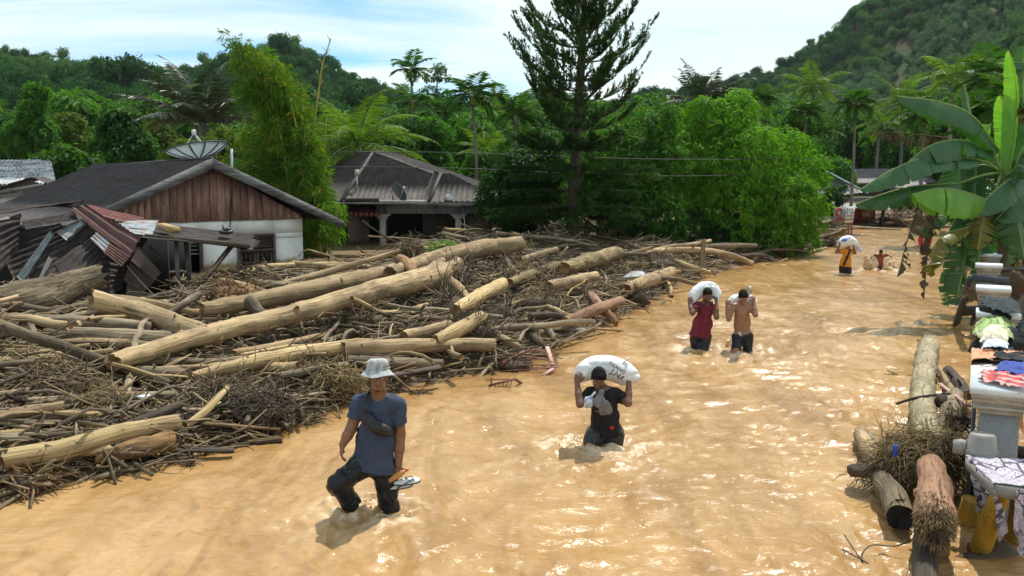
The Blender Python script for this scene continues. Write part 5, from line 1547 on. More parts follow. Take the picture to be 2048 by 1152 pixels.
def bananas():
    Y = 21.5
    base = D(2005, 560, Y) * [1, 1, 0] + [0, 0, -.3]
    root = thing('banana_plant', base, 'big banana plant with broad torn leaves standing in the flood right of the stall', 'banana plant')
    head = D(2003, 345, Y)
    MB().tube(curve([base, D(2008, 470, Y), head], 10), interp([.17, .13, .07], 10), 10, rough=.1, seed=2).build('stem', M_BANS, root, smooth=True)
    def d(l, y=Y): return [D(p[0], p[1], y + (p[2] if len(p) > 2 else 0)) for p in l]
    px = pxm(Y)
    B = lambda *a, **k: banana_leaf(root, *a, **k)
    B(d([(2016, 352), (2028, 270), (2032, 180), (2017, 100)]), 24 * px, -.5, M_BANB, 1, 2, .02, roll=1.2)
    B(d([(2010, 340), (2012, 260), (2000, 190)], Y + .3), 22 * px, -.3, M_BANB, 31, 3, .03, roll=1.0)
    B(d([(1998, 300, 0), (1945, 232, -.3), (1878, 203, -.5), (1793, 191, -.6)]), 42 * px, .95, M_BAN, 2, 4, .03, petiole=head)
    B(d([(1985, 306), (1925, 280, -.4), (1862, 290, -.8), (1808, 330, -1.)]), 44 * px, .8, M_BAN, 3, 5, .03, petiole=head)
    B(d([(1955, 318, -.4), (1865, 312, -.8), (1790, 336, -1.2), (1720, 378, -1.4)]), 42 * px, .75, M_BAN, 4, 6, .03, petiole=head)
    B(d([(1920, 366, -.5), (1830, 372, -.8), (1765, 388, -1.), (1710, 408, -1.2)]), 34 * px, .9, M_BAN, 5, 6, .04, petiole=head)
    B(d([(1985, 405, -.6), (1935, 385, -1.), (1880, 376, -1.3), (1822, 388, -1.5)]), 58 * px, 1.0, M_BANB, 6, 4, .05, petiole=head, only=None)
    B(d([(1916, 325, .1), (1920, 370, 0), (1924, 418, -.1)]), 44 * px, .12, M_BAN, 7, 3, .03, roll=.1)
    B(d([(1952, 330, .2), (1950, 390, .1), (1946, 440, 0)]), 36 * px, .15, M_BAN, 8, 3, .04, roll=.2)
    B(d([(2060, 330, .2), (2000, 372, -.5), (1940, 426, -.8)]), 44 * px, .8, M_BAN, 9, 5, .03)
    B(d([(2070, 365, .2), (2030, 400, -.3), (1990, 440, -.5)]), 42 * px, .7, M_BAN, 10, 5, .03)
    B(d([(1935, 455, -.4), (1890, 468, -.6), (1866, 500, -.7), (1860, 556, -.7)]), 30 * px, .6, M_BANY, 11, 5, .06)
    B(d([(1940, 450, 0), (1930, 520, 0), (1912, 612, 0)]), 40 * px, .35, M_BAN, 12, 9, .07, roll=.3)
    B(d([(1905, 520, .2), (1898, 560, .2), (1893, 606, .2)]), 22 * px, .4, M_BAN, 13, 9, .1)
    B(d([(1842, 398, -.6), (1818, 470, -.6), (1794, 556, -.6)]), 46 * px, .3, M_BAND, 14, 12, .22, roll=.2, only=-1)
    B(d([(1872, 420, -.3), (1856, 500, -.3), (1848, 602, -.3)]), 16 * px, 1.0, M_BAND, 15, 14, .3, roll=.5)
    B(d([(1885, 400, -.1), (1870, 430, -.1), (1860, 480, -.1)]), 30 * px, 1.0, M_BAND, 16, 8, .2, roll=.5)
    B(d([(1890, 430, -.1), (1860, 440, -.2), (1835, 470, -.3)]), 32 * px, .8, M_BAN, 17, 8, .1)
    B(d([(1928, 170, .6), (1938, 225, .4), (1950, 290, .3)]), 14 * px, .2, M_BAN, 18, 3, .03, roll=.5)
    B(d([(2060, 280, .5), (2030, 300, .4), (2005, 360, .3)]), 50 * px, .3, M_BAN, 19, 4, .03, roll=.3)
    B(d([(2050, 90, .5), (2046, 140, .5), (2050, 200, .5)]), 22 * px, .2, M_BAN, 20, 3, .03)
    B(d([(2075, 130, .5), (2040, 124, .5), (1995, 126, .5)]), 20 * px, .7, M_BAN, 21, 3, .03)
    B(d([(1980, 250, .4), (1960, 290, .3), (1945, 350, .3)]), 30 * px, .5, M_BANB, 22, 3, .03, roll=.3)
    B(d([(1955, 585, 0), (1920, 592, -.1), (1882, 606, -.2)]), 18 * px, .8, M_BAN, 23, 3, .04)
    B(d([(1990, 440, .1), (1965, 480, .1), (1950, 540, .1)]), 40 * px, .4, M_BAN, 24, 6, .08, roll=-.2)
    B(d([(2040, 420, .2), (2020, 480, .2), (2015, 540, .2)]), 34 * px, .5, M_BAN, 25, 6, .08)
    B(d([(1975, 520, .1), (1960, 560, 0), (1945, 590, 0)]), 24 * px, .5, M_BAN, 26, 4, .05)
    B(d([(1990, 330, .4), (1955, 260, .3), (1935, 245, .3)]), 26 * px, .4, M_BAN, 41, 3, .03, roll=.3)
    B(d([(2020, 360, .3), (2045, 300, .2), (2075, 250, .1)]), 40 * px, .5, M_BAN, 42, 3, .03)
    B(d([(2005, 350, .6), (1970, 330, .7), (1930, 345, .8), (1895, 400, .8)]), 36 * px, .7, M_BAN, 43, 5, .04)
    B(d([(2010, 380, -.2), (2035, 440, -.5), (2050, 520, -.6)]), 44 * px, .5, M_BAN, 44, 6, .05, roll=.2)
    B(d([(1985, 390, -.2), (1968, 430, -.4), (1955, 500, -.5)]), 40 * px, .5, M_BANY, 45, 7, .08, roll=-.3)
    B(d([(1990, 360, .7), (1940, 370, .9), (1890, 410, 1.), (1860, 460, 1.)]), 36 * px, .7, M_BAN, 47, 8, .07)
    B(d([(1995, 370, -.1), (1975, 410, -.3), (1962, 470, -.4), (1958, 530, -.4)]), 38 * px, .6, M_BAN, 48, 9, .08)
    B(d([(2015, 350, -.2), (2040, 330, -.4), (2065, 350, -.6)]), 36 * px, .6, M_BAN, 49, 5, .05)
    B(d([(1980, 340, .9), (1940, 310, 1.), (1895, 330, 1.1), (1870, 380, 1.1)]), 32 * px, .7, M_BAN, 50, 7, .06)
    B(d([(1960, 400, .3), (1925, 420, .3), (1895, 470, .2), (1885, 520, .2)]), 30 * px, .7, M_BAN, 46, 6, .06)
    root2 = thing('banana_plant', D(2060, 540, 26) * [1, 1, 0] + [0, 0, -.3], 'shaded banana plant at the right edge with dead leaves hanging around its stems', 'banana plant')
    for i, (p, y) in enumerate(((1985, 25), (2022, 24.5), (2055, 25.5), (1962, 26))):
        c = D(p, 540, y) * [1, 1, 0]
        MB().tube(curve([c + [0, 0, -.3], D(p + 4, 470, y), D(p + 2, 400, y)], 8), interp([.16, .13, .09], 8), 9, rough=.15, seed=i).build('stem', M_BANS, root2, smooth=True)
        for j in range(4):
            x0 = p + 14 * math.cos(j * 2.1 + i)
            banana_leaf(root2, [D(p, 405 + 8 * j, y), D((p + x0) / 2 + 6, 430 + 8 * j, y - .3), D(x0, 520 + 10 * j, y - .4)], .22, .8, M_BAND if j < 3 else M_BANY, 60 + i * 5 + j, 8, .2, roll=j)
    for i, (a, b, c) in enumerate((((2060, 390), (2010, 360), (1960, 395)), ((2070, 380), (2090, 330), (2110, 350)), ((2060, 400), (2030, 420), (2005, 470)))):
        banana_leaf(root2, [D(*a, 25), D(*b, 24.6), D(*c, 24.2)], .42, .7, M_BAN, 80 + i, 5, .04)
    mb = MB(); rg = np.random.default_rng(2)
    cv = curve([D(1895, 276, 27), D(1820, 268, 27), D(1737, 262, 27)], 40)
    mb.tube(cv, interp([.03, .008], 40), 5)
    mb.leaves(cv, np.tile([-.25, 0, -1.0], (40, 1)) + rg.normal(0, .12, (40, 3)), np.tile([0, -1.0, 0], (40, 1)), interp([.55, .5, .15], 40), .05)
    o = mb.build('dead_frond', M_DEADL, None, loc=D(1820, 270, 27))
    setp(o, 'dead brown palm frond hanging level among the banana leaves', 'palm frond')
bananas()
# ------------------------------------------------------------------ the collapsed shed
def sheet4(mb, A, B, C, Dd, waves=8, amp=0.018, crumple=0.05, seed=0, th=0.008, nu=22, ragged=0.0):
    """bent sheet between four corners, ribs running from A-D side to B-C side"""
    A, B, C, Dd = [np.array(q, float) for q in (A, B, C, Dd)]
    nv = max(9, waves * 6 + 1)
    u = np.linspace(0, 1, nu)[:, None, None]; v = np.linspace(0, 1, nv)[None, :, None]
    P = A * (1 - u) * (1 - v) + B * u * (1 - v) + C * u * v + Dd * (1 - u) * v
    N = nrm(np.cross(B - A, Dd - A))
    if ragged:
        rg = np.random.default_rng(seed)
        e = np.interp(np.linspace(0, 1, nv), np.linspace(0, 1, 9), rg.random(9)) * ragged
        P = P - (nrm(B - A) * 1.0) * (e[None, :, None] * u ** 6)
    off = amp * np.sin(v * waves * 2 * math.pi) + crumple * fbm(P + seed * 5.0, 1.1, seed, 3)[..., None]
    P = P + N * off
    L1, L2 = np.linalg.norm(B - A), np.linalg.norm(Dd - A)
    lc = np.stack([(v * L2 + 0 * u)[..., 0], off[..., 0] * 0, (u * L1 + 0 * v)[..., 0]], -1) + seed * 4.1
    mb.slab(P, th, 0, lc)
    return mb
def collapsed_shed():
    root = thing('collapsed_shed', D(190, 600, 20.5) * [1, 1, 0] + [0, 0, .5], 'collapsed shed of crumpled rusty black and maroon corrugated sheets', 'shed')
    def S(mat, pts, seed, waves=7, amp=.016, cr=.05, lab=None, ragged=0.0, name='roof_sheet'):
        o = sheet4(MB(), *[D(*q) for q in pts], waves=waves, amp=amp, crumple=cr, seed=seed, ragged=ragged).build(name, mat, root)
        if lab: o['label'] = lab
    S(M_RUSTB, [(-60, 432, 19.0), (168, 402, 20.6), (158, 416, 20.3), (-60, 404, 21.4)], 1, 9, .02, .09, 'crumpled black ridge sheet')
    S(M_RUSTB, [(43, 442, 19.2), (146, 422, 20.1), (156, 439, 19.8), (51, 459, 18.9)], 2, 5, .022, .04, 'dark sheet with deep ribs')
    S(M_RED, [(-40, 452, 19.3), (42, 427, 19.9), (44, 434, 19.7), (-40, 470, 19.0)], 3, 3, .015, .03, 'red edged sheet')
    S(M_ZINC, [(-30, 446, 19.15), (18, 432, 19.5), (20, 437, 19.4), (-30, 456, 19.0)], 33, 2, .01, .02)
    S(M_RED, [(170, 407, 20.6), (292, 437, 21.6), (262, 446, 21.0), (190, 428, 20.4)], 4, 6, .02, .03, 'faded red sheet')
    S(M_MAROON, [(143, 420, 19.9), (262, 513, 18.6), (281, 476, 18.9), (172, 410, 20.2)], 5, 2, .05, .05, 'maroon ridge capping')
    S(M_MAROON, [(208, 505, 18.75), (243, 534, 18.4), (261, 512, 18.55), (221, 486, 18.95)], 6, 5, .014, .02, 'maroon ribbed strip')
    S(M_ZINC, [(181, 476, 19.1), (209, 504, 18.8), (221, 485, 19.0), (194, 463, 19.3)], 7, 3, .014, .02, 'zinc strip streaked with rust')
    S(M_ZINC, [(113, 465, 19.6), (134, 482, 19.4), (167, 446, 19.7), (156, 440, 19.9)], 8, 2, .02, .03, 'pale bent zinc sheet')
    S(M_RUSTB, [(66, 560, 18.4), (186, 462, 19.6), (214, 510, 19.2), (176, 580, 18.2)], 9, 6, .03, .08)
    S(M_RUSTB, [(104, 520, 19.3), (174, 448, 19.9), (196, 470, 19.7), (134, 530, 19.1)], 10, 5, .02, .06)
    S(M_BLUEP, [(33, 553, 18.4), (101, 460, 19.3), (108, 469, 19.2), (45, 566, 18.3)], 11, 1, .004, .01, 'blue grey painted plank', name='plank')
    S(M_RUSTB, [(-50, 450, 18.8), (41, 434, 19.5), (36, 500, 19.0), (-40, 585, 17.9)], 12, 6, .03, .08)
    S(M_RUSTB, [(199, 515, 18.9), (250, 527, 19.3), (243, 580, 19.0), (180, 606, 18.0)], 13, 6, .02, .06)
    S(M_RUSTB, [(130, 560, 18.4), (210, 500, 19.3), (230, 590, 18.6), (120, 640, 17.6)], 14, 7, .025, .06)
    S(M_RUSTB, [(20, 600, 17.6), (110, 530, 18.6), (140, 580, 18.2), (60, 650, 17.3)], 15, 5, .02, .06)
    S(M_RUSTB, [(-10, 474, 19.6), (118, 440, 20.2), (150, 500, 19.8), (28, 562, 18.9)], 19, 8, .024, .08)
    S(M_RUSTB, [(40, 530, 19.0), (160, 472, 19.7), (192, 560, 19.2), (84, 615, 18.2)], 20, 7, .024, .08)
    S(M_PLANK, [(78, 556, 18.2), (98, 512, 18.6), (106, 517, 18.5), (84, 560, 18.1)], 16, 1, .003, .01, 'grey broken plank', name='plank')
    S(M_RUSTB, [(232, 441, 21.2), (524, 470, 20.6), (538, 503, 19.2), (284, 474, 19.0)], 17, 9, .024, .03, 'long brown awning sheet', .5)
    S(M_ZINC, [(230, 440, 21.25), (318, 440, 21.3), (304, 472, 19.3), (266, 467, 19.2)], 18, 5, .02, .02, 'white and rust patched sheet')
    # broken boards, and black boxes painted in for the unlit inside
    for i, q in enumerate(([(276, 492, 18.8), (322, 545, 19.0), (308, 560, 18.9), (262, 520, 18.6)], [(262, 520, 18.8), (310, 562, 19.0), (285, 585, 18.9), (246, 560, 18.7)],
                           [(255, 560, 18.9), (300, 590, 19.0), (290, 620, 18.8), (250, 600, 18.7)], [(300, 490, 19.6), (326, 510, 19.6), (322, 516, 19.5), (296, 498, 19.5)])):
        S(M_DOOR if i < 3 else M_PLANK, q, 40 + i, 1, .003, .02, name='board')  # darker door brown carries the shadow inside the shed
    MB().box((D(130, 520, 20.9) + D(130, 560, 21)) / 2, (4.6, .15, 2.1), rotz(R(12))).build('dark_inside', M_BLACK, root)
    MB().box(D(310, 540, 22.2), (1.7, .12, 1.5), rotz(R(10))).build('dark_inside', M_BLACK, root)
    MB().beam(D(463, 492, 19.4), D(376, 600, 18.3), .09, .07).build('prop_pole', M_LOGD, root)
    for a, b in (((352, 478, 19.6), (356, 560, 19.2)), ((372, 483, 19.8), (378, 560, 19.6))):
        MB().beam(D(*a), D(*b), .09, .09).build('post', M_PLANK, root)
    MB().beam(D(290, 472, 19.1), D(500, 492, 19.2), .06, .09).build('rafter', M_LOGD, root)
    o = MB().beam(D(322, 452, 19.9), D(352, 461, 19.3), .2, .13).build('wood_block', M_BEAMY, None, loc=D(337, 458, 19.6))
    setp(o, 'short yellowish beam end lying on the shed awning', 'wood block')
    rg = np.random.default_rng(3)
    c = D(452, 464, 19.9)
    root2 = thing('dark_rag', c, 'dark wet rag with one pointed corner on the shed awning', 'rag')
    MB().ell(c, (.17, .13, .06), None, 14, 8, rough=.6, seed=3).ell(c + [.04, 0, .05], (.09, .08, .05), None, 10, 7, rough=.5, seed=4).tube([c + [-.05, 0, .03], c + [-.07, 0, .18]], [.03, .008], 6).build('rag', M_DARKM, root2, smooth=True)
collapsed_shed()

# ------------------------------------------------------------------ driftwood
def debris_bed():
    X = np.arange(-17, 26, 0.11); Y = np.arange(8.2, 62, 0.16)
    xx, yy = np.meshgrid(X, Y, indexing='ij')
    p = np.stack([xx, yy, 0 * xx], -1)
    h = heap_h(xx, yy); m = h - mud_h(xx, yy)
    z = np.where(m > 0.03, mud_h(xx, yy) + m * .8 - 0.06 + 0.11 * fbm(p, 2.6, 70, 3) + 0.05 * fbm(p, 9, 71, 2), -1.0)
    ok = (m > 0.03)
    i = np.arange(len(X) - 1)[:, None] * len(Y); j = np.arange(len(Y) - 1)[None]
    f = np.stack([i + j, i + len(Y) + j, i + len(Y) + j + 1, i + j + 1], -1).reshape(-1, 4)
    f = f[ok.ravel()[f].all(1)]
    used = np.unique(f); mp = np.full(xx.size, -1); mp[used] = np.arange(len(used))
    MB().add(np.stack([xx, yy, z], -1).reshape(-1, 3)[used], mp[f]).build('debris_litter', M_SOIL, smooth=True, kind='stuff')
debris_bed()

LOGN = [0]
def log(label, pts, w, mat=None, lift=0.0, jag=0.06, seg=14, cat='log', name='log', knots=2, n=None, rough=.13, stubs=0, endmat=None, group=None, z=None, Yd=None):
    """pts: picture points along the axis, w: diameters in picture pixels there"""
    mat = mat or M_LOG
    LOGN[0] += 1; sd_ = 900 + LOGN[0]
    rg = np.random.default_rng(sd_)
    P, Rd = [], []
    ww = interp(w if hasattr(w, '__len__') else [w, w], len(pts))
    for k, q in enumerate(pts):
        if Yd is not None: p = D(q[0], q[1], Yd[k])
        elif z is not None: p = G(q[0], q[1], z[k])
        else:
            p = on_heap(q[0], q[1]); r = ww[k] * pxm(p[1]) / 2
            p = on_heap(q[0], q[1], r * .75 + lift)
        P.append(p); Rd.append(ww[k] * pxm(p[1]) / 2)
    P = np.array(P); L = np.linalg.norm(np.diff(P, axis=0), axis=1).sum()
    n = n or int(np.clip(L / .12, 10, 60))
    c = curve(P, n); c[1:-1] += rg.normal(0, .12 * min(Rd), (n - 2, 3)) * [1, 1, .6]
    c[1:-1] = (c[:-2] + c[1:-1] * 2 + c[2:]) / 4
    rr = interp(Rd, n)
    mb = MB()
    mb.tube(c, rr, seg, rough=rough, seed=sd_, jag=max(jag, .45 * max(Rd)), cap_mi=1)
    T = nrm(np.gradient(c, axis=0))
    for q in range(knots):
        i = rg.integers(2, n - 2); d = nrm(np.cross(T[i], rg.normal(0, 1, 3)) + [0, -.3, .5])
        mb.ell(c[i] + d * rr[i] * .8, np.array([.35, .35, .35]) * rr[i], None, 8, 6, rough=.4, seed=sd_ + q)
    for q in range(stubs):
        i = rg.integers(2, n - 2); d = nrm(np.cross(T[i], rg.normal(0, 1, 3)) + T[i] * .6 + [0, -.2, .5])
        mb.tube([c[i], c[i] + d * rr[i] * rg.uniform(1.6, 3.5)], [rr[i] * .35, rr[i] * .2], 7, jag=.03, seed=sd_ + q, cap_mi=1)
    o = mb.build(name, [mat, endmat or M_SPLIT], None, smooth=True, loc=c[0], angle=.9)
    setp(o, label, cat, group)
    return o, c, rr
def splinters(o, c, rr, at, n, mat, L=.3, seed=0, r=.01):
    rg = np.random.default_rng(seed)
    i = 0 if at == 0 else len(c) - 1
    t = nrm(c[0] - c[2]) if at == 0 else nrm(c[-1] - c[-3])
    d = nrm(rg.normal(0, 1, (n, 3))); d = d - t * (d @ t)[:, None]
    P0 = c[i] + nrm(d) * rr[i] * rg.uniform(.2, .95, (n, 1)) - t * .1
    P1 = P0 + t * rg.uniform(.3, 1, (n, 1)) * L + rg.normal(0, .25, (n, 3)) * L * .5
    MB().sticks(np.stack([P0, (P0 + P1) / 2 + rg.normal(0, .03, (n, 3)), P1], 1), np.array([1, .8, .25]) * rg.uniform(.5, 1.2, (n, 1)) * r, 4).build('splinters', mat, o, kind='stuff')

def fork(o, pts, w, mat, lift=0.0, seed=0):
    P = np.array([on_heap(q[0], q[1], lift) for q in pts]); Rd = np.array([a * pxm(p[1]) / 2 for a, p in zip(interp(w, len(pts)), P)])
    n = 14; c = curve(P, n)
    return MB().tube(c, interp(Rd, n), 10, rough=.2, seed=seed, jag=.05).build('limb', mat, o, smooth=True)

def big_logs():
    o, c, r = log('huge muddy log jutting from the left edge in front of the collapsed shed', [(-90, 655), (0, 622), (100, 590), (192, 553)], [112, 104, 76, 44], M_BARKMUD, rough=.22, seg=22, Yd=[14.6, 15.0, 15.6, 16.2], knots=4)
    splinters(o, c, r, 1, 26, M_SPLIT, .12, 1)
    rg = np.random.default_rng(5); m = 160; i = rg.integers(3, len(c) - 3, m); d = nrm(rg.normal(0, 1, (m, 3)) + [0, -.4, .6])
    P0 = c[i] + d * r[i][:, None] * .95
    P1 = P0 + rg.normal(0, .07, (m, 3)) + [0, 0, -.06]; MB().sticks(np.stack([P0, (P0 + P1) / 2 + d * .03, P1], 1), np.full((m, 3), .006), 4).build('clinging_roots', M_FIBRE, o, kind='stuff')
    o, c, r = log('pale log with a dark broken butt pointing left, below the shed', [(186, 600), (270, 622), (390, 662), (440, 676)], [42, 44, 44, 30], M_LOG, .3, .03, 18); splinters(o, c, r, 0, 40, M_SPLIT, .1, 2)
    log('grey log lying level behind the broken butted log', [(72, 640), (170, 645), (300, 656)], [26, 28, 26], M_LOGG, .15)
    log('thick grey brown log half buried under the crossing pale log', [(100, 672), (240, 676), (400, 684)], [36, 42, 40], M_LOGG, .05)
    o, c, r = log('curved grey stump standing at the left on the mud', [(52, 640), (68, 690), (95, 720), (132, 738)], [26, 36, 44, 34], M_LOGG, .12, .05, 16, Yd=[13.6, 13.3, 13.1, 12.9]); splinters(o, c, r, 0, 30, M_SPLIT, .15, 3)
    log('long thin grey pole running right from the curved stump', [(118, 712), (230, 738), (330, 744), (432, 742)], [20, 24, 22, 18], M_LOGG, .12)
    o, c, r = log('longest pale log rising diagonally across the heap to a forked root end', [(232, 722), (400, 672), (560, 634), (720, 590), (880, 548)], [36, 40, 40, 40, 46], M_LOG, .34, .05, 20, knots=5)
    fork(o, [(865, 552), (895, 540), (915, 528), (912, 520)], [44, 34, 26, 14], M_LOG, .55, 3); fork(o, [(850, 560), (872, 535), (884, 522)], [30, 26, 16], M_LOG, .6, 4)
    fork(o, [(880, 555), (915, 575), (940, 600)], [34, 22, 10], M_LOG, .45, 5); fork(o, [(560, 640), (520, 626), (500, 606)], [22, 24, 32], M_BARKMUD, .5, 6)
    log('pale smooth log behind the longest log, from the brown root clump to mid heap', [(408, 618), (540, 596), (680, 566), (806, 540)], [30, 37, 37, 32], M_LOG, .3, .03, 20, knots=4)
    o, c, r = log('pale log with a knobbly middle pointing at the tall conifer', [(780, 548), (860, 520), (950, 500), (1040, 488)], [30, 33, 36, 32], M_LOG, .45, .03, 18, knots=6)
    log('brown stub standing at the joint of the two long pale logs', [(802, 520), (818, 534), (832, 552)], [24, 26, 16], M_SPLIT, .62, .05)
    log('bright yellow log lowest on the heap whose butt reaches the left water edge', [(10, 918), (130, 898), (240, 868), (352, 846)], [42, 46, 42, 34], M_LOGY, .16, .06, 18, knots=3)
    o, c, r = log('forked yellow branch rising from the end of the bright yellow log', [(372, 850), (405, 828), (432, 800), (456, 775)], [14, 18, 16, 13], M_LOGY, .2, .03)
    fork(o, [(385, 838), (420, 815), (440, 806)], [9, 8, 5], M_LOGY, .22, 7); fork(o, [(380, 846), (392, 870), (412, 888)], [9, 8, 4], M_LOG, .1, 8); fork(o, [(376, 846), (372, 866), (365, 884)], [8, 7, 4], M_LOG, .1, 9)
    o, c, r = log('splintered reddish brown trunk end beside the bright yellow log', [(196, 916), (260, 900), (338, 884)], [22, 44, 46], M_SPLIT, .08, .05, 18, rough=.3); splinters(o, c, r, 1, 70, M_SPLIT, .2, 4)
    log('long pale log running level through the lower heap', [(388, 752), (470, 732), (560, 714), (690, 694)], [18, 28, 32, 30], M_LOGY, .22, .03, 18, knots=3)
    log('pale log continuing to the right behind the man in the hat', [(690, 700), (800, 694), (900, 690), (985, 690)], [34, 34, 30, 26], M_LOG, .2, .04, 18)
    log('muddy log lying below the long level log right of the hat', [(700, 722), (780, 726), (880, 728)], [24, 26, 20], M_LOGG, .1)
    log('dark mottled log sloping down into the water right of the man in the hat', [(848, 688), (832, 728), (806, 778)], [24, 30, 26], M_LOGG, .25, .03, 16, Yd=[15.6, 15.0, 14.4])
    log('pale log pointing up right in mid heap', [(912, 618), (960, 592), (1004, 568)], [22, 30, 26], M_LOGY, .4, .03, 16)
    log('cracked yellow log below the one pointing up right', [(872, 682), (915, 660), (962, 636)], [26, 32, 28], M_LOGY, .3, .04, 16)
    log('yellowish log behind the cracked yellow log', [(810, 672), (850, 664), (895, 650)], [22, 26, 22], M_LOG, .25)
    log('reddish peeled log poking out over the water edge', [(1130, 642), (1185, 622), (1240, 603)], [18, 24, 22], M_LOGR, .28, .04, 14)
    log('reddish slab leaning behind the peeled log', [(1182, 590), (1200, 612), (1232, 645)], [18, 20, 14], M_LOGR, .2)
    log('pale log lying level right of the mid heap', [(1098, 572), (1150, 562), (1190, 552)], [20, 24, 20], M_LOG, .32)
    log('pale speckled log at the shoreline bend with its end toward the water', [(1252, 580), (1295, 562), (1342, 545)], [26, 28, 24], M_LOG, .12, .05, 16, knots=4)
    o, c, r = log('fibrous shaggy trunk piece near the foot of the conifer', [(1130, 536), (1180, 522), (1232, 508)], [26, 32, 30], M_FIBRE, .3, .05, 16, rough=.3); splinters(o, c, r, 1, 50, M_FIBRE, .15, 5)
    o, c, r = log('shaggy trunk piece left of the fibrous one', [(1020, 566), (1075, 545), (1130, 532)], [18, 24, 26], M_FIBRE, .25, .05, 14, rough=.3)
    log('long bowed pale trunk curving down to the water under the bushy tree', [(1300, 503), (1380, 500), (1450, 508), (1504, 527)], [12, 13, 14, 11], M_LOG, .35, .02)
    log('level trunk behind the bowed trunk', [(1405, 494), (1450, 492), (1512, 491)], [9, 13, 9], M_LOGG, .45)
    log('bent pale limb above the bowed trunk', [(1290, 506), (1340, 494), (1380, 490), (1420, 482)], [8, 10, 10, 8], M_LOG, .5)
    log('upright broken post among the trunks under the bushy tree', [(1408, 480), (1405, 505), (1403, 528)], [9, 9, 10], M_LOGG, .1, .02, Yd=[30, 30, 30])
    log('dark knotted trunk reaching the water right of the bowed trunk', [(1480, 512), (1525, 512), (1555, 524)], [9, 12, 8], M_LOGD, .2)
    log('split yellow trunk at the water below the bowed trunk', [(1352, 522), (1385, 536), (1418, 545)], [10, 14, 10], M_LOGY, .2)
    log('white peeled trunk propped over the far bank beside the sign', [(1630, 478), (1660, 472), (1686, 464)], [9, 11, 11], M_LOGY, .5, .01, Yd=[47, 46, 45])
    log('brown pole on the far bank left of the man in yellow', [(1592, 512), (1625, 504), (1652, 496)], [7, 8, 6], M_LOGG, .2)
    log('pale trunk on the bank above the brown pole', [(1592, 476), (1610, 470), (1632, 463)], [6, 8, 6], M_LOG, .5, Yd=[46, 46, 46])
    log('long pale trunk stranded across the far end of the street', [(1662, 452), (1710, 456), (1760, 459), (1800, 460)], [9, 10, 9, 7], M_LOG, .1, Yd=[61, 60.5, 60, 59.5])
    for k, (q0, q1, w, lab) in enumerate((((1770, 447), (1850, 438), 6, 'upper pale trunk of the log jam right of the red stall'), ((1775, 452), (1865, 448), 6, 'lower pale trunk of the log jam right of the red stall'), ((1765, 440), (1820, 432), 5, 'grey trunk on top of the log jam by the red stall'),
                                         ((1800, 430), (1850, 425), 4, 'short trunk highest on the far log jam'), ((1850, 452), (1930, 456), 6, 'trunk lying at the far water edge behind the dead banana leaf'), ((1640, 457), (1690, 459), 7, 'muddy trunk below the grey retaining wall'))):
        log(lab, [q0, ((q0[0] + q1[0]) / 2, (q0[1] + q1[1]) / 2 - 1), q1], [w, w * 1.1, w * .8], [M_LOG, M_LOGG, M_LOGG][k % 3], Yd=[63 + k * .4 - (k > 3) * 3] * 3, n=12)
    log('brown peeled pole lying in the mud beside the white wall', [(586, 527), (650, 533), (722, 537)], [13, 14, 13], M_LOG, .12)
    log('yellow pole behind the smooth pale log by the brown root clump', [(440, 560), (490, 572), (540, 588)], [12, 15, 13], M_LOGY, .2)
    log('short pale stick log left of the brown root clump', [(330, 628), (370, 606), (396, 590)], [12, 16, 14], M_LOGG, .2)
    log('half sunk grey branch drifting along the lower water edge', [(222, 950), (320, 926), (440, 896), (562, 880)], [16, 12, 9, 12], M_LOGD, 0, .03, z=[.03, .02, .02, .05])
    log('pale torn slab at the left edge above the bright log', [(-20, 834), (50, 824), (116, 812)], [20, 24, 18], M_LOG, .15, .08, rough=.3)
    log('thin yellow splinter right of the torn slab', [(118, 826), (150, 828), (186, 828)], [10, 12, 8], M_LOGY, .12)
    log('pale round log end at the far left edge below the torn slab', [(-60, 872), (0, 870), (46, 868)], [18, 20, 20], M_LOGY, .1)
    log('muddy pole at the far left edge above the torn slab', [(-60, 792), (0, 790), (52, 782)], [14, 16, 14], M_LOGG, .1)
    log('thin pale pole at the far left edge on the mud', [(-40, 768), (0, 766), (42, 762)], [9, 10, 8], M_LOG, .05)
    log('dark gnarled limb lying over the bright yellow log', [(218, 862), (290, 838), (356, 812)], [12, 22, 18], M_LOGD, .22, .05, stubs=2)
    log('grey log crossing behind the root tangle left of the hat', [(560, 752), (620, 742), (690, 730)], [16, 18, 14], M_LOGG, .15)
    log('pale log above the long level log in the middle of the heap', [(470, 706), (560, 690), (660, 668)], [14, 16, 12], M_LOG, .12)
    log('upright split stump in front of the long pale log', [(570, 648), (582, 668), (590, 690)], [18, 18, 18], M_SPLIT, .25, .04, Yd=[16.4, 16.2, 16.0])
    log('short broken stake standing beside the split stump', [(775, 552), (770, 580), (764, 600)], [11, 12, 10], M_LOG, .4, .03, Yd=[20.6, 20.4, 20.2])
    log('dark wet log by the shoreline below the reddish peeled log', [(1062, 668), (1080, 690), (1110, 712)], [22, 22, 16], M_LOGD, .1)
    log('dark flat log left of the peeled reddish log', [(1060, 632), (1095, 630), (1128, 634)], [14, 16, 12], M_LOGD, .2)
    log('grey upright plank stuck at the water edge', [(1094, 650), (1104, 668), (1114, 688)], [9, 10, 9], M_PLANK, .1, .02)
    log('pale log beneath the cracked yellow log, close to the water', [(985, 660), (1010, 680), (1035, 694)], [14, 18, 16], M_LOG, .1)
    log('grey brown log at the upper heap left of the conifer trunk', [(1040, 520), (1080, 508), (1112, 500)], [12, 14, 12], M_LOG, .25)
    log('slim pale log lying across the mud in front of the porch', [(600, 508), (680, 512), (760, 510)], [7, 9, 7], M_LOG, .05)
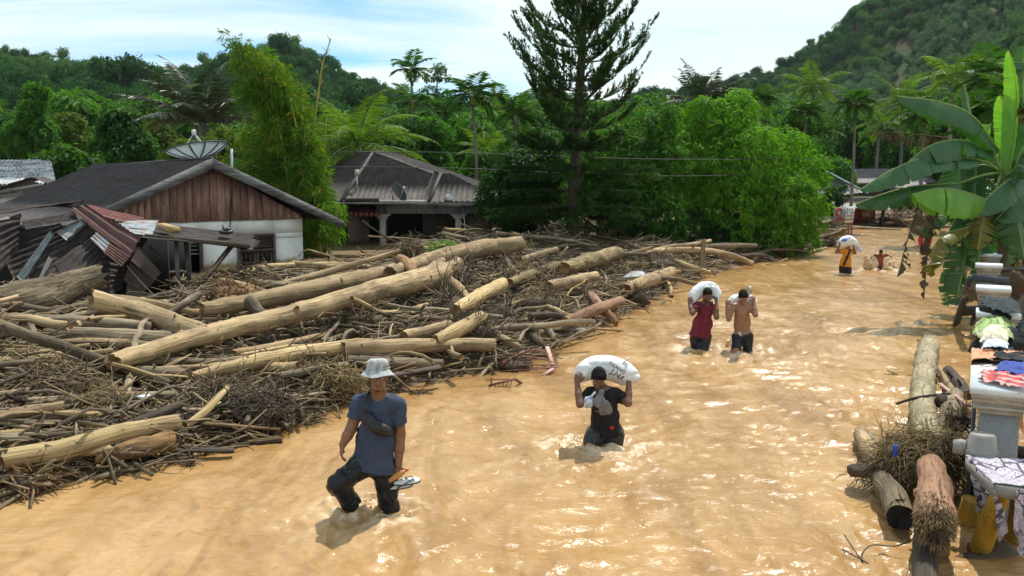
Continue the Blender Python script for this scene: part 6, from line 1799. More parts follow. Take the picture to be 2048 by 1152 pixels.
    log('grey trunk behind the conifer foot along the bank', [(1160, 512), (1230, 506), (1300, 500)], [10, 12, 9], M_LOGG, .2)
big_logs()

def tangle(label, px, py, w, h, n, mat, seed, name='root_tangle', cat='root tangle', lift=.1, r=.012, Lm=.8, core=None, Y=None, out=.6, mat_style=False):
    rg = np.random.default_rng(seed)
    c = on_heap(px, py, lift) if Y is None else D(px, py, Y)
    s = pxm(c[1]); a, b = w * s / 2, h * s / 2
    root = thing(name, c, label, cat)
    d = nrm(rg.normal(0, 1, (n, 3)) + [0, 0, .25])
    P0 = c + d * rg.uniform(.0, .8, (n, 1)) * [a, a * .7, b]
    dr = nrm(d * out + rg.normal(0, .7, (n, 3)))
    L = rg.uniform(.35, 1, n) * Lm * (a + b)
    if mat_style:                      # matted: fibres lie along the surface and hang down
        d = nrm(rg.normal(0, 1, (n, 3)) + [0, -.25, .45])
        P0 = c + d * [a, a * .7, b] * rg.uniform(.82, 1.02, (n, 1))
        tg = rg.normal(0, 1, (n, 3)) + [0, -.2, -.5]; tg = tg - d * np.sum(tg * d, 1, keepdims=True)
        dr = nrm(tg + d * .12)
    P1 = P0 + dr * (L * .5)[:, None] + rg.normal(0, .12 if not mat_style else .05, (n, 3)) * L[:, None]
    P2 = P1 + (dr + rg.normal(0, .5, (n, 3)) - [0, 0, .35]) * (L * .5)[:, None]
    K = 6; t = np.linspace(0, 1, K)[None, :, None]
    Q = P0[:, None] * (1 - t) ** 2 + 2 * P1[:, None] * t * (1 - t) + P2[:, None] * t ** 2
    Q = Q + rg.normal(0, .02, Q.shape) * (a + b)
    MB().sticks(Q, np.linspace(1, .35, K)[None] * rg.uniform(.4, 1.3, (n, 1)) * r, 4).build('roots', mat, root)
    MB().ell(c - [0, 0, .1 * b], (a * .75, a * .55, b * .75), None, 16, 10, rough=.5, seed=seed).build('root_ball', core or M_SOIL, root, smooth=True)
    return root
def tangles():
    T = tangle
    T('brown root clump with a rusty orange core below the shed awning', 470, 585, 130, 54, 170, M_SPLIT, 1, core=M_SPLIT, lift=.2)
    T('dark matted root ball on the mud at the left', 120, 775, 140, 66, 420, M_TWIG, 2, lift=.1, mat_style=True)
    T('straw coloured fibre tuft right of the dark root ball', 205, 800, 110, 44, 200, M_FIBRE, 3, lift=.1, r=.008, mat_style=True)
    T('orange brown splintered root mass left of the man in the hat', 670, 765, 100, 70, 300, M_FIBRE, 4, lift=.2, core=M_FIBRE, r=.012, mat_style=True)
    T('dark twig mat at the water edge below the forked branch', 500, 820, 190, 66, 420, M_LOGD, 5, lift=.02, r=.01, mat_style=True)
    T('black root ball at the shoreline right of the reddish log', 1272, 596, 60, 44, 200, M_LOGD, 6, lift=.1)
    T('big grey root crown under the fork of the longest log', 915, 560, 100, 70, 160, M_LOGG, 7, lift=.3, r=.02)
    T('wiry root crown behind the knobbly log', 1060, 560, 110, 60, 360, M_TWIG, 8, lift=.2, mat_style=True)
    T('thick root crown in mid heap above the pale log pointing up', 900, 610, 130, 50, 200, M_LOGG, 9, lift=.15, r=.016)
    T('shaggy brown root clump on the mud in front of the porch', 820, 500, 60, 34, 240, M_TWIG, 10, lift=.2, mat_style=True)
    T('dark root mat left of the iron grille', 950, 665, 110, 60, 240, M_LOGD, 11, lift=.15)
    T('root crown beside the dark log by the shoreline', 1085, 610, 110, 50, 220, M_TWIG, 12, lift=.15)
    T('tangled roots under the bowed trunk', 1320, 530, 90, 40, 200, M_LOGG, 13, lift=.1)
    T('root mass on the far bank left of the man in yellow', 1560, 500, 110, 36, 220, M_LOGD, 14, lift=.2, r=.02)
    T('dark roots at the water left of the sign', 1645, 486, 70, 24, 140, M_LOGD, 15, lift=.2, r=.02)
    T('root heap stranded at the far end of the street below the stall', 1790, 440, 70, 26, 160, M_LOGG, 31, Y=63.5, r=.035)
    T('root heap stranded at the far end, right of the stall', 1840, 436, 60, 26, 160, M_LOG, 32, Y=64, r=.035)
    T('dark root heap under the roadside sign at the far end', 1735, 449, 80, 14, 140, M_LOGD, 33, Y=62.5, r=.035)
    T('small root clump at the lower left corner of the heap', 60, 960, 140, 50, 160, M_SPLIT, 16, lift=.05)
    T('twiggy root tangle in the middle of the lower heap', 430, 790, 140, 50, 240, M_TWIG, 17, lift=.1)
    T('fine dry root tuft under the long level log', 600, 740, 110, 44, 300, M_TWIG, 18, lift=.12, mat_style=True)
    T('splayed root crown in front of the smooth pale log', 720, 640, 120, 50, 200, M_TWIG, 19, lift=.12, r=.014)
    T('dark root heap behind the log pile at the grille', 1010, 630, 80, 50, 160, M_LOGD, 20, lift=.2)
tangles()

def fillers():
    rg = np.random.default_rng(55)
    # places on the heap, denser near the camera so that they spread evenly in the picture
    N = 60000
    y = 9.0 * (60 / 9.0) ** rg.random(N); x = rg.uniform(-1, 1, N) * y * .75
    m = heap_h(x, y) - mud_h(x, y)
    k = (m > .05) & (x / y < .40) & ~((y > 22.5) & (x < -1.5) & (rg.random(N) < .86)) & ~((y > 24) & (x < -6.5)) & ~((y > 16.6) & (x / y < -.375))
    x, y = x[k], y[k]; z = heap_h(x, y)
    def sticks(n0, n, Lr, rr, tilt, K, seedv, bend=.1, jit=.012):
        r_ = np.random.default_rng(seedv)
        c = np.stack([x, y, z], -1)[n0:n0 + n]; n = len(c)
        az = np.where(r_.random(n) < .6, r_.normal(R(38), .45, n), r_.uniform(0, math.pi, n)); el = r_.normal(0, tilt, n)
        L = r_.uniform(*Lr, n) * (1 + c[:, 1] / 60)
        d = np.stack([np.cos(az) * np.cos(el), np.sin(az) * np.cos(el), np.sin(el)], -1)
        t = np.linspace(-.5, .5, K)[None, :, None]
        bn = r_.normal(0, bend, (n, 1, 3)) * L[:, None, None]
        P = c[:, None] + d[:, None] * t * L[:, None, None] + bn * (t ** 2 * 4 - .5) + r_.normal(0, jit, (n, K, 3)) * L[:, None, None]
        r = r_.uniform(*rr, n)
        P[:, :, 2] += r[:, None] * .8 + np.abs(np.sin(el) * L * .3)[:, None]
        return P, r
    MARKS = [('the patchy white roof hut', (60, 560)), ('the collapsed shed', (200, 590)), ('the shed prop pole', (390, 590)), ('the white wall door', (510, 560)), ('the white wall corner', (620, 530)), ('the hipped house porch', (820, 510)),
             ('the knobbly log', (930, 500)), ('the conifer trunk', (1144, 510)), ('the curved grey stump', (80, 700)), ('the broken butted log', (270, 625)), ('the longest log lower end', (260, 720)), ('the longest log middle', (560, 640)), ('the forked root end', (890, 560)),
             ('the matted root ball', (120, 780)), ('the bright yellow log', (180, 890)), ('the forked yellow branch', (420, 810)), ('the left water edge', (60, 960)), ('the long level log', (560, 715)), ('the orange root mass', (670, 770)), ('the cracked yellow log', (915, 660)),
             ('the iron grille', (1060, 720)), ('the reddish peeled log', (1185, 622)), ('the pale blue tin sheet', (1285, 550)), ('the bowed trunk', (1400, 505)), ('the far bank pole', (1620, 500)), ('the smooth pale log', (540, 596)), ('the shaggy trunk pieces', (1100, 545))]
    def near(p):
        d = p - np.array([0, 0, CAM_H]); f = d[1] * CP - d[2] * SP
        px, py = 1024 + F_PX * d[0] / f, 576 - F_PX * (d[1] * SP + d[2] * CP) / f
        k = int(np.argmin([(px - m[1][0]) ** 2 + 3 * (py - m[1][1]) ** 2 for m in MARKS]))
        m = MARKS[k]
        side = ('left of' if px < m[1][0] else 'right of') if abs(px - m[1][0]) > 1.6 * abs(py - m[1][1]) else ('behind' if py < m[1][1] else 'in front of')
        return side + ' ' + m[0]
    seen = {}
    def uniq(a, b, alts):
        for w in [''] + alts:
            l = (w + ' ' if w else '') + a + ' ' + b
            if l not in seen: break
        seen[l] = 1; return l
    gl = 'broken logs lodged in the driftwood heap'
    P, r = sticks(0, 195, (.8, 3.2), (.032, .085), .10, 10, 1, .03, .005)
    mats = [M_LOG, M_LOGG, M_LOG, M_LOGG, M_LOG, M_LOGY, M_BARKMUD]
    labs = {'driftwood_pale': 'pale broken log', 'driftwood_grey': 'grey muddy log', 'driftwood_dark': 'dark wet log',
            'driftwood_fresh': 'yellow peeled log', 'muddy_bark': 'muddy barked log'}
    def pix(p):
        d = p - np.array([0, 0, CAM_H]); f = d[1] * CP - d[2] * SP
        return 1024 + F_PX * d[0] / f, 576 - F_PX * (d[1] * SP + d[2] * CP) / f
    for i in range(len(P)):
        q = np.array([pix(p) for p in P[i]])
        if (((q[:, 0] > 345) & (q[:, 0] < 480) & (q[:, 1] > 765) & (q[:, 1] < 870)) | ((q[:, 0] > 690) & (q[:, 0] < 850) & (q[:, 1] > 690) & (q[:, 1] < 830))).any(): continue   # keeps the forked branch clear
        m = mats[i % 7]
        c = curve(P[i], 14)
        mb = MB().tube(c, interp([r[i], r[i] * .95, r[i] * .7], 14), 9, rough=.18, seed=i + 40, jag=.06, cap_mi=1)
        if i % 3 == 0: mb.tube([c[6], c[6] + nrm(c[7] - c[5] + [0, 0, .4]) * r[i] * 4], [r[i] * .4, r[i] * .2], 6)
        setp(mb.build('log', [m, M_SPLIT], None, smooth=True, loc=c[0], angle=.9), uniq(labs[m.name], near(P[i].mean(0)), ['thinner' if r[i] < .09 else 'thicker', 'shorter' if np.linalg.norm(P[i][-1] - P[i][0]) < 2.2 else 'longer', 'flatter' if abs(P[i][-1][2] - P[i][0][2]) < .2 else 'steeper', ('short' if np.linalg.norm(P[i][-1] - P[i][0]) < 1.8 else 'long') + (' slim' if r[i] < .06 else ' stout'), 'second', 'third', 'fourth', 'fifth', 'sixth']), 'log', gl)
    gs = 'loose sticks on the driftwood heap'
    P, r = sticks(200, 170, (.7, 2.0), (.014, .038), .22, 8, 2, .09)
    mats = [M_TWIG, M_LOG, M_LOGG, M_LOGY, M_LOGD]
    labs = ['brown crooked loose stick', 'pale crooked loose stick', 'grey crooked loose stick',
            'yellow peeled loose stick', 'dark wet loose stick']
    for i in range(len(P)):
        c = curve(P[i], 9)
        mb = MB().tube(c, interp([r[i], r[i] * .8, r[i] * .35], 9), 6, rough=.15, seed=i)
        if i % 2: mb.tube(curve([c[4], c[4] + nrm(c[6] - c[4] + rg.normal(0, .1, 3)) * .25], 3), [r[i] * .6, r[i] * .2], 5)
        setp(mb.build('stick', mats[i % 5], None, smooth=True, loc=c[0]), uniq(labs[i % 5], near(P[i].mean(0)), ['thinner' if r[i] < .026 else 'thicker', 'shorter' if np.linalg.norm(P[i][-1] - P[i][0]) < 1.4 else 'longer', 'flatter' if abs(P[i][-1][2] - P[i][0][2]) < .2 else 'steeper', 'second', 'third', 'fourth', 'fifth']), 'stick', gs)
    gp = 'broken planks on the driftwood heap'
    P, r = sticks(900, 26, (.7, 1.9), (.06, .1), .12, 2, 12, .0, .0)
    for i in range(len(P)):
        m = [M_PLANK, M_LOGD, M_BLUEP, M_PINKB, M_LOG, M_DOOR][i % 6]
        o = MB().beam(P[i][0], P[i][1], r[i] * 2, .028, nrm([rg.normal(0, .3), rg.normal(0, .3), 1])).build('plank', m, None, loc=P[i][0])
        setp(o, uniq(['grey broken plank', 'dark broken plank', 'blue grey broken plank', 'pinkish broken plank', 'pale broken plank', 'brown broken plank'][i % 6], near(P[i].mean(0)), ['thinner', 'shorter', 'another']), 'plank', gp)
    for n0, n, Lr, rr, tl, mt, sd_ in ((500, 2000, (.35, 1.2), (.005, .016), .2, M_TWIG, 3), (3200, 1500, (.4, 1.3), (.010, .032), .14, M_LOGG, 4), (4800, 1900, (.3, 1.1), (.006, .022), .2, M_LOG, 5), (6800, 3000, (.12, .5), (.003, .008), .4, M_TWIG, 6), (9900, 900, (.3, 1.0), (.008, .03), .18, M_LOGD, 7), (11500, 900, (.3, 1.2), (.014, .042), .12, M_BARKMUD, 8)):
        P, r = sticks(n0, n, Lr, rr, tl, 5, sd_, .12)
        mb = MB().sticks(P, r[:, None] * np.array([1, 1, .9, .75, .4]), 5)
        mb.build('twig_litter', mt, None, smooth=True, kind='stuff')
    r_ = np.random.default_rng(17); n = 15000; i = r_.integers(0, len(x), n)
    B = np.stack([x[i], y[i], z[i] + .02], -1) + r_.normal(0, .08, (n, 3)) * [1, 1, .5]
    A = nrm(r_.normal(0, 1, (n, 3)) * [1, 1, .35]); Nn = nrm(r_.normal(0, .5, (n, 3)) + [0, 0, 1])
    MB().leaves(B, A, Nn, r_.uniform(.05, .24, n), r_.uniform(.012, .05, n), 0, .2).build('chip_litter', M_CHIP, None, kind='stuff')
fillers()

def iron_bits():
    root = thing('iron_grille', G(1065, 738, .05), 'rusty iron grille with one pale pink bar at the edge of the heap', 'grille')
    z = .12
    b = MB().beam(D(1094, 694, 15.9), D(1108, 738, 15.2), .07, .03); b.build('flat_bar', M_PALEPINK, root)
    MB().beam(D(1107, 737, 15.2), D(1086, 751, 14.9), .06, .03).build('flat_bar', M_PALEPINK, root)
    rg = np.random.default_rng(8)
    for k in range(9):
        t = k / 8
        a = D(985 + 40 * t, 742 - 30 * t, 15.4 + .6 * t); c = D(1118 - 8 * t, 728 - 32 * t + 6, 15.2 + .7 * t)
        MB().tube(curve([a, (a + c) / 2 + rg.normal(0, .06, 3) + [0, 0, .08], c], 7), .012, 5).build('rod', M_RUSTRED, root)
    MB().beam(D(1005, 726, 15.3), D(1048, 704, 15.9), .05, .05).build('frame_bar', M_RUSTRED, root)
    tangle('fine dark roots caught in the iron grille', 1030, 728, 90, 34, 140, M_LOGD, 30, Y=15.5, r=.008)
    root = thing('bent_iron_frame', G(1010, 772, .02), 'small bent rusty iron frame sticking out of the open water', 'iron frame')
    MB().beam(G(978, 771, .03), G(1030, 758, .16), .05, .03).build('flat_bar', M_RUSTRED, root)
    MB().beam(G(1030, 758, .16), G(1047, 769, .0), .05, .03).build('flat_bar', M_RUSTRED, root)
    MB().tube([G(973, 760, .12), G(1020, 758, .14)], .01, 5).tube([G(983, 772, 0), G(982, 755, .2)], .012, 5).build('rod', M_RUSTRED, root)
    for k in range(5): MB().tube([G(990 + k * 8, 769 - 2 * k, .06 + .015 * k), G(992 + k * 8, 774 - 2 * k, -.05)], .008, 4).build('rod', M_RUSTRED, root)
    # loose things on the heap
    c = on_heap(1292, 552, .25)
    q = [on_heap(1245, 556, .2), on_heap(1322, 549, .3), on_heap(1300, 540, .42), on_heap(1262, 542, .36)]
    o = sheet4(MB(), *q, waves=1, amp=.004, crumple=.02, seed=3).build('tin_sheet', M_ZINC, None, loc=q[0]); setp(o, 'pale blue tin sheet lying on the heap near the shoreline bend', 'tin sheet')
    o = MB().beam(on_heap(1232, 574, .2), on_heap(1312, 556, .3), .14, .04).build('board', M_LOGD, None, loc=on_heap(1232, 574, .2)); setp(o, 'dark board resting beside the pale blue tin sheet', 'board')
    c = on_heap(289, 796, .15)
    o = MB().ell(c, (.09, .07, .05), None, 10, 7, rough=.7, seed=1).build('plastic_bag', M_CAPW, None, smooth=True, loc=c); setp(o, 'small crumpled white plastic bag in the lower heap', 'plastic bag')
    # green sapling on the mud, and floating bits
    c = on_heap(883, 500, .2)
    root = thing('green_sapling', c, 'small bright green sapling on the mud before the porch', 'plant')
    r_ = np.random.default_rng(1); mb = MB(); d = nrm(r_.normal(0, 1, (30, 3)) + [0, 0, .5]); cluster_leaves(mb, c + d * [.5, .4, .22], d, 5, .16, .07, r_, .2); mb.build('leaves', M_MANGO, root)
    MB().tube([c - [0, 0, .3], c + [0, 0, .15]], .012, 5).build('stem', M_BARK, root)
    for (px, py, lab) in ((380, 930, 'small dark clod of roots floating off the lower heap'), (616, 846, 'tiny dark leaf clump floating left of the man in the hat'), (838, 788, 'small dark scrap floating right of the hat'), (1790, 755, 'sprig of grass standing in the water by the palm trunk')):
        c = G(px, py, .02); root = thing('floating_clump', c, lab, 'clump'); rg2 = np.random.default_rng(int(px))
        n = 30; P0 = c + rg2.normal(0, .04, (n, 3)) * [1, 1, .2]; P1 = P0 + rg2.normal(0, .09, (n, 3)) * [1.6, 1, .5] + [0, 0, .04]
        MB().sticks(np.stack([P0, (P0 + P1) / 2 + [0, 0, .02], P1], 1), np.full((n, 3), .005), 4).build('twigs', M_LOGD, root)
        MB().ell(c - [0, 0, .01], (.08, .06, .03), None, 10, 6, rough=.5, seed=px).build('clod', M_SOIL, root, smooth=True)
iron_bits()
# ------------------------------------------------------------------ the fence, laundry and trunks at the right
FD = nrm(np.array([0.5144, 1.0, 0])); FR_ = nrm(np.array([1.0, -0.5144, 0]))
R3F = np.stack([FR_, FD, UP], 1)
def fence_pillar(label, c0, z, w, ln, seed):
    """c0: front left corner of the cap top"""
    c = c0 + FR_ * w / 2 + FD * ln / 2; c[2] = 0
    root = thing('fence_pillar', c, label, 'pillar', 'white capped fence pillars in the flood')
    top = MB().box(c + [0, 0, z - .03], (w, ln, .06), R3F)
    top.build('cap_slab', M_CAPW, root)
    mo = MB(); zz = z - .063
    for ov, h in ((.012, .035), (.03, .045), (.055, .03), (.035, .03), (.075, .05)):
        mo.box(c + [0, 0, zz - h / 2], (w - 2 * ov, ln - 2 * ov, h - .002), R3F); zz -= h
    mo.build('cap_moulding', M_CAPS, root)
    MB().box(c + [0, 0, (zz - .5) / 2], (w - .2, ln - .2, zz + .5), R3F).build('shaft', M_PILLAR, root)
    return c
ZA = 1.36
cA = G(1940, 775, ZA)
CA = fence_pillar('nearest fence pillar with long white cap, laundry spread on its top', cA, ZA, .53, 1.9, 1)
fence_pillar('second nearest fence pillar, dark jacket thrown over its white cap', G(1952, 625, 1.65), 1.65, .5, .5, 2)
fence_pillar('third fence pillar standing inside the dark wooden frame', G(1952, 575, 1.6), 1.6, .5, .5, 3)
fence_pillar('fourth fence pillar just beyond the dark wooden frame', G(1951, 529, 1.57), 1.57, .5, .5, 4)
fence_pillar('farthest fence pillar, greyest and in the banana shade', G(1957, 508, 1.55), 1.55, .5, .5, 5)
def fence_panel():
    a = cA + FD * 1.95 + FR_ * .16; a[2] = 0
    root = thing('fence_panel', a, 'dark low fence panel between the two nearest pillars', 'fence')
    MB().box(a + FD * .75 + FR_ * .1 + [0, 0, .52], (.16, 1.45, 1.6), R3F).build('panel', M_FRAME, root)
    MB().box(a + FD * .75 + FR_ * .1 + [0, 0, 1.345], (.34, 1.5, .05), R3F).build('rail', M_FRAME, root)
    b = cA + FR_ * .03 - [0, 0, 0]
    o = MB().box(cA * [1, 1, 0] + FD * 1.0 + FR_ * .05 + [0, 0, .45], (.03, 1.7, 1.2), R3F).build('board', M_FRAME, None, loc=cA * [1, 1, 0] + FD); setp(o, 'dark upright strip along the side of the nearest pillar', 'board')  # thin dark strip set against the pillar side
fence_panel()
def dark_frame():
    a, b, c, d = D(1942, 555, 17.4), D(2044, 566, 17.0), D(2026, 640, 19.0), D(1912, 650, 19.6)
    root = thing('wooden_rack', d, 'dark blue black wooden frame with short legs leaning in the flood', 'wooden frame')
    f = lambda t, p, q: p * (1 - t) + q * t
    MB().beam(a, f(1.0, a, d), .16, .06, (0, -1, 0)).build('side_rail', M_FRAME, root)
    MB().beam(b, f(1.0, b, c), .16, .06, (0, -1, 0)).build('side_rail', M_FRAME, root)
    MB().beam(a, b, .14, .06, (0, -1, 0)).build('top_rail', M_FRAME, root)
    MB().beam(f(.42, a, d), f(.42, b, c), .06, .05, (0, -1, 0)).build('middle_rail', M_FRAME, root)
    MB().prism([f(.60, a, d), f(.60, b, c), f(.80, b, c), f(.80, a, d)], [.02, .05, .03]).build('lower_board', M_FRAME, root)
    MB().beam(f(.80, f(.3, a, b), f(.3, d, c)), f(1.0, f(.3, a, b), f(.3, d, c)), .12, .06, (0, -1, 0)).build('leg', M_FRAME, root)
    tangle('dry weeds caught in the dark wooden frame', 1945, 588, 24, 36, 120, M_TWIG, 61, name='weed_tangle', cat='weeds', Y=17.4, r=.006)
dark_frame()
def old_wall():
    root = thing('low_wall', D(2060, 640, 20.5) * [1, 1, 0], 'dark stained low wall at the right edge under the banana stems', 'wall')
    MB().box([D(2080, 600, 20.6)[0], 20.6, .45], (2.2, .2, 1.62)).build('wall_face', M_WALLG, root)
    MB().box([D(2080, 600, 20.6)[0], 20.55, 1.29], (2.25, .34, .06)).build('coping', M_WALLG, root)
old_wall()

def m_plaid():
    t = NT('red_plaid_cloth'); v = t.coord('lc'); s = t.n('SeparateXYZ', Vector=v)
    def bars(o, k): return t.ramp(t.math('FRACT', t.math('MULTIPLY', o, k)), [(0.0, 1.0), (0.32, 1.0), (0.36, 0.0), (1, 0.0)], 'CONSTANT')
    a, b = bars(s.outputs[0], 7.0), bars(s.outputs[2], 6.0)
    col = t.mix(t.math('MULTIPLY', a, .6), (0.52, 0.07, 0.07), (0.09, 0.05, 0.06))
    col = t.mix(t.math('MULTIPLY', b, .55), col, (0.60, 0.50, 0.48))
    return t.done(t.pbr(col, .85, t.bump(t.noise(v, 60, 2), .3, .005)))
def m_print(name, base, ink, scale=16):
    t = NT(name); v = t.coord('lc')
    vo = t.n('TexVoronoi', Vector=v, Scale=scale * 3.2).outputs['Distance']
    w = t.noise(v, 3.2, 2, .4)
    ve = t.n('TexVoronoi', {'feature': 'DISTANCE_TO_EDGE'}, Vector=v, Scale=scale * .35).outputs['Distance']
    dots = t.ramp(vo, [(0.30, 1.0), (0.40, 0.0)])
    dots = t.math('MAXIMUM', dots, t.ramp(ve, [(0.035, 1.0), (0.06, 0.0)]))
    band = t.ramp(w, [(0.40, 0.15), (0.47, 1.0)])
    fine = t.ramp(t.noise(v, 42, 3, .6), [(.5, 0.0), (.54, 1.0)])
    col = t.mix(t.math('MULTIPLY', t.math('MULTIPLY', dots, band), .9), base, ink)
    col = t.mix(t.math('MULTIPLY', t.math('MULTIPLY', fine, t.math('SUBTRACT', 1.0, band)), .5), col, ink)
    return t.done(t.pbr(col, .85, t.bump(t.noise(v, 50, 2), .3, .004)))
C_PEACH = m_cloth('peach_cloth', (0.56, 0.27, 0.15), .15); C_BLACK = m_cloth('black_cloth', (0.016, 0.017, 0.022), .3)
C_BLUE = m_cloth('blue_cloth', (0.035, 0.065, 0.27), .2); C_PLAID = m_plaid()
C_GREEN = m_print('green_print_cloth', (0.20, 0.30, 0.08), (0.42, 0.47, 0.30), 9); C_CREAM = m_cloth('cream_cloth', (0.60, 0.55, 0.42), .12)
C_PALEB = m_print('pale_blue_print', (0.60, 0.68, 0.80), (0.20, 0.25, 0.45), 22); C_SARONG = m_print('white_black_print', (0.44, 0.40, 0.47), (0.03, 0.03, 0.045), 15)
C_NAVYJ = m_cloth('dark_green_jacket', (0.015, 0.026, 0.03), .4)

def spread(label, corners, z, mat, seed, thick=.02, wr=.03, slab=None, name='cloth', cat='cloth', n=(34, 26), hang=1.0, bulge=0.0):
    """a cloth laid over a top at height z; what reaches past the slab outline hangs down"""
    A, B, C, Dd = [G(q[0], q[1], z) for q in corners]
    u = np.linspace(0, 1, n[0])[:, None, None]; v = np.linspace(0, 1, n[1])[None, :, None]
    e = .05 * vnoise(np.stack([u[..., 0] * 6 + 0 * v[..., 0], v[..., 0] * 6 + 0 * u[..., 0]], -1), 1, seed)[..., None]
    uu, vv = u + e * (4 * v * (1 - v) + .5), v + e * 1.2
    P = A * (1 - uu) * (1 - vv) + B * uu * (1 - vv) + C * uu * vv + Dd * (1 - uu) * vv
    out = 0
    if slab is not None:
        c, w, l = slab
        r = (P - c); a = np.abs(r @ FR_) - w / 2; b = np.abs(r @ FD) - l / 2
        out = np.maximum(np.maximum(a, b), 0)
        sh = out[..., None] * (np.where(a > b, np.sign(r @ FR_), 0)[..., None] * FR_ + np.where(a > b, 0, np.sign(r @ FD))[..., None] * FD)
        P = P - sh * .9
    q = np.concatenate([P[..., :2], np.zeros(P.shape[:2] + (1,))], -1)
    rid = 1 - np.abs(fbm(q * [1.0, 1.9, 1] + seed, 7.0, seed, 2)) * 2
    h = thick + wr * np.clip(.35 + .65 * rid, 0, 1.4) * (1 if not np.any(out) else (1 - np.clip(out * 3, 0, .6)))
    h = h + bulge * np.sin(np.clip(u[..., 0], 0, 1) * math.pi) ** .5 * np.sin(np.clip(v[..., 0], 0, 1) * math.pi) ** .5
    P = P.copy(); P[..., 2] = z + h - out * hang * 1.6
    L1, L2 = np.linalg.norm(B - A), np.linalg.norm(Dd - A)
    lc = np.stack([uu[..., 0] * L1, 0 * h, vv[..., 0] * L2], -1) + seed
    o = MB().slab(P, .006, 0, lc).build(name, mat, None, smooth=True, loc=P[n[0] // 2, n[1] // 2], angle=1.2)
    return setp(o, label, cat)
SA = (CA + [0, 0, 0], .53, 1.9)
spread('peach shawl trailing off the left side of the nearest pillar cap', [(1918, 733), (2052, 722), (2055, 698), (1941, 702)], ZA, C_PEACH, 1, slab=SA, wr=.05)
spread('black shirt crumpled on the nearest pillar between shawl and blue shirt', [(1978, 731), (2056, 736), (2054, 716), (1990, 719)], ZA, C_BLACK, 2, wr=.06, thick=.03)
spread('blue shirt lying on the nearest pillar cap above the red plaid one', [(1990, 752), (2056, 764), (2056, 734), (2004, 732)], ZA, C_BLUE, 3, wr=.05, thick=.025)
spread('red plaid shirt on the front of the nearest pillar cap', [(1958, 766), (2056, 790), (2056, 760), (1964, 747)], ZA, C_PLAID, 4, wr=.04, thick=.02)
o = MB().tube(curve([G(1961, 730, ZA + .01), G(1972, 733, ZA + .02), G(1985, 732, ZA + .02), G(2000, 738, ZA + .04)], 14), .006, 5).build('clothes_hanger', M_PALEPINK, None, loc=G(1975, 732, ZA)); setp(o, 'thin pinkish clothes hanger hook beside the blue shirt', 'clothes hanger')
spread('green patterned cloth bundle on the dark panel between the two nearest pillars', [(1946, 692), (2028, 694), (2024, 662), (1953, 664)], 1.37, C_GREEN, 5, wr=.09, thick=.04, bulge=.16)
spread('cream folded cloth lying against the green bundle', [(1960, 696), (2014, 698), (2012, 676), (1964, 677)], 1.40, C_CREAM, 6, wr=.05, thick=.05, bulge=.12)
spread('pale blue printed cloth in front of the cream folded one', [(1962, 706), (2016, 708), (2012, 692), (1966, 692)], 1.38, C_PALEB, 7, wr=.04, thick=.04, bulge=.07)
def jacket():
    c = G(1995, 612, 1.68)
    root = thing('dark_jacket', c, 'dark jacket thrown over the second nearest pillar with one sleeve hanging down', 'jacket')
    o = spread('x', [(1962, 622), (2040, 640), (2036, 612), (1968, 604)], 1.66, C_NAVYJ, 8, wr=.05, thick=.03, bulge=.05, name='jacket_body')
    o.parent = root; o.location = o.location - root.location; del o['label']; del o['category']
    a = D(2030, 622, 11.2)
    MB().tube(curve([a, D(2040, 650, 11.1), D(2043, 690, 10.9), D(2041, 725, 10.8)], 12), interp([.06, .07, .06, .05], 12), 12, rough=.25, seed=4, flat=.5).build('sleeve', C_NAVYJ, root, smooth=True)
    MB().tube(curve([D(1964, 615, 11.3), D(1990, 622, 11.1), D(2020, 640, 11.0)], 10), interp([.05, .06, .05], 10), 10, rough=.3, seed=5).build('sleeve', C_BLACK, root, smooth=True)
jacket()
o = MB().ell(D(2003, 690, 10.6), (.32, .25, .22), None, 22, 14, rough=.35, seed=2).build('black_cloth_pile', C_BLACK, None, smooth=True, loc=D(2003, 700, 10.6)); setp(o, 'black cloth pile behind the green bundle', 'cloth')
o = MB().ell(D(2032, 570, 15.0), (.14, .12, .2), None, 16, 12, rough=.6, seed=6).build('dry_leaf_bunch', M_DEADL, None, smooth=True, loc=D(2032, 580, 15.0)); setp(o, 'grey crumpled rag stuck on the corner of the dark wooden frame', 'rag')

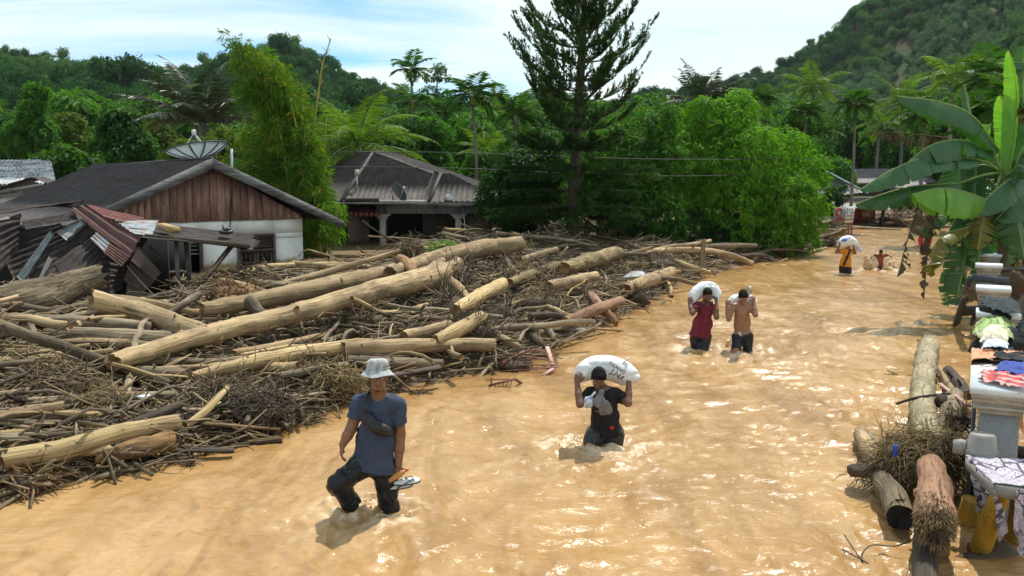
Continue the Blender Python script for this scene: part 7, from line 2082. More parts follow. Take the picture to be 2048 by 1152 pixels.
# low slab with the sarong, its yellow legs, the basin
def yellow_bench():
    z = .78
    P = [G(1931, 914, z), G(1984, 968, z), G(2110, 990, z), G(2085, 926, z)]
    c = np.mean(P, 0)
    root = thing('yellow_bench', c * [1, 1, 0], 'concrete slab bench on leaning yellow painted posts at the right edge', 'bench')
    MB().prism(np.array(P)[::-1], [0, 0, -.1]).build('slab', M_CONC, root)
    def post(pts, w, y, lab=None):
        a, b = D(*pts[0], y[0]), D(*pts[1], y[1])
        k = MB().tube(curve([a, (a + b) / 2, b], 8), interp(w, 8), 8, rough=.02, seed=4, flat=.8)
        o = k.build('post', M_YPOST, root)
    post([(2008, 966), (1953, 1118)], [.085, .10, .105], (7.35, 7.7))
    post([(2046, 975), (2030, 1105)], [.10, .11, .11], (7.75, 7.95))
    post([(1948, 1000), (1925, 1090)], [.12, .13, .13], (8.25, 8.3))
    rk = thing('dark_rock', G(1985, 1115, 0), 'dark wet rubble lump at the foot of the leaning yellow post', 'rubble')
    MB().ell(G(1985, 1108, 0), (.22, .16, .1), None, 18, 10, rough=.5, seed=9).ell(G(1950, 1120, 0), (.16, .1, .05), None, 14, 8, rough=.5, seed=10).build('rubble', M_SOIL, rk, smooth=True)
    # the sarong: top part and hanging front
    n, m = 40, 60
    u = np.linspace(0, 1, n)[:, None]; v = np.linspace(0, 1, m)[None]
    e0, e1 = G(1929, 913, z), G(1986, 969, z); f0, f1 = G(2085, 924, z), G(2110, 985, z)
    side = nrm(np.cross(nrm(e1 - e0), UP)); side = side if side[1] < 0 else -side
    drop = np.where(v < .55, .0, (v - .55) / .45)
    low = .40 + .10 * np.sin(u * 5.2 + .6) + .24 * np.exp(-((u - .86) / .12) ** 2)
    top = (1 - np.clip(v / .55, 0, 1))
    base = e0 * (1 - u[..., None]) + e1 * u[..., None]
    far = f0 * (1 - u[..., None]) + f1 * u[..., None]
    P = base[:, :1] * (1 - top[..., None]) + far[:, :1] * top[..., None]
    P = P - np.array([0, 0, 1.0]) * (drop * low)[..., None] + side * ((.03 + .03 * np.sin(u * 24 + 2 * drop) + .10 * drop) * np.minimum(drop * 5, 1))[..., None]
    P[..., 2] += .012 + .018 * np.abs(fbm(P, 6, 3, 2)) * (drop == 0)
    P = P + side * (.03 * fbm(P, 8, 5, 2) * np.minimum(drop * 4, 1))[..., None]
    L = np.stack([u * .5 + 0 * v, 0 * u * v, v * 1.1 + 0 * u], -1)
    o = MB().slab(P, .005, 0, L).build('patterned_sarong', C_SARONG, None, smooth=True, loc=e1, angle=1.2); setp(o, 'white and black patterned sarong draped over the slab on yellow posts', 'sarong')
    u2 = np.linspace(0, 1, 16)[:, None, None]; v2 = np.linspace(0, 1, 30)[None, :, None]
    a, b = G(2028, 974, z + .01), G(2075, 984, z + .01)
    Q = a * (1 - u2) + b * u2 + np.array([0, 0, -1.0]) * (v2 * (.34 + .22 * np.sin(u2 * 3))) + np.array([0.0, -1, 0]) * (.03 + .03 * np.sin(u2 * 14) * v2)
    L2 = np.stack([u2 * .4 + 0 * v2, 0 * u2 * v2, v2 * .5 + 0 * u2], -1)[..., 0, :] if False else np.concatenate([u2 * .4 + 0 * v2, 0 * u2 * v2, v2 * .5 + 0 * u2], -1) + 5
    o2 = MB().slab(Q, .005, 0, L2).build('hanging_corner', C_SARONG, o, smooth=True)
    # basin
    c = G(1963, 916, z) + FD * .12
    rt = thing('cement_basin', c, 'grey cement coated basin turned upside down on the slab by the sarong', 'basin')
    MB().lathe([(0, .20), (.095, .20), (.112, .185), (.135, .06), (.142, .05), (.150, .045), (.150, 0), (.0, 0)], c, 28).build('basin', M_CONC, rt, smooth=True, angle=.7)
    o = MB().box(G(1928, 908, z) + [0, .06, .05], (.10, .10, .12), rotz(.4)).build('concrete_chunk', M_CONC, None, loc=G(1928, 908, z)); setp(o, 'small broken concrete chunk left of the upturned basin', 'rubble')
    a, b = D(1998, 902, 8.7), D(2090, 925, 8.2)
    o = MB().tube(curve([a, (a + b) / 2, b], 12), [.085, .095, .09], 14, rough=.12, seed=5, jag=.04, cap_mi=1).build('log', [M_LOGD, M_SPLIT], None, smooth=True, loc=a, angle=.9); setp(o, 'dark brown log lying behind the upturned basin at the right edge', 'log')
    MB().box(D(2040, 935, 8.5) - [0, 0, .05], (.7, .5, .08), rotz(-.3)).build('slab', M_CONC, root)
yellow_bench()

def right_logs():
    o, c, r = log('long ringed coconut trunk lying in the water left of the fence', [(1857, 690), (1849, 745), (1845, 810), (1862, 895)], [40, 44, 50, 60], M_COCOT, z=[.20, .22, .26, .36], jag=.05, seg=20, rough=.06)
    splinters(o, c, r, 0, 60, M_LOGD, .14, 21)
    o, c, r = log('shaggy coconut trunk butt with fibrous reddish end facing the camera', [(1862, 935), (1868, 985), (1872, 1040), (1872, 1062)], [52, 70, 84, 50], M_LOGR, z=[.42, .45, .42, .38], jag=.05, seg=22, rough=.2, endmat=M_SOIL)
    splinters(o, c, r, 1, 420, M_FIBRE, .12, 22, .008)
    rg = np.random.default_rng(4); m = 1100; i = rg.integers(len(c) // 2, len(c), m); d = nrm(rg.normal(0, 1, (m, 3)) + [0, -.3, .5]); d = d - nrm(c[-1] - c[0]) * (d @ nrm(c[-1] - c[0]))[:, None]; d = nrm(d)
    P0 = c[i] + d * r[i][:, None] * .92; P1 = P0 + d * rg.uniform(.0, .03, (m, 1)) + nrm(c[-1] - c[0]) * rg.uniform(.04, .12, (m, 1)) - np.array([0, 0, .02]) + rg.normal(0, .02, (m, 3))
    MB().sticks(np.stack([P0, (P0 + P1) / 2, P1], 1), np.array([1, .8, .3]) * np.full((m, 1), .005), 4).build('husk_fibres', M_FIBRE, o, kind='stuff')
    log('dark wet palm trunk running off the bottom edge beside the yellow posts', [(1858, 1050), (1850, 1110), (1846, 1240)], [52, 50, 54], M_LOGD, z=[.14, .10, .06], seg=20, rough=.08)
    log('pale split log end sticking out left of the root heap', [(1722, 868), (1738, 905), (1765, 945)], [30, 36, 34], M_LOG, z=[.18, .16, .1], seg=16)
    log('thin grey log half hidden behind the pale split log', [(1742, 872), (1760, 900), (1785, 930)], [18, 22, 20], M_LOGG, z=[.12, .12, .1])
    o, c, r = log('hollow dark ended log under the root heap', [(1758, 950), (1782, 985), (1800, 1032)], [40, 52, 56], M_BARKMUD, z=[.2, .22, .2], seg=18, endmat=M_BLACK, jag=.05); splinters(o, c, r, 1, 60, M_LOGD, .08, 23)
    log('mottled grey log upright against the nearest fence pillar', [(1908, 792), (1900, 830), (1892, 868)], [36, 44, 42], M_LOGG, z=[.3, .3, .25], seg=16, knots=5)
    log('rough dark driftwood piece above the mottled grey log', [(1896, 742), (1915, 766), (1936, 790)], [22, 28, 20], M_LOGD, z=[.25, .28, .3], stubs=2)
    log('pale twisted branch next to the rough dark driftwood', [(1880, 738), (1896, 765), (1912, 790)], [10, 14, 10], M_LOG, z=[.2, .25, .25])
    log('thin dark branch lying across the ringed coconut trunk', [(1798, 806), (1840, 794), (1898, 787)], [5, 6, 4], M_LOGD, z=[.3, .45, .45], knots=0)
    log('yellow stake near the mottled grey log', [(1888, 866), (1905, 852), (1928, 838)], [9, 11, 7], M_LOGY, z=[.4, .45, .5], knots=0)
    o = MB().beam(G(1880, 768, .35), G(1938, 812, .5), .05, .03).build('pink_bar', M_PALEPINK, None, loc=G(1880, 768, .35)); setp(o, 'dusty pink bar sloping between the driftwood and the pillar', 'bar')
    o = MB().ell(G(1882, 803, .4), (.085, .08, .09), None, 14, 10, rough=.4, seed=3).build('coconut_husk', M_LOGD, None, smooth=True, loc=G(1882, 803, .35)); setp(o, 'dark round coconut husk resting on the ringed trunk', 'coconut')
    T = tangle('big straw coloured root heap between the trunks at the right', 1835, 925, 165, 120, 1300, M_FIBRE, 71, Y=9.25, r=.006, Lm=.62, mat_style=True)
    tangle('finer dark roots on the left side of the straw coloured heap', 1775, 950, 90, 80, 260, M_LOGD, 72, Y=9.1, r=.005)
    tangle('straw roots pressed against the bench slab', 1905, 900, 70, 60, 360, M_FIBRE, 73, Y=9.0, r=.006, mat_style=True)
    tangle('small dark twigs on the right driftwood near the pillar foot', 1915, 840, 70, 60, 160, M_TWIG, 74, Y=9.9, r=.006)
    tangle('thin bare twigs poking from the water left of the root heap', 1720, 940, 70, 40, 40, M_LOGD, 75, Y=9.3, r=.004, Lm=.9)
    root = thing('curved_wire', G(1730, 1110, 0), 'bent dark wire loop rising from the water near the bottom right', 'wire')
    MB().tube(curve([G(1722, 1130, -.02), G(1726, 1105, .06), G(1745, 1090, .10), G(1780, 1092, .1), G(1800, 1090, .12), G(1826, 1078, .2)], 24), .006, 5).build('loop', M_WIRE, root)
    MB().tube(curve([G(1689, 1070, .12), G(1712, 1105, .08), G(1730, 1130, -.02)], 10), .006, 5).tube(curve([G(1684, 1098, .04), G(1715, 1115, .05), G(1745, 1132, 0)], 10), .006, 5).build('stalk', M_WIRE, root)
    o = MB().ell(G(1790, 900, .75), (.03, .02, .07), None, 8, 6, rough=.6, seed=1).build('blue_scrap', C_BLUE, None, smooth=True, loc=G(1790, 900, .7)); setp(o, 'small dark blue scrap caught on top of the root heap', 'scrap')
    # odd dark pole edges behind
right_logs()

def power_lines():
    for k, (pts, lab) in enumerate((([(1480, 165, 90), (1700, 118, 80), (2100, 55, 60)], 'thin power line crossing the right hill high above the bananas'),
                                    ([(560, 305, 34), (900, 305, 35), (1300, 318, 36), (1660, 318, 40)], 'upper power line sagging across the tree fronts'),
                                    ([(560, 334, 33), (900, 336, 34), (1300, 352, 36), (1660, 345, 40)], 'lower power line sagging across the tree fronts'))):
        c = curve([D(*q) for q in pts], 40)
        o = MB().tube(c, .012, 4).build('power_line', M_WIRE, None, loc=c[0]); setp(o, lab, 'power line')
power_lines()
# ------------------------------------------------------------------ people
def _surface(vals, org, h):           # naive surface nets
    s = vals < 0
    nx, ny, nz = vals.shape
    c = [s[i:nx - 1 + i, j:ny - 1 + j, k:nz - 1 + k] for i in (0, 1) for j in (0, 1) for k in (0, 1)]
    cnt = sum(x.astype(np.int8) for x in c)
    act = (cnt > 0) & (cnt < 8)
    I = np.argwhere(act)
    idx = np.full(act.shape, -1); idx[act] = np.arange(len(I))
    off = [np.array([i, j, k]) for i in (0, 1) for j in (0, 1) for k in (0, 1)]
    acc = np.zeros((len(I), 3)); num = np.zeros(len(I))
    cv = [vals[I[:, 0] + o[0], I[:, 1] + o[1], I[:, 2] + o[2]] for o in off]
    for a in range(8):
        for b in range(a + 1, 8):
            if np.abs(off[a] - off[b]).sum() != 1: continue
            va, vb = cv[a], cv[b]; k = (va < 0) != (vb < 0)
            t = np.where(k, va / np.where(k, va - vb, 1), 0)
            acc += np.where(k[:, None], off[a] + t[:, None] * (off[b] - off[a]), 0); num += k
    V = org + h * (I + acc / num[:, None])
    F = []
    for ax in range(3):
        b, c2 = (ax + 1) % 3, (ax + 2) % 3
        sl0 = [slice(None)] * 3; sl1 = [slice(None)] * 3
        sl0[ax] = slice(0, -1); sl1[ax] = slice(1, None)
        ch = s[tuple(sl0)] != s[tuple(sl1)]
        E = np.argwhere(ch)
        E = E[(E[:, b] > 0) & (E[:, c2] > 0) & (E[:, b] < s.shape[b] - 1) & (E[:, c2] < s.shape[c2] - 1)]
        eb = np.zeros(3, int); eb[b] = 1; ec = np.zeros(3, int); ec[c2] = 1
        q = [idx[tuple((E - d).T)] for d in (0 * eb, eb, eb + ec, ec)]
        q = np.stack(q, -1)
        flip = s[tuple(E.T)]
        q[~flip] = q[~flip][:, ::-1]
        F.append(q)
    F = np.concatenate(F)
    return V, F[(F >= 0).all(1)]
class Sdf:
    def __init__(s, k=.03): s.p, s.k, s.cut, s.sub = [], k, [], []
    def cone(s, a, b, ra, rb, flat=False, k=None): s.p.append(('c', np.array(a, float), np.array(b, float), ra, rb, flat, k)); return s
    def ell(s, c, r, Rm=None, k=None): s.p.append(('e', np.array(c, float), np.array(r, float), np.eye(3) if Rm is None else np.array(Rm), None, False, k)); return s
    def plane(s, p, n): s.cut.append((np.array(p, float), nrm(n))); return s
    def bounds(s):
        lo, hi = np.full(3, 1e9), np.full(3, -1e9)
        for q in s.p:
            if q[0] == 'c':
                for e, r in ((q[1], q[3]), (q[2], q[4])): lo = np.minimum(lo, e - r); hi = np.maximum(hi, e + r)
            else: m = q[2].max(); lo = np.minimum(lo, q[1] - m); hi = np.maximum(hi, q[1] + m)
        return lo, hi
    def eval(s, X, grow=0.0):
        d = None
        for t, a, b, c, e, flat, k in s.p:
            if t == 'c':
                ab = b - a; L2 = max(ab @ ab, 1e-9)
                u = np.clip(((X - a) @ ab) / L2, 0, 1)
                v = np.linalg.norm(X - a - u[..., None] * ab, axis=-1) - (c + (e - c) * u) - grow
                if flat: v = np.maximum(v, ((X - b) @ ab) / math.sqrt(L2))
            else:
                q = (X - a) @ c
                rr = b + grow
                n = np.linalg.norm(q / rr, axis=-1)
                v = (n - 1) * rr.min() * (.55 + .45 * n.clip(0, 1.5)) if False else (n - 1) * n / np.maximum(np.linalg.norm(q / rr ** 2, axis=-1), 1e-6)
            kk = k or s.k
            if d is None: d = v
            else:
                h = np.clip(.5 + .5 * (v - d) / kk, 0, 1)
                d = v * (1 - h) + d * h - kk * h * (1 - h)
        for p, n in s.cut: d = np.maximum(d, (X - p) @ n)
        return d
    def mesh(s, vox, wrinkle=0.0, wscale=14, seed=0, grow=0.0, stretch=(1, 1, .5)):
        lo, hi = s.bounds(); lo = lo - .06 - grow; hi = hi + .06 + grow
        n = np.ceil((hi - lo) / vox).astype(int) + 1
        g = np.stack(np.meshgrid(*[lo[i] + vox * np.arange(n[i]) for i in range(3)], indexing='ij'), -1)
        d = s.eval(g, grow)
        if wrinkle:
            m = np.abs(d) < .05
            X = g[m]; w = X + .05 * np.stack([vnoise(X, 9, seed), vnoise(X, 9, seed + 1), vnoise(X, 9, seed + 2)], -1)
            w = w * np.array(stretch)
            d[m] += wrinkle * ((1 - 2 * np.abs(vnoise(w, wscale, seed + 3))) * .8 + .6 * vnoise(w, wscale * .45, seed + 4))
        return _surface(d, lo, vox)
def frame_from(fwd, up):
    f = nrm(fwd); r = nrm(np.cross(f, up)); u = np.cross(r, f)
    return np.stack([r, f, u], 1)       # columns: right, forward, up

M_SK = {'a': m_skin('skin_brown', (0.20, 0.098, 0.058)), 'b': m_skin('skin_tan', (0.25, 0.125, 0.072)), 'c': m_skin('skin_dark', (0.15, 0.075, 0.045))}
M_HAIR = m_plain('black_hair', (0.006, 0.005, 0.005), .75, .3, 60, bump=.5, spec=.12)
M_EYE = m_plain('eye_white', (0.55, 0.52, 0.48), .3, .05); M_LIP = m_plain('lip', (0.17, 0.075, 0.055), .5, .1)

def fingers(mb, wrist, d, n, curl, thumb_side, sc=1.0, spread_=.08):
    """hand bones: d along the hand, n out of the back of the hand, curl in radians per joint"""
    d, n = nrm(d), nrm(n); n = nrm(n - d * (n @ d)); sd_ = np.cross(d, n) * thumb_side
    kn = wrist + d * .088 * sc
    for i, (ln, o) in enumerate(((.068, .030), (.078, .010), (.073, -.010), (.058, -.029))):
        p = kn + sd_ * o * sc - d * abs(o) * .15; dd = nrm(d + sd_ * o * spread_ * 20 * .05)
        pts = [p - d * .02 * sc, p]; a = 0.0
        for seg in (.45, .32, .23):
            a += curl
            p = p + (dd * math.cos(a) - n * math.sin(a)) * ln * seg * sc
            pts.append(p)
        mb.tube(pts, np.array([.0095, .0095, .009, .0082, .0062]) * sc, 7)
    p = wrist + d * .03 * sc + sd_ * .032 * sc
    q = p + (d * .5 + sd_ * .62 - n * .35) * .048 * sc
    r_ = q + (d * .75 - n * .5 - sd_ * .1 * curl) * .034 * sc
    mb.tube([p - sd_ * .012, p, q, r_], np.array([.013, .0125, .0105, .0075]) * sc, 7)

def person(label, J, skin='a', face=(0, -1, 0), face_up=(0, 0, 1), girth=1.08, vox=.009, shirt=None, shorts=None, hair=True, curl=(.9, .9), hand_n=((0, -1, 0), (0, -1, 0)), hand_d=(None, None), beard=False, sc=1.13, ears=True, headdetail=True, longsleeve=False, pants_end=None, shirt_hem=.0, hairband=None):
    """J: joints in the place; l and r are as seen in the picture"""
    J = {k: np.array(v, float) for k, v in J.items()}
    base = (J['al'] + J['ar']) / 2; base[2] = min(J['al'][2], J['ar'][2])
    root = thing('person', base, label, 'person')
    lat = nrm(J['sr'] - J['sl']); spine = nrm(J['ch'] - J['pe']); fw = nrm(np.cross(lat, spine))
    if fw @ np.array(face, float) < -0.3 and False: fw = -fw
    Rt = np.stack([lat, np.cross(spine, lat), spine], 1)
    g = girth * sc
    sw = np.linalg.norm(J['sr'] - J['sl']) / 2
    hd = J['hd']; hf = nrm(face); hu = nrm(np.array(face_up, float) - hf * (np.array(face_up, float) @ hf)); Rh = frame_from(hf, hu)
    def H(x, y, z): return hd + Rh @ (np.array([x, y, z]) * sc)
    def torso(B, e=0.0):
        B.ell(J['ch'], (sw * .82 * 1.0 + e, .105 * g + e, .165 * sc + e), Rt, .06)
        B.ell((J['ch'] + J['pe']) / 2, (.140 * g + e, .098 * g + e, .16 * sc + e), Rt, .06)
        B.cone(J['sl'] * .88 + J['sr'] * .12, J['sr'] * .88 + J['sl'] * .12, .058 * g + e, .058 * g + e, k=.05)
        for q in 'lr': B.cone(J['sl'] * .5 + J['sr'] * .5 + spine * .055 * sc, J['s' + q] * .8 + J['sl'] * .1 + J['sr'] * .1 + spine * .012, .040 * g + e, .045 * g + e, k=.04)
        B.ell(J['pe'], (.150 * g + e, .108 * g + e, .115 * sc + e), Rt, .06)
    def arm(B, s, e=0.0, upto=None):
        S, E, W = J['s' + s], J['e' + s], J['w' + s]
        B.cone(S, E, .053 * g + e, .041 * g + e, k=.03)
        B.cone(E, E * .55 + W * .45, .042 * g + e, .040 * g + e, k=.02).cone(E * .55 + W * .45, W, .040 * g + e, .027 * g + e, k=.02)
    def leg(B, s, e=0.0):
        Hh, K, A = J['h' + s], J['k' + s], J['a' + s]
        B.cone(Hh, K, .083 * g + e, .056 * g + e, k=.04)
        B.cone(K, K * .6 + A * .4, .054 * g + e, .054 * g + e, k=.02).cone(K * .6 + A * .4, A, .054 * g + e, .036 * g + e, k=.02)
    # ---- body
    B = Sdf(.025)
    torso(B); arm(B, 'l'); arm(B, 'r'); leg(B, 'l'); leg(B, 'r')
    su = nrm(spine - lat * (spine @ lat))
    nb = (J['sl'] + J['sr']) / 2 + spine * .03
    B.cone(nb, H(0, -.015, -.06), .060 * g, .054 * g, k=.04)
    B.ell(H(0, -.012, .028), np.array([.074, .094, .088]) * sc, Rh, .02)
    B.ell(H(0, .022, -.045), np.array([.057, .062, .070]) * sc, Rh, .03)
    B.ell(H(0, .058, -.088), np.array([.024, .020, .018]) * sc, Rh, .02)
    if headdetail:
        B.cone(H(0, .082, .012), H(0, .102, -.030), .010 * sc, .0155 * sc, k=.010)
        B.ell(H(-.014, .090, -.034), np.array([.010, .010, .008]) * sc, Rh, .006).ell(H(.014, .090, -.034), np.array([.010, .010, .008]) * sc, Rh, .006)
        B.cone(H(-.040, .070, .026), H(.040, .070, .026), .013 * sc, .013 * sc, k=.015)
        B.ell(H(-.042, .060, -.020), np.array([.02, .018, .018]) * sc, Rh, .02).ell(H(.042, .060, -.020), np.array([.02, .018, .018]) * sc, Rh, .02)
    if ears:
        for sx in (-1, 1): B.ell(H(sx * .077, -.008, -.004), np.array([.010, .020, .031]) * sc, Rh, .006)
    for i, s in enumerate('lr'):
        W = J['w' + s]; d = hand_d[i] if hand_d[i] is not None else nrm(W - J['e' + s]); n = nrm(hand_n[i]); d = nrm(d); n = nrm(n - d * (n @ d))
        Rp = np.stack([np.cross(d, n), n, d], 1)
        B.ell(W + d * .048 * sc, np.array([.041, .018, .052]) * sc, Rp, .015)
    V, F = B.mesh(vox)
    mb = MB().add(V, F)
    for i, s in enumerate('lr'):
        W = J['w' + s]; d = hand_d[i] if hand_d[i] is not None else nrm(W - J['e' + s])
        fingers(mb, W, d, hand_n[i], curl[i], (1 if i == 0 else -1), sc)
    mb.build('body', M_SK[skin], root, smooth=True)
    # ---- face
    if headdetail:
        e = MB(); q = MB()
        for sx in (-1, 1):
            e.ell(H(sx * .031, .073, .004), np.array([.015, .010, .0075]) * sc, Rh, 10, 7)
            q.ell(H(sx * .031 + .002, .081, .004), np.array([.0065, .004, .0065]) * sc, Rh, 8, 6)
            q.tube([H(sx * .014, .083, .022), H(sx * .032, .083, .027), H(sx * .050, .070, .020)], np.array([.0045, .005, .003]) * sc, 5)
        e.build('eye_whites', M_EYE, root, smooth=True)
        q.build('pupils_and_brows', M_HAIR, root, smooth=True)
        MB().tube([H(-.024, .070, -.066), H(-.008, .083, -.061), H(0, .084, -.063), H(.008, .083, -.061), H(.024, .070, -.066)], np.array([.003, .006, .0065, .006, .003]) * sc, 6).tube([H(-.020, .072, -.070), H(0, .083, -.073), H(.020, .072, -.070)], np.array([.003, .0075, .003]) * sc, 6).build('lips', M_LIP, root, smooth=True)
        if beard:
            b = Sdf(.01).cone(H(-.022, .078, -.053), H(.022, .078, -.053), .0045 * sc, .0045 * sc).ell(H(0, .064, -.098), np.array([.017, .016, .010]) * sc, Rh)
            V, F = b.mesh(.004, .002, 90, 3); MB().add(V, F).build('goatee', M_HAIR, root, smooth=True)
    if hair:
        h = Sdf(.02).ell(H(0, -.016, .034), np.array([.082, .100, .094]) * sc, Rh).ell(H(0, .04, .075), np.array([.062, .05, .045]) * sc, Rh)
        h.plane(H(0, .055, .045), Rh @ nrm(np.array([0, .75, -.66]))); 
        V, F = h.mesh(.006, .006, 46, 9, stretch=(1, 1, 1)); MB().add(V, F).build('hair', M_HAIR, root, smooth=True)
    # ---- shirt
    if shirt:
        T = Sdf(.03); torso(T, .014)
        for s in 'lr':
            S, E, W = J['s' + s], J['e' + s], J['w' + s]
            f = shirt.get('sleeve', .62)
            if f > 1.2: T.cone(S, E, .062 * g, .054 * g, k=.03).cone(E, W * .9 + E * .1, .054 * g, .042 * g, True, k=.02)
            else: T.cone(S, S * (1 - f) + E * f, .066 * g, .066 * g, True, k=.03)
        hem = J['pe'] - spine * shirt.get('hem', .08)
        T.cone((J['ch'] + J['pe']) / 2, hem - spine * .1, .135 * g, .158 * g, k=.05)
        T.ell(hem, (.182 * g, .130 * g, .13), Rt, .05)
        T.plane(hem, -spine + lat * shirt.get('tilt', 0))
        T.plane(nb + su * .062 * sc, su * .9 - np.cross(su, lat) * .25)
        V, F = T.mesh(vox, shirt.get('wr', .008), 11, shirt.get('seed', 1)); o = MB().add(V, F).build('shirt', shirt['mat'], root, smooth=True)
    if shorts:
        T = Sdf(.03); e = shorts.get('e', .018)
        T.ell(J['pe'] - spine * .03, (.154 * g + e * .5, .115 * g + e * .5, .125), Rt, .05)
        for s in 'lr':
            Hh, K, A = J['h' + s], J['k' + s], J['a' + s]
            f = shorts.get(s, shorts.get('to', 1.5))
            if f <= 1: T.cone(Hh, Hh * (1 - f) + K * f, .090 * g + e, (.070 + .02 * (1 - f)) * g + e * 1.4, True, k=.04)
            else:
                T.cone(Hh, K, .088 * g + e, .064 * g + e, k=.04)
                q = K * (2 - f) + A * (f - 1)
                T.cone(K, q, .064 * g + e, .062 * g + e * 1.2, True, k=.02)
        if shorts.get('skirt'): T.cone(J['pe'], (J['kl'] + J['kr']) / 2, .15 * g, .19 * g, k=.08)
        T.plane(J['pe'] + spine * shorts.get('waist', .09), spine)
        V, F = T.mesh(vox, shorts.get('wr', .008), 12, shorts.get('seed', 5)); MB().add(V, F).build('trousers' if shorts.get('to', 1.5) > 1 else 'shorts', shorts['mat'], root, smooth=True)
    return root, H, Rh, fw
def JJ(Y, d):
    """joints from picture places: name -> (px, py, extra distance)"""
    return {k: D(v[0], v[1], Y + (v[2] if len(v) > 2 else 0)) for k, v in d.items()}

C_SLATE = m_cloth('slate_blue_shirt', (0.040, 0.055, 0.095), .25, 9)
C_WETBLK = m_cloth('wet_black_trousers', (0.009, 0.010, 0.013), .4, 10, .42)
C_BLK2 = m_cloth('black_shirt', (0.010, 0.010, 0.012), .35, 12, .8)
C_MAROON = m_cloth('maroon_shirt', (0.135, 0.016, 0.030), .3, 9)
C_YEL = m_cloth('yellow_shirt', (0.55, 0.22, 0.015), .15, 9)
C_RUST = m_cloth('rust_shirt', (0.20, 0.045, 0.025), .3, 9)
C_REDJ = m_cloth('red_jacket', (0.45, 0.025, 0.03), .2, 9); C_GREYT = m_cloth('grey_tee', (0.35, 0.30, 0.33), .15)
C_HAT = m_stained('grey_hat_cloth', (0.42, 0.45, 0.47), (0.10, 0.10, 0.09), .75, 16, .9)
C_BAG = m_plain('black_nylon', (0.013, 0.014, 0.016), .45, .4, 40, bump=.3)
C_SACK = m_stained('white_sack', (0.70, 0.74, 0.78), (0.50, 0.44, 0.36), .4, 3.5, .6)
C_CAP = m_cloth('grey_cap', (0.15, 0.15, 0.16), .3, 12)
def m_batik():
    t = NT('dark_batik'); v = t.coord('Object')
    w = t.n('TexWave', Vector=t.map(v, (1, 1, 1), (0.3, .5, .4)), Scale=14.0, Distortion=6.0, Detail=3, Detail_Scale=3.0).outputs['Fac']
    col = t.mix(t.ramp(w, [(.78, 0.0), (.86, .32)]), (0.010, 0.014, 0.016), (0.16, 0.15, 0.13))
    return t.done(t.pbr(col, .6, t.bump(t.noise(v, 18, 4), .4, .015)))
C_BATIK = m_batik()

def sack(label, pts, rad, seed, flat=.8, knot=None, wr=.012):
    c = curve(pts, 12); rr = interp(rad, 12)
    S = Sdf(.05)
    for i in range(11): S.cone(c[i], c[i + 1], rr[i], rr[i + 1], k=.05)
    V, F = S.mesh(.012, wr, 9, seed, stretch=(1, 1, 1))
    root = thing('sack', c[6], label, 'sack')
    MB().add(V, F).build('bag', C_SACK, root, smooth=True)
    if knot is not None:
        a, b = knot; MB().tube(curve([a, (np.array(a) + b) / 2 + [.01, 0, .01], b], 8), interp([.03, .014, .03], 8), 9, rough=.4, seed=seed, flat=.6).build('tied_end', C_SACK, root, smooth=True)
    return root, V, F
M_INK = m_plain('print_ink', (0.03, 0.035, 0.035), .7, .1)
def print_on(root, V, F, text, c, size, right, up, view):
    """flat print laid on the sack's surface"""
    bv = BVHTree.FromPolygons([Vector(v) for v in V], [list(map(int, f)) for f in F])
    o = text_mesh('printed_text', text, c, size, right, up, M_INK, root)
    me = o.data; org = ORG[root.name]
    co = np.zeros(len(me.vertices) * 3); me.vertices.foreach_get('co', co); co = co.reshape(-1, 3) + org
    view = nrm(view)
    for i, p in enumerate(co):
        hit = bv.ray_cast(Vector(p - view * .5), Vector(view))
        if hit[0] is not None: co[i] = np.array(hit[0]) - view * .004
    me.vertices.foreach_set('co', (co - org).astype(np.float32).ravel()); me.update()

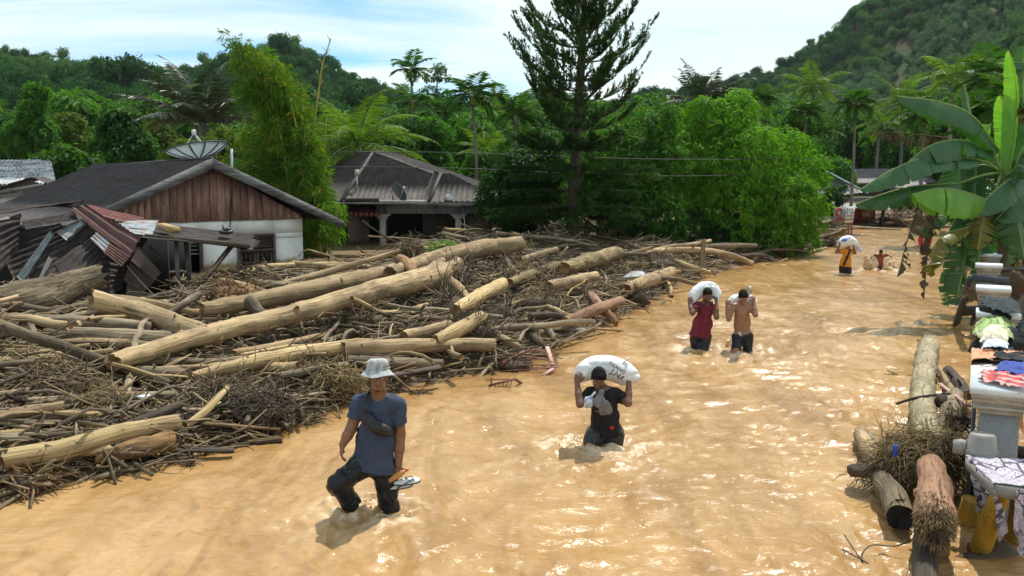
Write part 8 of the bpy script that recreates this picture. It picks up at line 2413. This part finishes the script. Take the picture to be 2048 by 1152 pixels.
def man_in_hat():
    Y = float(G(765, 1028)[1])
    J = JJ(Y, dict(hd=(756, 756, -.06), sl=(719, 806, .02), sr=(795, 808, .0), ch=(756, 836, 0), pe=(746, 922, 0), el=(703, 856, -.02), wl=(685, 890, -.08), er=(800, 868, .02), wr=(797, 930, -.03),
                   hl=(726, 930, -.02), hr=(768, 932, .02), kl=(676, 968, -.22), kr=(774, 982, .02), al=(716, 1030, .10), ar=(783, 1050, .06)))
    root, H, Rh, fw = person('man in slate blue shirt and grey bucket hat wading at the front, carrying sandals', J, 'a', (.12, -1, .10), beard=True, hair=False, vox=.0075, girth=1.15,
                             shirt=dict(mat=C_SLATE, sleeve=.66, hem=.075, seed=3, wr=.013, tilt=-.05), shorts=dict(mat=C_WETBLK, l=1.62, r=1.95, seed=7, wr=.017, e=.022), curl=(.45, .75),
                             hand_n=((-.9, -.3, 0), (.2, -1, 0)), hand_d=((-.12, -.1, -1), (-.05, -.05, -1)))
    hat = thing('bucket_hat', H(0, 0, .07), 'grey dirt stained bucket hat worn by the man in slate blue', 'hat')
    prof = [(0, .085), (.06, .083), (.085, .072), (.094, .045), (.100, .0), (.103, -.012), (.125, -.034), (.146, -.052), (.150, -.056), (.145, -.058), (.124, -.040), (.099, -.016), (.094, 0)]
    n = 40; a = np.linspace(0, 2 * math.pi, n, endpoint=False)
    pr = np.array(prof)
    v = np.stack([pr[:, 0:1] * np.cos(a), pr[:, 0:1] * np.sin(a) * 1.08, pr[:, 1:2] + 0 * a + (pr[:, 0:1] > .11) * .008 * np.sin(a * 3 + 1)], -1)
    v = v * (1 + .03 * fbm(v, 14, 3, 2))[..., None]
    i = np.arange(len(prof) - 1)[:, None] * n; j = np.arange(n)[None]; j2 = (j + 1) % n
    f = np.stack([i + j, i + n + j, i + n + j2, i + j2], -1).reshape(-1, 4)
    w = np.array([H(*(q + [0, -.014, .080])) for q in v.reshape(-1, 3)])
    MB().add(w, f).build('hat_body', C_HAT, hat, smooth=True)
    t = MB(); t.tube([H(math.cos(q) * .0965, math.sin(q) * .104 - .012, .080 + .03) for q in np.linspace(0, 2 * math.pi, 40)], .004, 5, caps=False)
    t.tube([H(math.cos(q) * .0995, math.sin(q) * .107 - .012, .080 + .006) for q in np.linspace(0, 2 * math.pi, 40)], .004, 5, caps=False); t.build('band_seam', C_HAT, hat, smooth=True)
    # cross-body bag
    bag = thing('crossbody_bag', D(752, 845, Y - .2), 'black crossbody pouch worn diagonally over the slate blue shirt', 'bag')
    S = Sdf(.02); yy = Y - .175
    c = curve([D(729, 826, yy + .0), D(738, 842, yy - .02), D(753, 855, yy - .03), D(772, 862, yy), D(782, 862, yy + .05)], 9)
    r = interp([.030, .052, .058, .05, .025], 9)
    for q in range(8): S.cone(c[q], c[q + 1], r[q], r[q + 1], k=.03)
    V, F = S.mesh(.007, .005, 22, 3); MB().add(V, F).build('pouch', C_BAG, bag, smooth=True)
    z = MB(); z.tube(curve([D(733, 822, yy - .055), D(748, 840, yy - .085), D(778, 857, yy - .05)], 12), .0035, 5).tube(curve([D(724, 838, yy - .03), D(738, 855, yy - .085), D(760, 866, yy - .075)], 12), .0035, 5); z.build('zip', M_DARKM, bag)
    st = MB()
    sp = curve([D(730, 824, yy + .01), D(731, 808, yy + .035), D(734, 793, yy + .09), D(738, 784, Y - .0), D(742, 782, Y + .06)], 16)
    st.tube(sp, .021, 8, flat=.3); st.build('strap', C_BAG, bag, smooth=True)
    MB().tube(curve([D(782, 862, yy + .04), D(792, 862, Y - .02), D(796, 858, Y + .08)], 8), .018, 8, flat=.35).build('strap', C_BAG, bag, smooth=True)
    MB().box(D(733, 816, yy - .03), (.035, .02, .05), euler(0, R(20), 0)).build('buckle', M_DARKM, bag)
    # sandals and bottle in the hand
    hnd = D(797, 953, Y - .05)
    for k, (cx, cy, dz, tl) in enumerate(((814, 963, 0, R(-8)), (799, 972, .02, R(-10)))):
        sd_ = thing('sandal', D(cx, cy, Y - .1 + .05 * k), 'pale topped sandal held higher in the left hand of the hat man' if k == 0 else 'pale topped sandal held lower and tilted, in the left hand of the hat man', 'sandal', 'sandals in the hand')
        Rm = euler(R(24), tl, 0)
        L, W = .135, .048
        a = np.linspace(0, 2 * math.pi, 28, endpoint=False)
        out = np.stack([L * np.cos(a), W * np.sin(a) * (1 + .18 * np.cos(a)) - .006 * np.cos(2 * a), 0 * a], -1)
        cc = D(cx, cy, Y - .1 + .05 * k)
        MB().prism(out @ Rm.T + cc + Rm @ [0, 0, -.012], Rm @ np.array([0, 0, .014])).build('sole', M_DARKM, sd_)
        MB().prism((out * .97) @ Rm.T + cc + Rm @ [0, 0, .0025], Rm @ np.array([0, 0, .005])).build('footbed', M_CAPW, sd_)
        b = MB(); P = lambda x, y, zz: cc + Rm @ np.array([x, y, zz])
        b.tube(curve([P(.07, 0, .005), P(.05, .02, .035), P(-.02, .045, .01)], 8), .009, 6, flat=.5).tube(curve([P(.07, 0, .005), P(.05, -.02, .035), P(-.02, -.045, .01)], 8), .009, 6, flat=.5); b.build('thong_strap', M_DARKM, sd_, smooth=True)
    t = NT('orange_bottle'); mm = t.done(t.pbr((0.72, 0.36, 0.12), .18, None, 0, .5, Transmission_Weight=.35, IOR=1.3))
    a, b = D(776, 962, Y - .06), D(817, 938, Y - .06)
    bt = thing('plastic_bottle', a, 'orange plastic bottle gripped with the sandals', 'bottle')
    ax = nrm(b - a); L = np.linalg.norm(b - a)
    MB().tube([a, a + ax * .012, a + ax * L * .55, a + ax * L * .75, a + ax * L * .85], [.022, .033, .033, .022, .012], 16).build('bottle_body', mm, bt, smooth=True)
    MB().tube([a + ax * L * .85, b], [.015, .015], 12).build('cap', m_plain('orange_cap', (0.6, 0.16, 0.05), .4), bt)
man_in_hat()

def sack_man():
    Y = float(G(1205, 897)[1])
    J = JJ(Y, dict(hd=(1197, 757, -.14), sl=(1179, 786, 0), sr=(1235, 788, .0), ch=(1209, 808, -.02), pe=(1212, 862, .05), el=(1160, 808, -.16), wl=(1154, 766, -.02), er=(1256, 806, -.14), wr=(1258, 765, .0),
                   hl=(1192, 868, .04), hr=(1228, 870, .05), kl=(1172, 915, -.08), kr=(1226, 920, .02), al=(1175, 985, .1), ar=(1226, 990, .1)))
    root, H, Rh, fw = person('man in black shirt and dark patterned sarong bending under a white sack in midstream', J, 'c', (-.1, -.78, -.62), (0, -.62, .78), vox=.009, girth=1.0,
                             shirt=dict(mat=C_BLK2, sleeve=.72, hem=.02, seed=11, wr=.012), shorts=dict(mat=C_BATIK, to=1.3, l=1.3, r=1.3, e=.035, seed=12, wr=.012, waist=.06), curl=(.95, .95),
                             hand_n=((-.3, -1, .2), (.3, -1, .2)), hand_d=((.15, .1, 1), (-.1, .1, 1)))
    MB().box(D(1223.5, 855.5, Y - .125), (.045, .01, .035), euler(0, R(2), 0)).build('red_label', m_plain('red_label', (0.5, 0.02, 0.03), .6), root)
    pts = [D(1159, 756, Y + .12), D(1175, 740, Y + .12), D(1200, 734, Y + .16), D(1228, 738, Y + .14), D(1250, 748, Y + .1), D(1270, 757, Y + .08)]
    sk, V, F = sack('white woven sack with printed letters across the shoulders of the midstream man', pts, [.07, .12, .14, .145, .13, .065], 31, knot=(D(1244, 727, Y + .06), D(1256, 717, Y + .05)))
    for tx, px, py, s in (('KILANG', 1240, 744, .062), ('J.NA', 1241, 760, .10)):
        print_on(sk, V, F, tx, D(px, py, Y - .3), s, [.80, 0, -.55], [.55, 0, .80], [0, 1, -.03])
    # cap held in the teeth, little plastic bag
    cp = thing('peaked_hat', D(1203, 790, Y - .3), 'grey peaked cap hanging from the mouth of the midstream man', 'cap')
    S = Sdf(.03).ell(D(1198, 803, Y - .26), (.075, .05, .09)).ell(D(1208, 820, Y - .25), (.07, .035, .07), euler(0, R(30), 0)).ell(D(1202, 786, Y - .26), (.045, .03, .05))
    V, F = S.mesh(.008, .012, 13, 5); MB().add(V, F).build('crown', C_CAP, cp, smooth=True)
    S = Sdf(.02).ell(D(1215, 815, Y - .29), (.055, .012, .10), euler(0, R(-22), 0)); V, F = S.mesh(.006, .004, 12, 6); MB().add(V, F).build('peak', C_CAP, cp, smooth=True)
    pb = thing('plastic_bag', D(1178, 803, Y - .2), 'small knotted white and blue plastic bag on the chest of the midstream man', 'plastic bag')
    S = Sdf(.03).ell(D(1179, 803, Y - .19), (.06, .05, .075)).ell(D(1175, 811, Y - .17), (.07, .04, .04)); V, F = S.mesh(.008, .014, 16, 7); MB().add(V, F).build('bag', C_PALEB, pb, smooth=True)
    MB().tube(curve([D(1182, 794, Y - .2), D(1188, 787, Y - .22), D(1192, 784, Y - .22)], 6), .015, 7, rough=.4, seed=2).build('knot', C_SACK, pb, smooth=True)
sack_man()

def pair():
    Y = float(G(1400, 702)[1])
    J = JJ(Y, dict(hd=(1415, 590, -.10), sl=(1394, 611, .0), sr=(1427, 613, 0), ch=(1410, 627, 0), pe=(1401, 668, .02), el=(1385, 626, -.16), wl=(1379, 606, -.02), er=(1433, 634, -.16), wr=(1432, 605, -.02),
                   hl=(1393, 672, .02), hr=(1411, 673, .02), kl=(1391, 706, -.02), kr=(1408, 700, -.10), al=(1391, 748, .1), ar=(1404, 748, .1)))
    root, H, Rh, fw = person('man in maroon shirt with a strap, sack on shoulders, left of the shirtless man', J, 'c', (.05, -.85, -.5), (0, -.5, .85), vox=.011, shirt=dict(mat=C_MAROON, sleeve=.55, hem=.06, seed=21, wr=.013), shorts=dict(mat=C_WETBLK, to=1.4, l=1.4, r=1.4, seed=22),
                             hand_n=((-.3, -1, .2), (.3, -1, .2)), hand_d=((.1, .1, 1), (-.1, .1, 1)))
    st = MB(); st.tube(curve([D(1392, 616, Y - .11), D(1401, 611, Y - .135), D(1414, 604, Y - .12), D(1420, 600, Y - .06)], 10), .024, 8, flat=.35); st.build('bag_strap', C_BAG, root, smooth=True)
    sk, V, F = sack('plain white sack bent round the head of the man in maroon', [D(1384, 601, Y + .06), D(1392, 589, Y + .12), D(1405, 580, Y + .16), D(1420, 578, Y + .16), D(1430, 585, Y + .14), D(1432, 597, Y + .05)], [.07, .12, .14, .135, .11, .06], 32, knot=(D(1425, 599, Y - .08), D(1428, 608, Y - .12)))
    Y = float(G(1484, 707)[1])
    J = JJ(Y, dict(hd=(1486, 594, -.12), sl=(1466, 613, .0), sr=(1502, 615, 0), ch=(1484, 628, 0), pe=(1485, 668, .02), el=(1457, 638, -.12), wl=(1454, 612, -.04), er=(1511, 630, -.14), wr=(1508, 605, -.02),
                   hl=(1475, 674, .02), hr=(1495, 674, .02), kl=(1472, 704, -.16), kr=(1495, 708, -.02), al=(1470, 745, .1), ar=(1495, 752, .1)))
    root, H, Rh, fw = person('shirtless man in black shorts carrying a white sack behind his neck', J, 'b', (0, -.72, -.68), (0, -.68, .72), vox=.010, shorts=dict(mat=C_WETBLK, to=.92, l=.84, r=.88, seed=25, waist=.075, e=.008),
                             hand_n=((-.3, -1, .2), (.3, -1, .2)), hand_d=((.2, .1, 1), (-.15, .1, 1)), girth=1.02)
    d = MB()
    d.tube(curve([D(1477, 664, Y - .135), D(1480, 668, Y - .14), D(1479, 671, Y - .14)], 5), .008, 5).tube(curve([D(1479, 664, Y - .135), D(1482, 669, Y - .14), D(1483, 673, Y - .14)], 5), .008, 5); d.build('drawstring', C_SACK, root)
    n = MB(); n.ell(D(1472.5, 627, Y - .115), (.013, .006, .011), None, 8, 6).ell(D(1494, 628, Y - .115), (.013, .006, .011), None, 8, 6); n.build('nipples', M_LIP, root, smooth=True)
    sk, V, F = sack('white printed sack with upright tied end behind the shirtless man', [D(1458, 606, Y + .08), D(1468, 600, Y + .12), D(1482, 599, Y + .16), D(1498, 601, Y + .14), D(1509, 604, Y + .08)], [.05, .09, .10, .10, .06], 33)
    c = curve([D(1495, 600, Y + .12), D(1498, 586, Y + .1), D(1500, 573, Y + .08)], 8)
    q = MB().tube(c, interp([.07, .06, .05], 8), 10, rough=.25, seed=3, flat=.35); q.build('tied_end', C_SACK, sk, smooth=True)
    text_mesh('printed_text', 'NA', D(1498.5, 581, Y + .02), .085, [.5, 0, -.85], [.85, 0, .5], M_INK, sk)
pair()

def far_people():
    Y = float(G(1690, 549)[1])
    J = JJ(Y, dict(hd=(1696, 493, 0), sl=(1686, 502, 0), sr=(1704, 503, 0), ch=(1693.5, 510, 0), pe=(1690, 534, 0), el=(1673, 504, -.05), wl=(1679, 491, -.1), er=(1710, 506, -.05), wr=(1707, 493, -.1),
                   hl=(1686, 537, 0), hr=(1696, 537, 0), kl=(1685, 562, 0), kr=(1697, 562, 0), al=(1685, 585, 0), ar=(1697, 585, 0)))
    root, H, Rh, fw = person('man in yellow shirt with a black diagonal strap, sack on his head', J, 'a', (0, -1, -.1), vox=.014, headdetail=False, girth=1.1, shirt=dict(mat=C_YEL, sleeve=.6, hem=-.02, seed=31), shorts=dict(mat=C_WETBLK, to=.9, seed=32), hand_d=((.2, 0, 1), (-.2, 0, 1)))
    MB().tube(curve([D(1701, 499, Y - .13), D(1694, 514, Y - .16), D(1686, 531, Y - .15)], 10), interp([.05, .085, .07], 10), 8, flat=.25).build('shoulder_strap', C_BAG, root, smooth=True)
    s, V, F = sack('blue and white sack on the head of the man in yellow', [D(1681, 489, Y), D(1688, 484, Y), D(1698, 482, Y), D(1709, 487, Y)], [.10, .17, .18, .12], 41)
    MB().ell(D(1691, 481, Y - .12), (.14, .07, .09), None, 12, 8, rough=.3, seed=2).build('blue_print', m_cloth('blue_sack_print', (0.10, 0.20, 0.50), .2), s, smooth=True)
    c = D(1717, 496, Y)
    pb = thing('plastic_bag', c, 'pale blue plastic bag hanging beside the man in yellow', 'plastic bag')
    S = Sdf(.03).ell(c, (.09, .06, .13), euler(0, R(-20), 0)).ell(c + [.06, 0, -.06], (.07, .05, .07)); V, F = S.mesh(.012, .02, 14, 4); MB().add(V, F).build('bag', C_PALEB, pb, smooth=True)
    Y = float(G(1760, 541)[1])
    J = JJ(Y, dict(hd=(1762, 505, -.1), sl=(1754, 512, 0), sr=(1768, 512, 0), ch=(1760.5, 517, 0), pe=(1757, 530, .05), el=(1748, 509, .02), wl=(1744, 514, -.12), er=(1775, 509, .02), wr=(1780, 512, -.12),
                   hl=(1755, 532, .02), hr=(1760, 532, .02), kl=(1753, 545, 0), kr=(1761, 546, 0), al=(1753, 558, 0), ar=(1761, 560, 0)))
    person('boy in rust red shirt running through the water with both arms spread', J, 'c', (0, -.8, -.6), (0, -.6, .8), vox=.012, headdetail=False, sc=.82, shirt=dict(mat=C_RUST, sleeve=.9, hem=.02, seed=41), shorts=dict(mat=C_WETBLK, to=.9, seed=42))
    Y = float(G(1846, 508)[1])
    J = JJ(Y, dict(hd=(1850, 459, 0), sl=(1842.5, 470, 0), sr=(1858.5, 470, 0), ch=(1850, 475, 0), pe=(1849, 489, 0), el=(1839, 481, 0), wl=(1839, 490, -.1), er=(1861, 480, 0), wr=(1860, 489, -.1),
                   hl=(1846, 491, 0), hr=(1852, 491, 0), kl=(1845, 507, 0), kr=(1852, 508, 0), al=(1845, 522, 0), ar=(1852, 522, 0)))
    root, H, Rh, fw = person('person in open red jacket and dark trousers behind the hanging banana leaves', J, 'b', (0, -1, 0), vox=.014, headdetail=False, shirt=dict(mat=C_REDJ, sleeve=1.5, hem=.02, seed=51), shorts=dict(mat=C_WETBLK, to=1.5, seed=52))
    MB().box(D(1850, 479, Y - .115), (.17, .05, .40)).build('grey_shirt_front', C_GREYT, root)
far_people()

def splashes():
    t = NT('muddy_splash'); v = t.coord('Object'); m = t.done(t.pbr(t.ramp(t.noise(v, 14, 4, .65), [(.38, (0.45, 0.27, 0.12)), (.6, (0.70, 0.56, 0.38))]), .15, t.bump(t.noise(v, 40, 4), .5, .01), 0, .5, IOR=1.33))
    rg = np.random.default_rng(6); mb = MB()
    for (px, py, w, h, n) in ((724, 1016, .16, .07, 26), (788, 1031, .17, .03, 18), (1163, 892, .28, .06, 34), (1222, 898, .26, .03, 18), (1398, 702, .28, .05, 22), (1474, 702, .30, .15, 40), (1494, 708, .2, .04, 14),
                              (1758, 540, .50, .34, 46), (1690, 549, .3, .03, 12), (1846, 508, .3, .06, 12)):
        c = G(px, py); S = Sdf(.03)
        for k in range(n):
            a = rg.uniform(0, 6.28); r = w * (.55 + .5 * rg.random())
            z = h * abs(rg.normal(0, .5)); s = rg.uniform(.012, .026) * (1 + c[1] / 30)
            S.ell(c + [r * math.cos(a) * 1.15, r * math.sin(a) * .8, z * .6], (s * 2.6, s * 1.6, s * .8 + z * .5), rotz(a + 1.57))
        V, F = S.mesh(.014 + c[1] * .0004, .012, 22, 4, stretch=(1, 1, 1)); mb.add(V, F)
        for k in range(n * 2):                       # thrown drops
            a = rg.uniform(0, 6.28); r = w * rg.uniform(.2, 1.3); z = h * rg.random() ** .7 * 1.3
            s = rg.uniform(.003, .007) * (1 + c[1] / 18)
            mb.ell(c + [r * math.cos(a), r * math.sin(a) * .8, z + .01], (s, s, s * rg.uniform(.8, 2)), euler(rg.uniform(-.5, .5), 0, a), 6, 4)
    mb.build('water_splash', m, None, smooth=True, kind='stuff')
splashes()
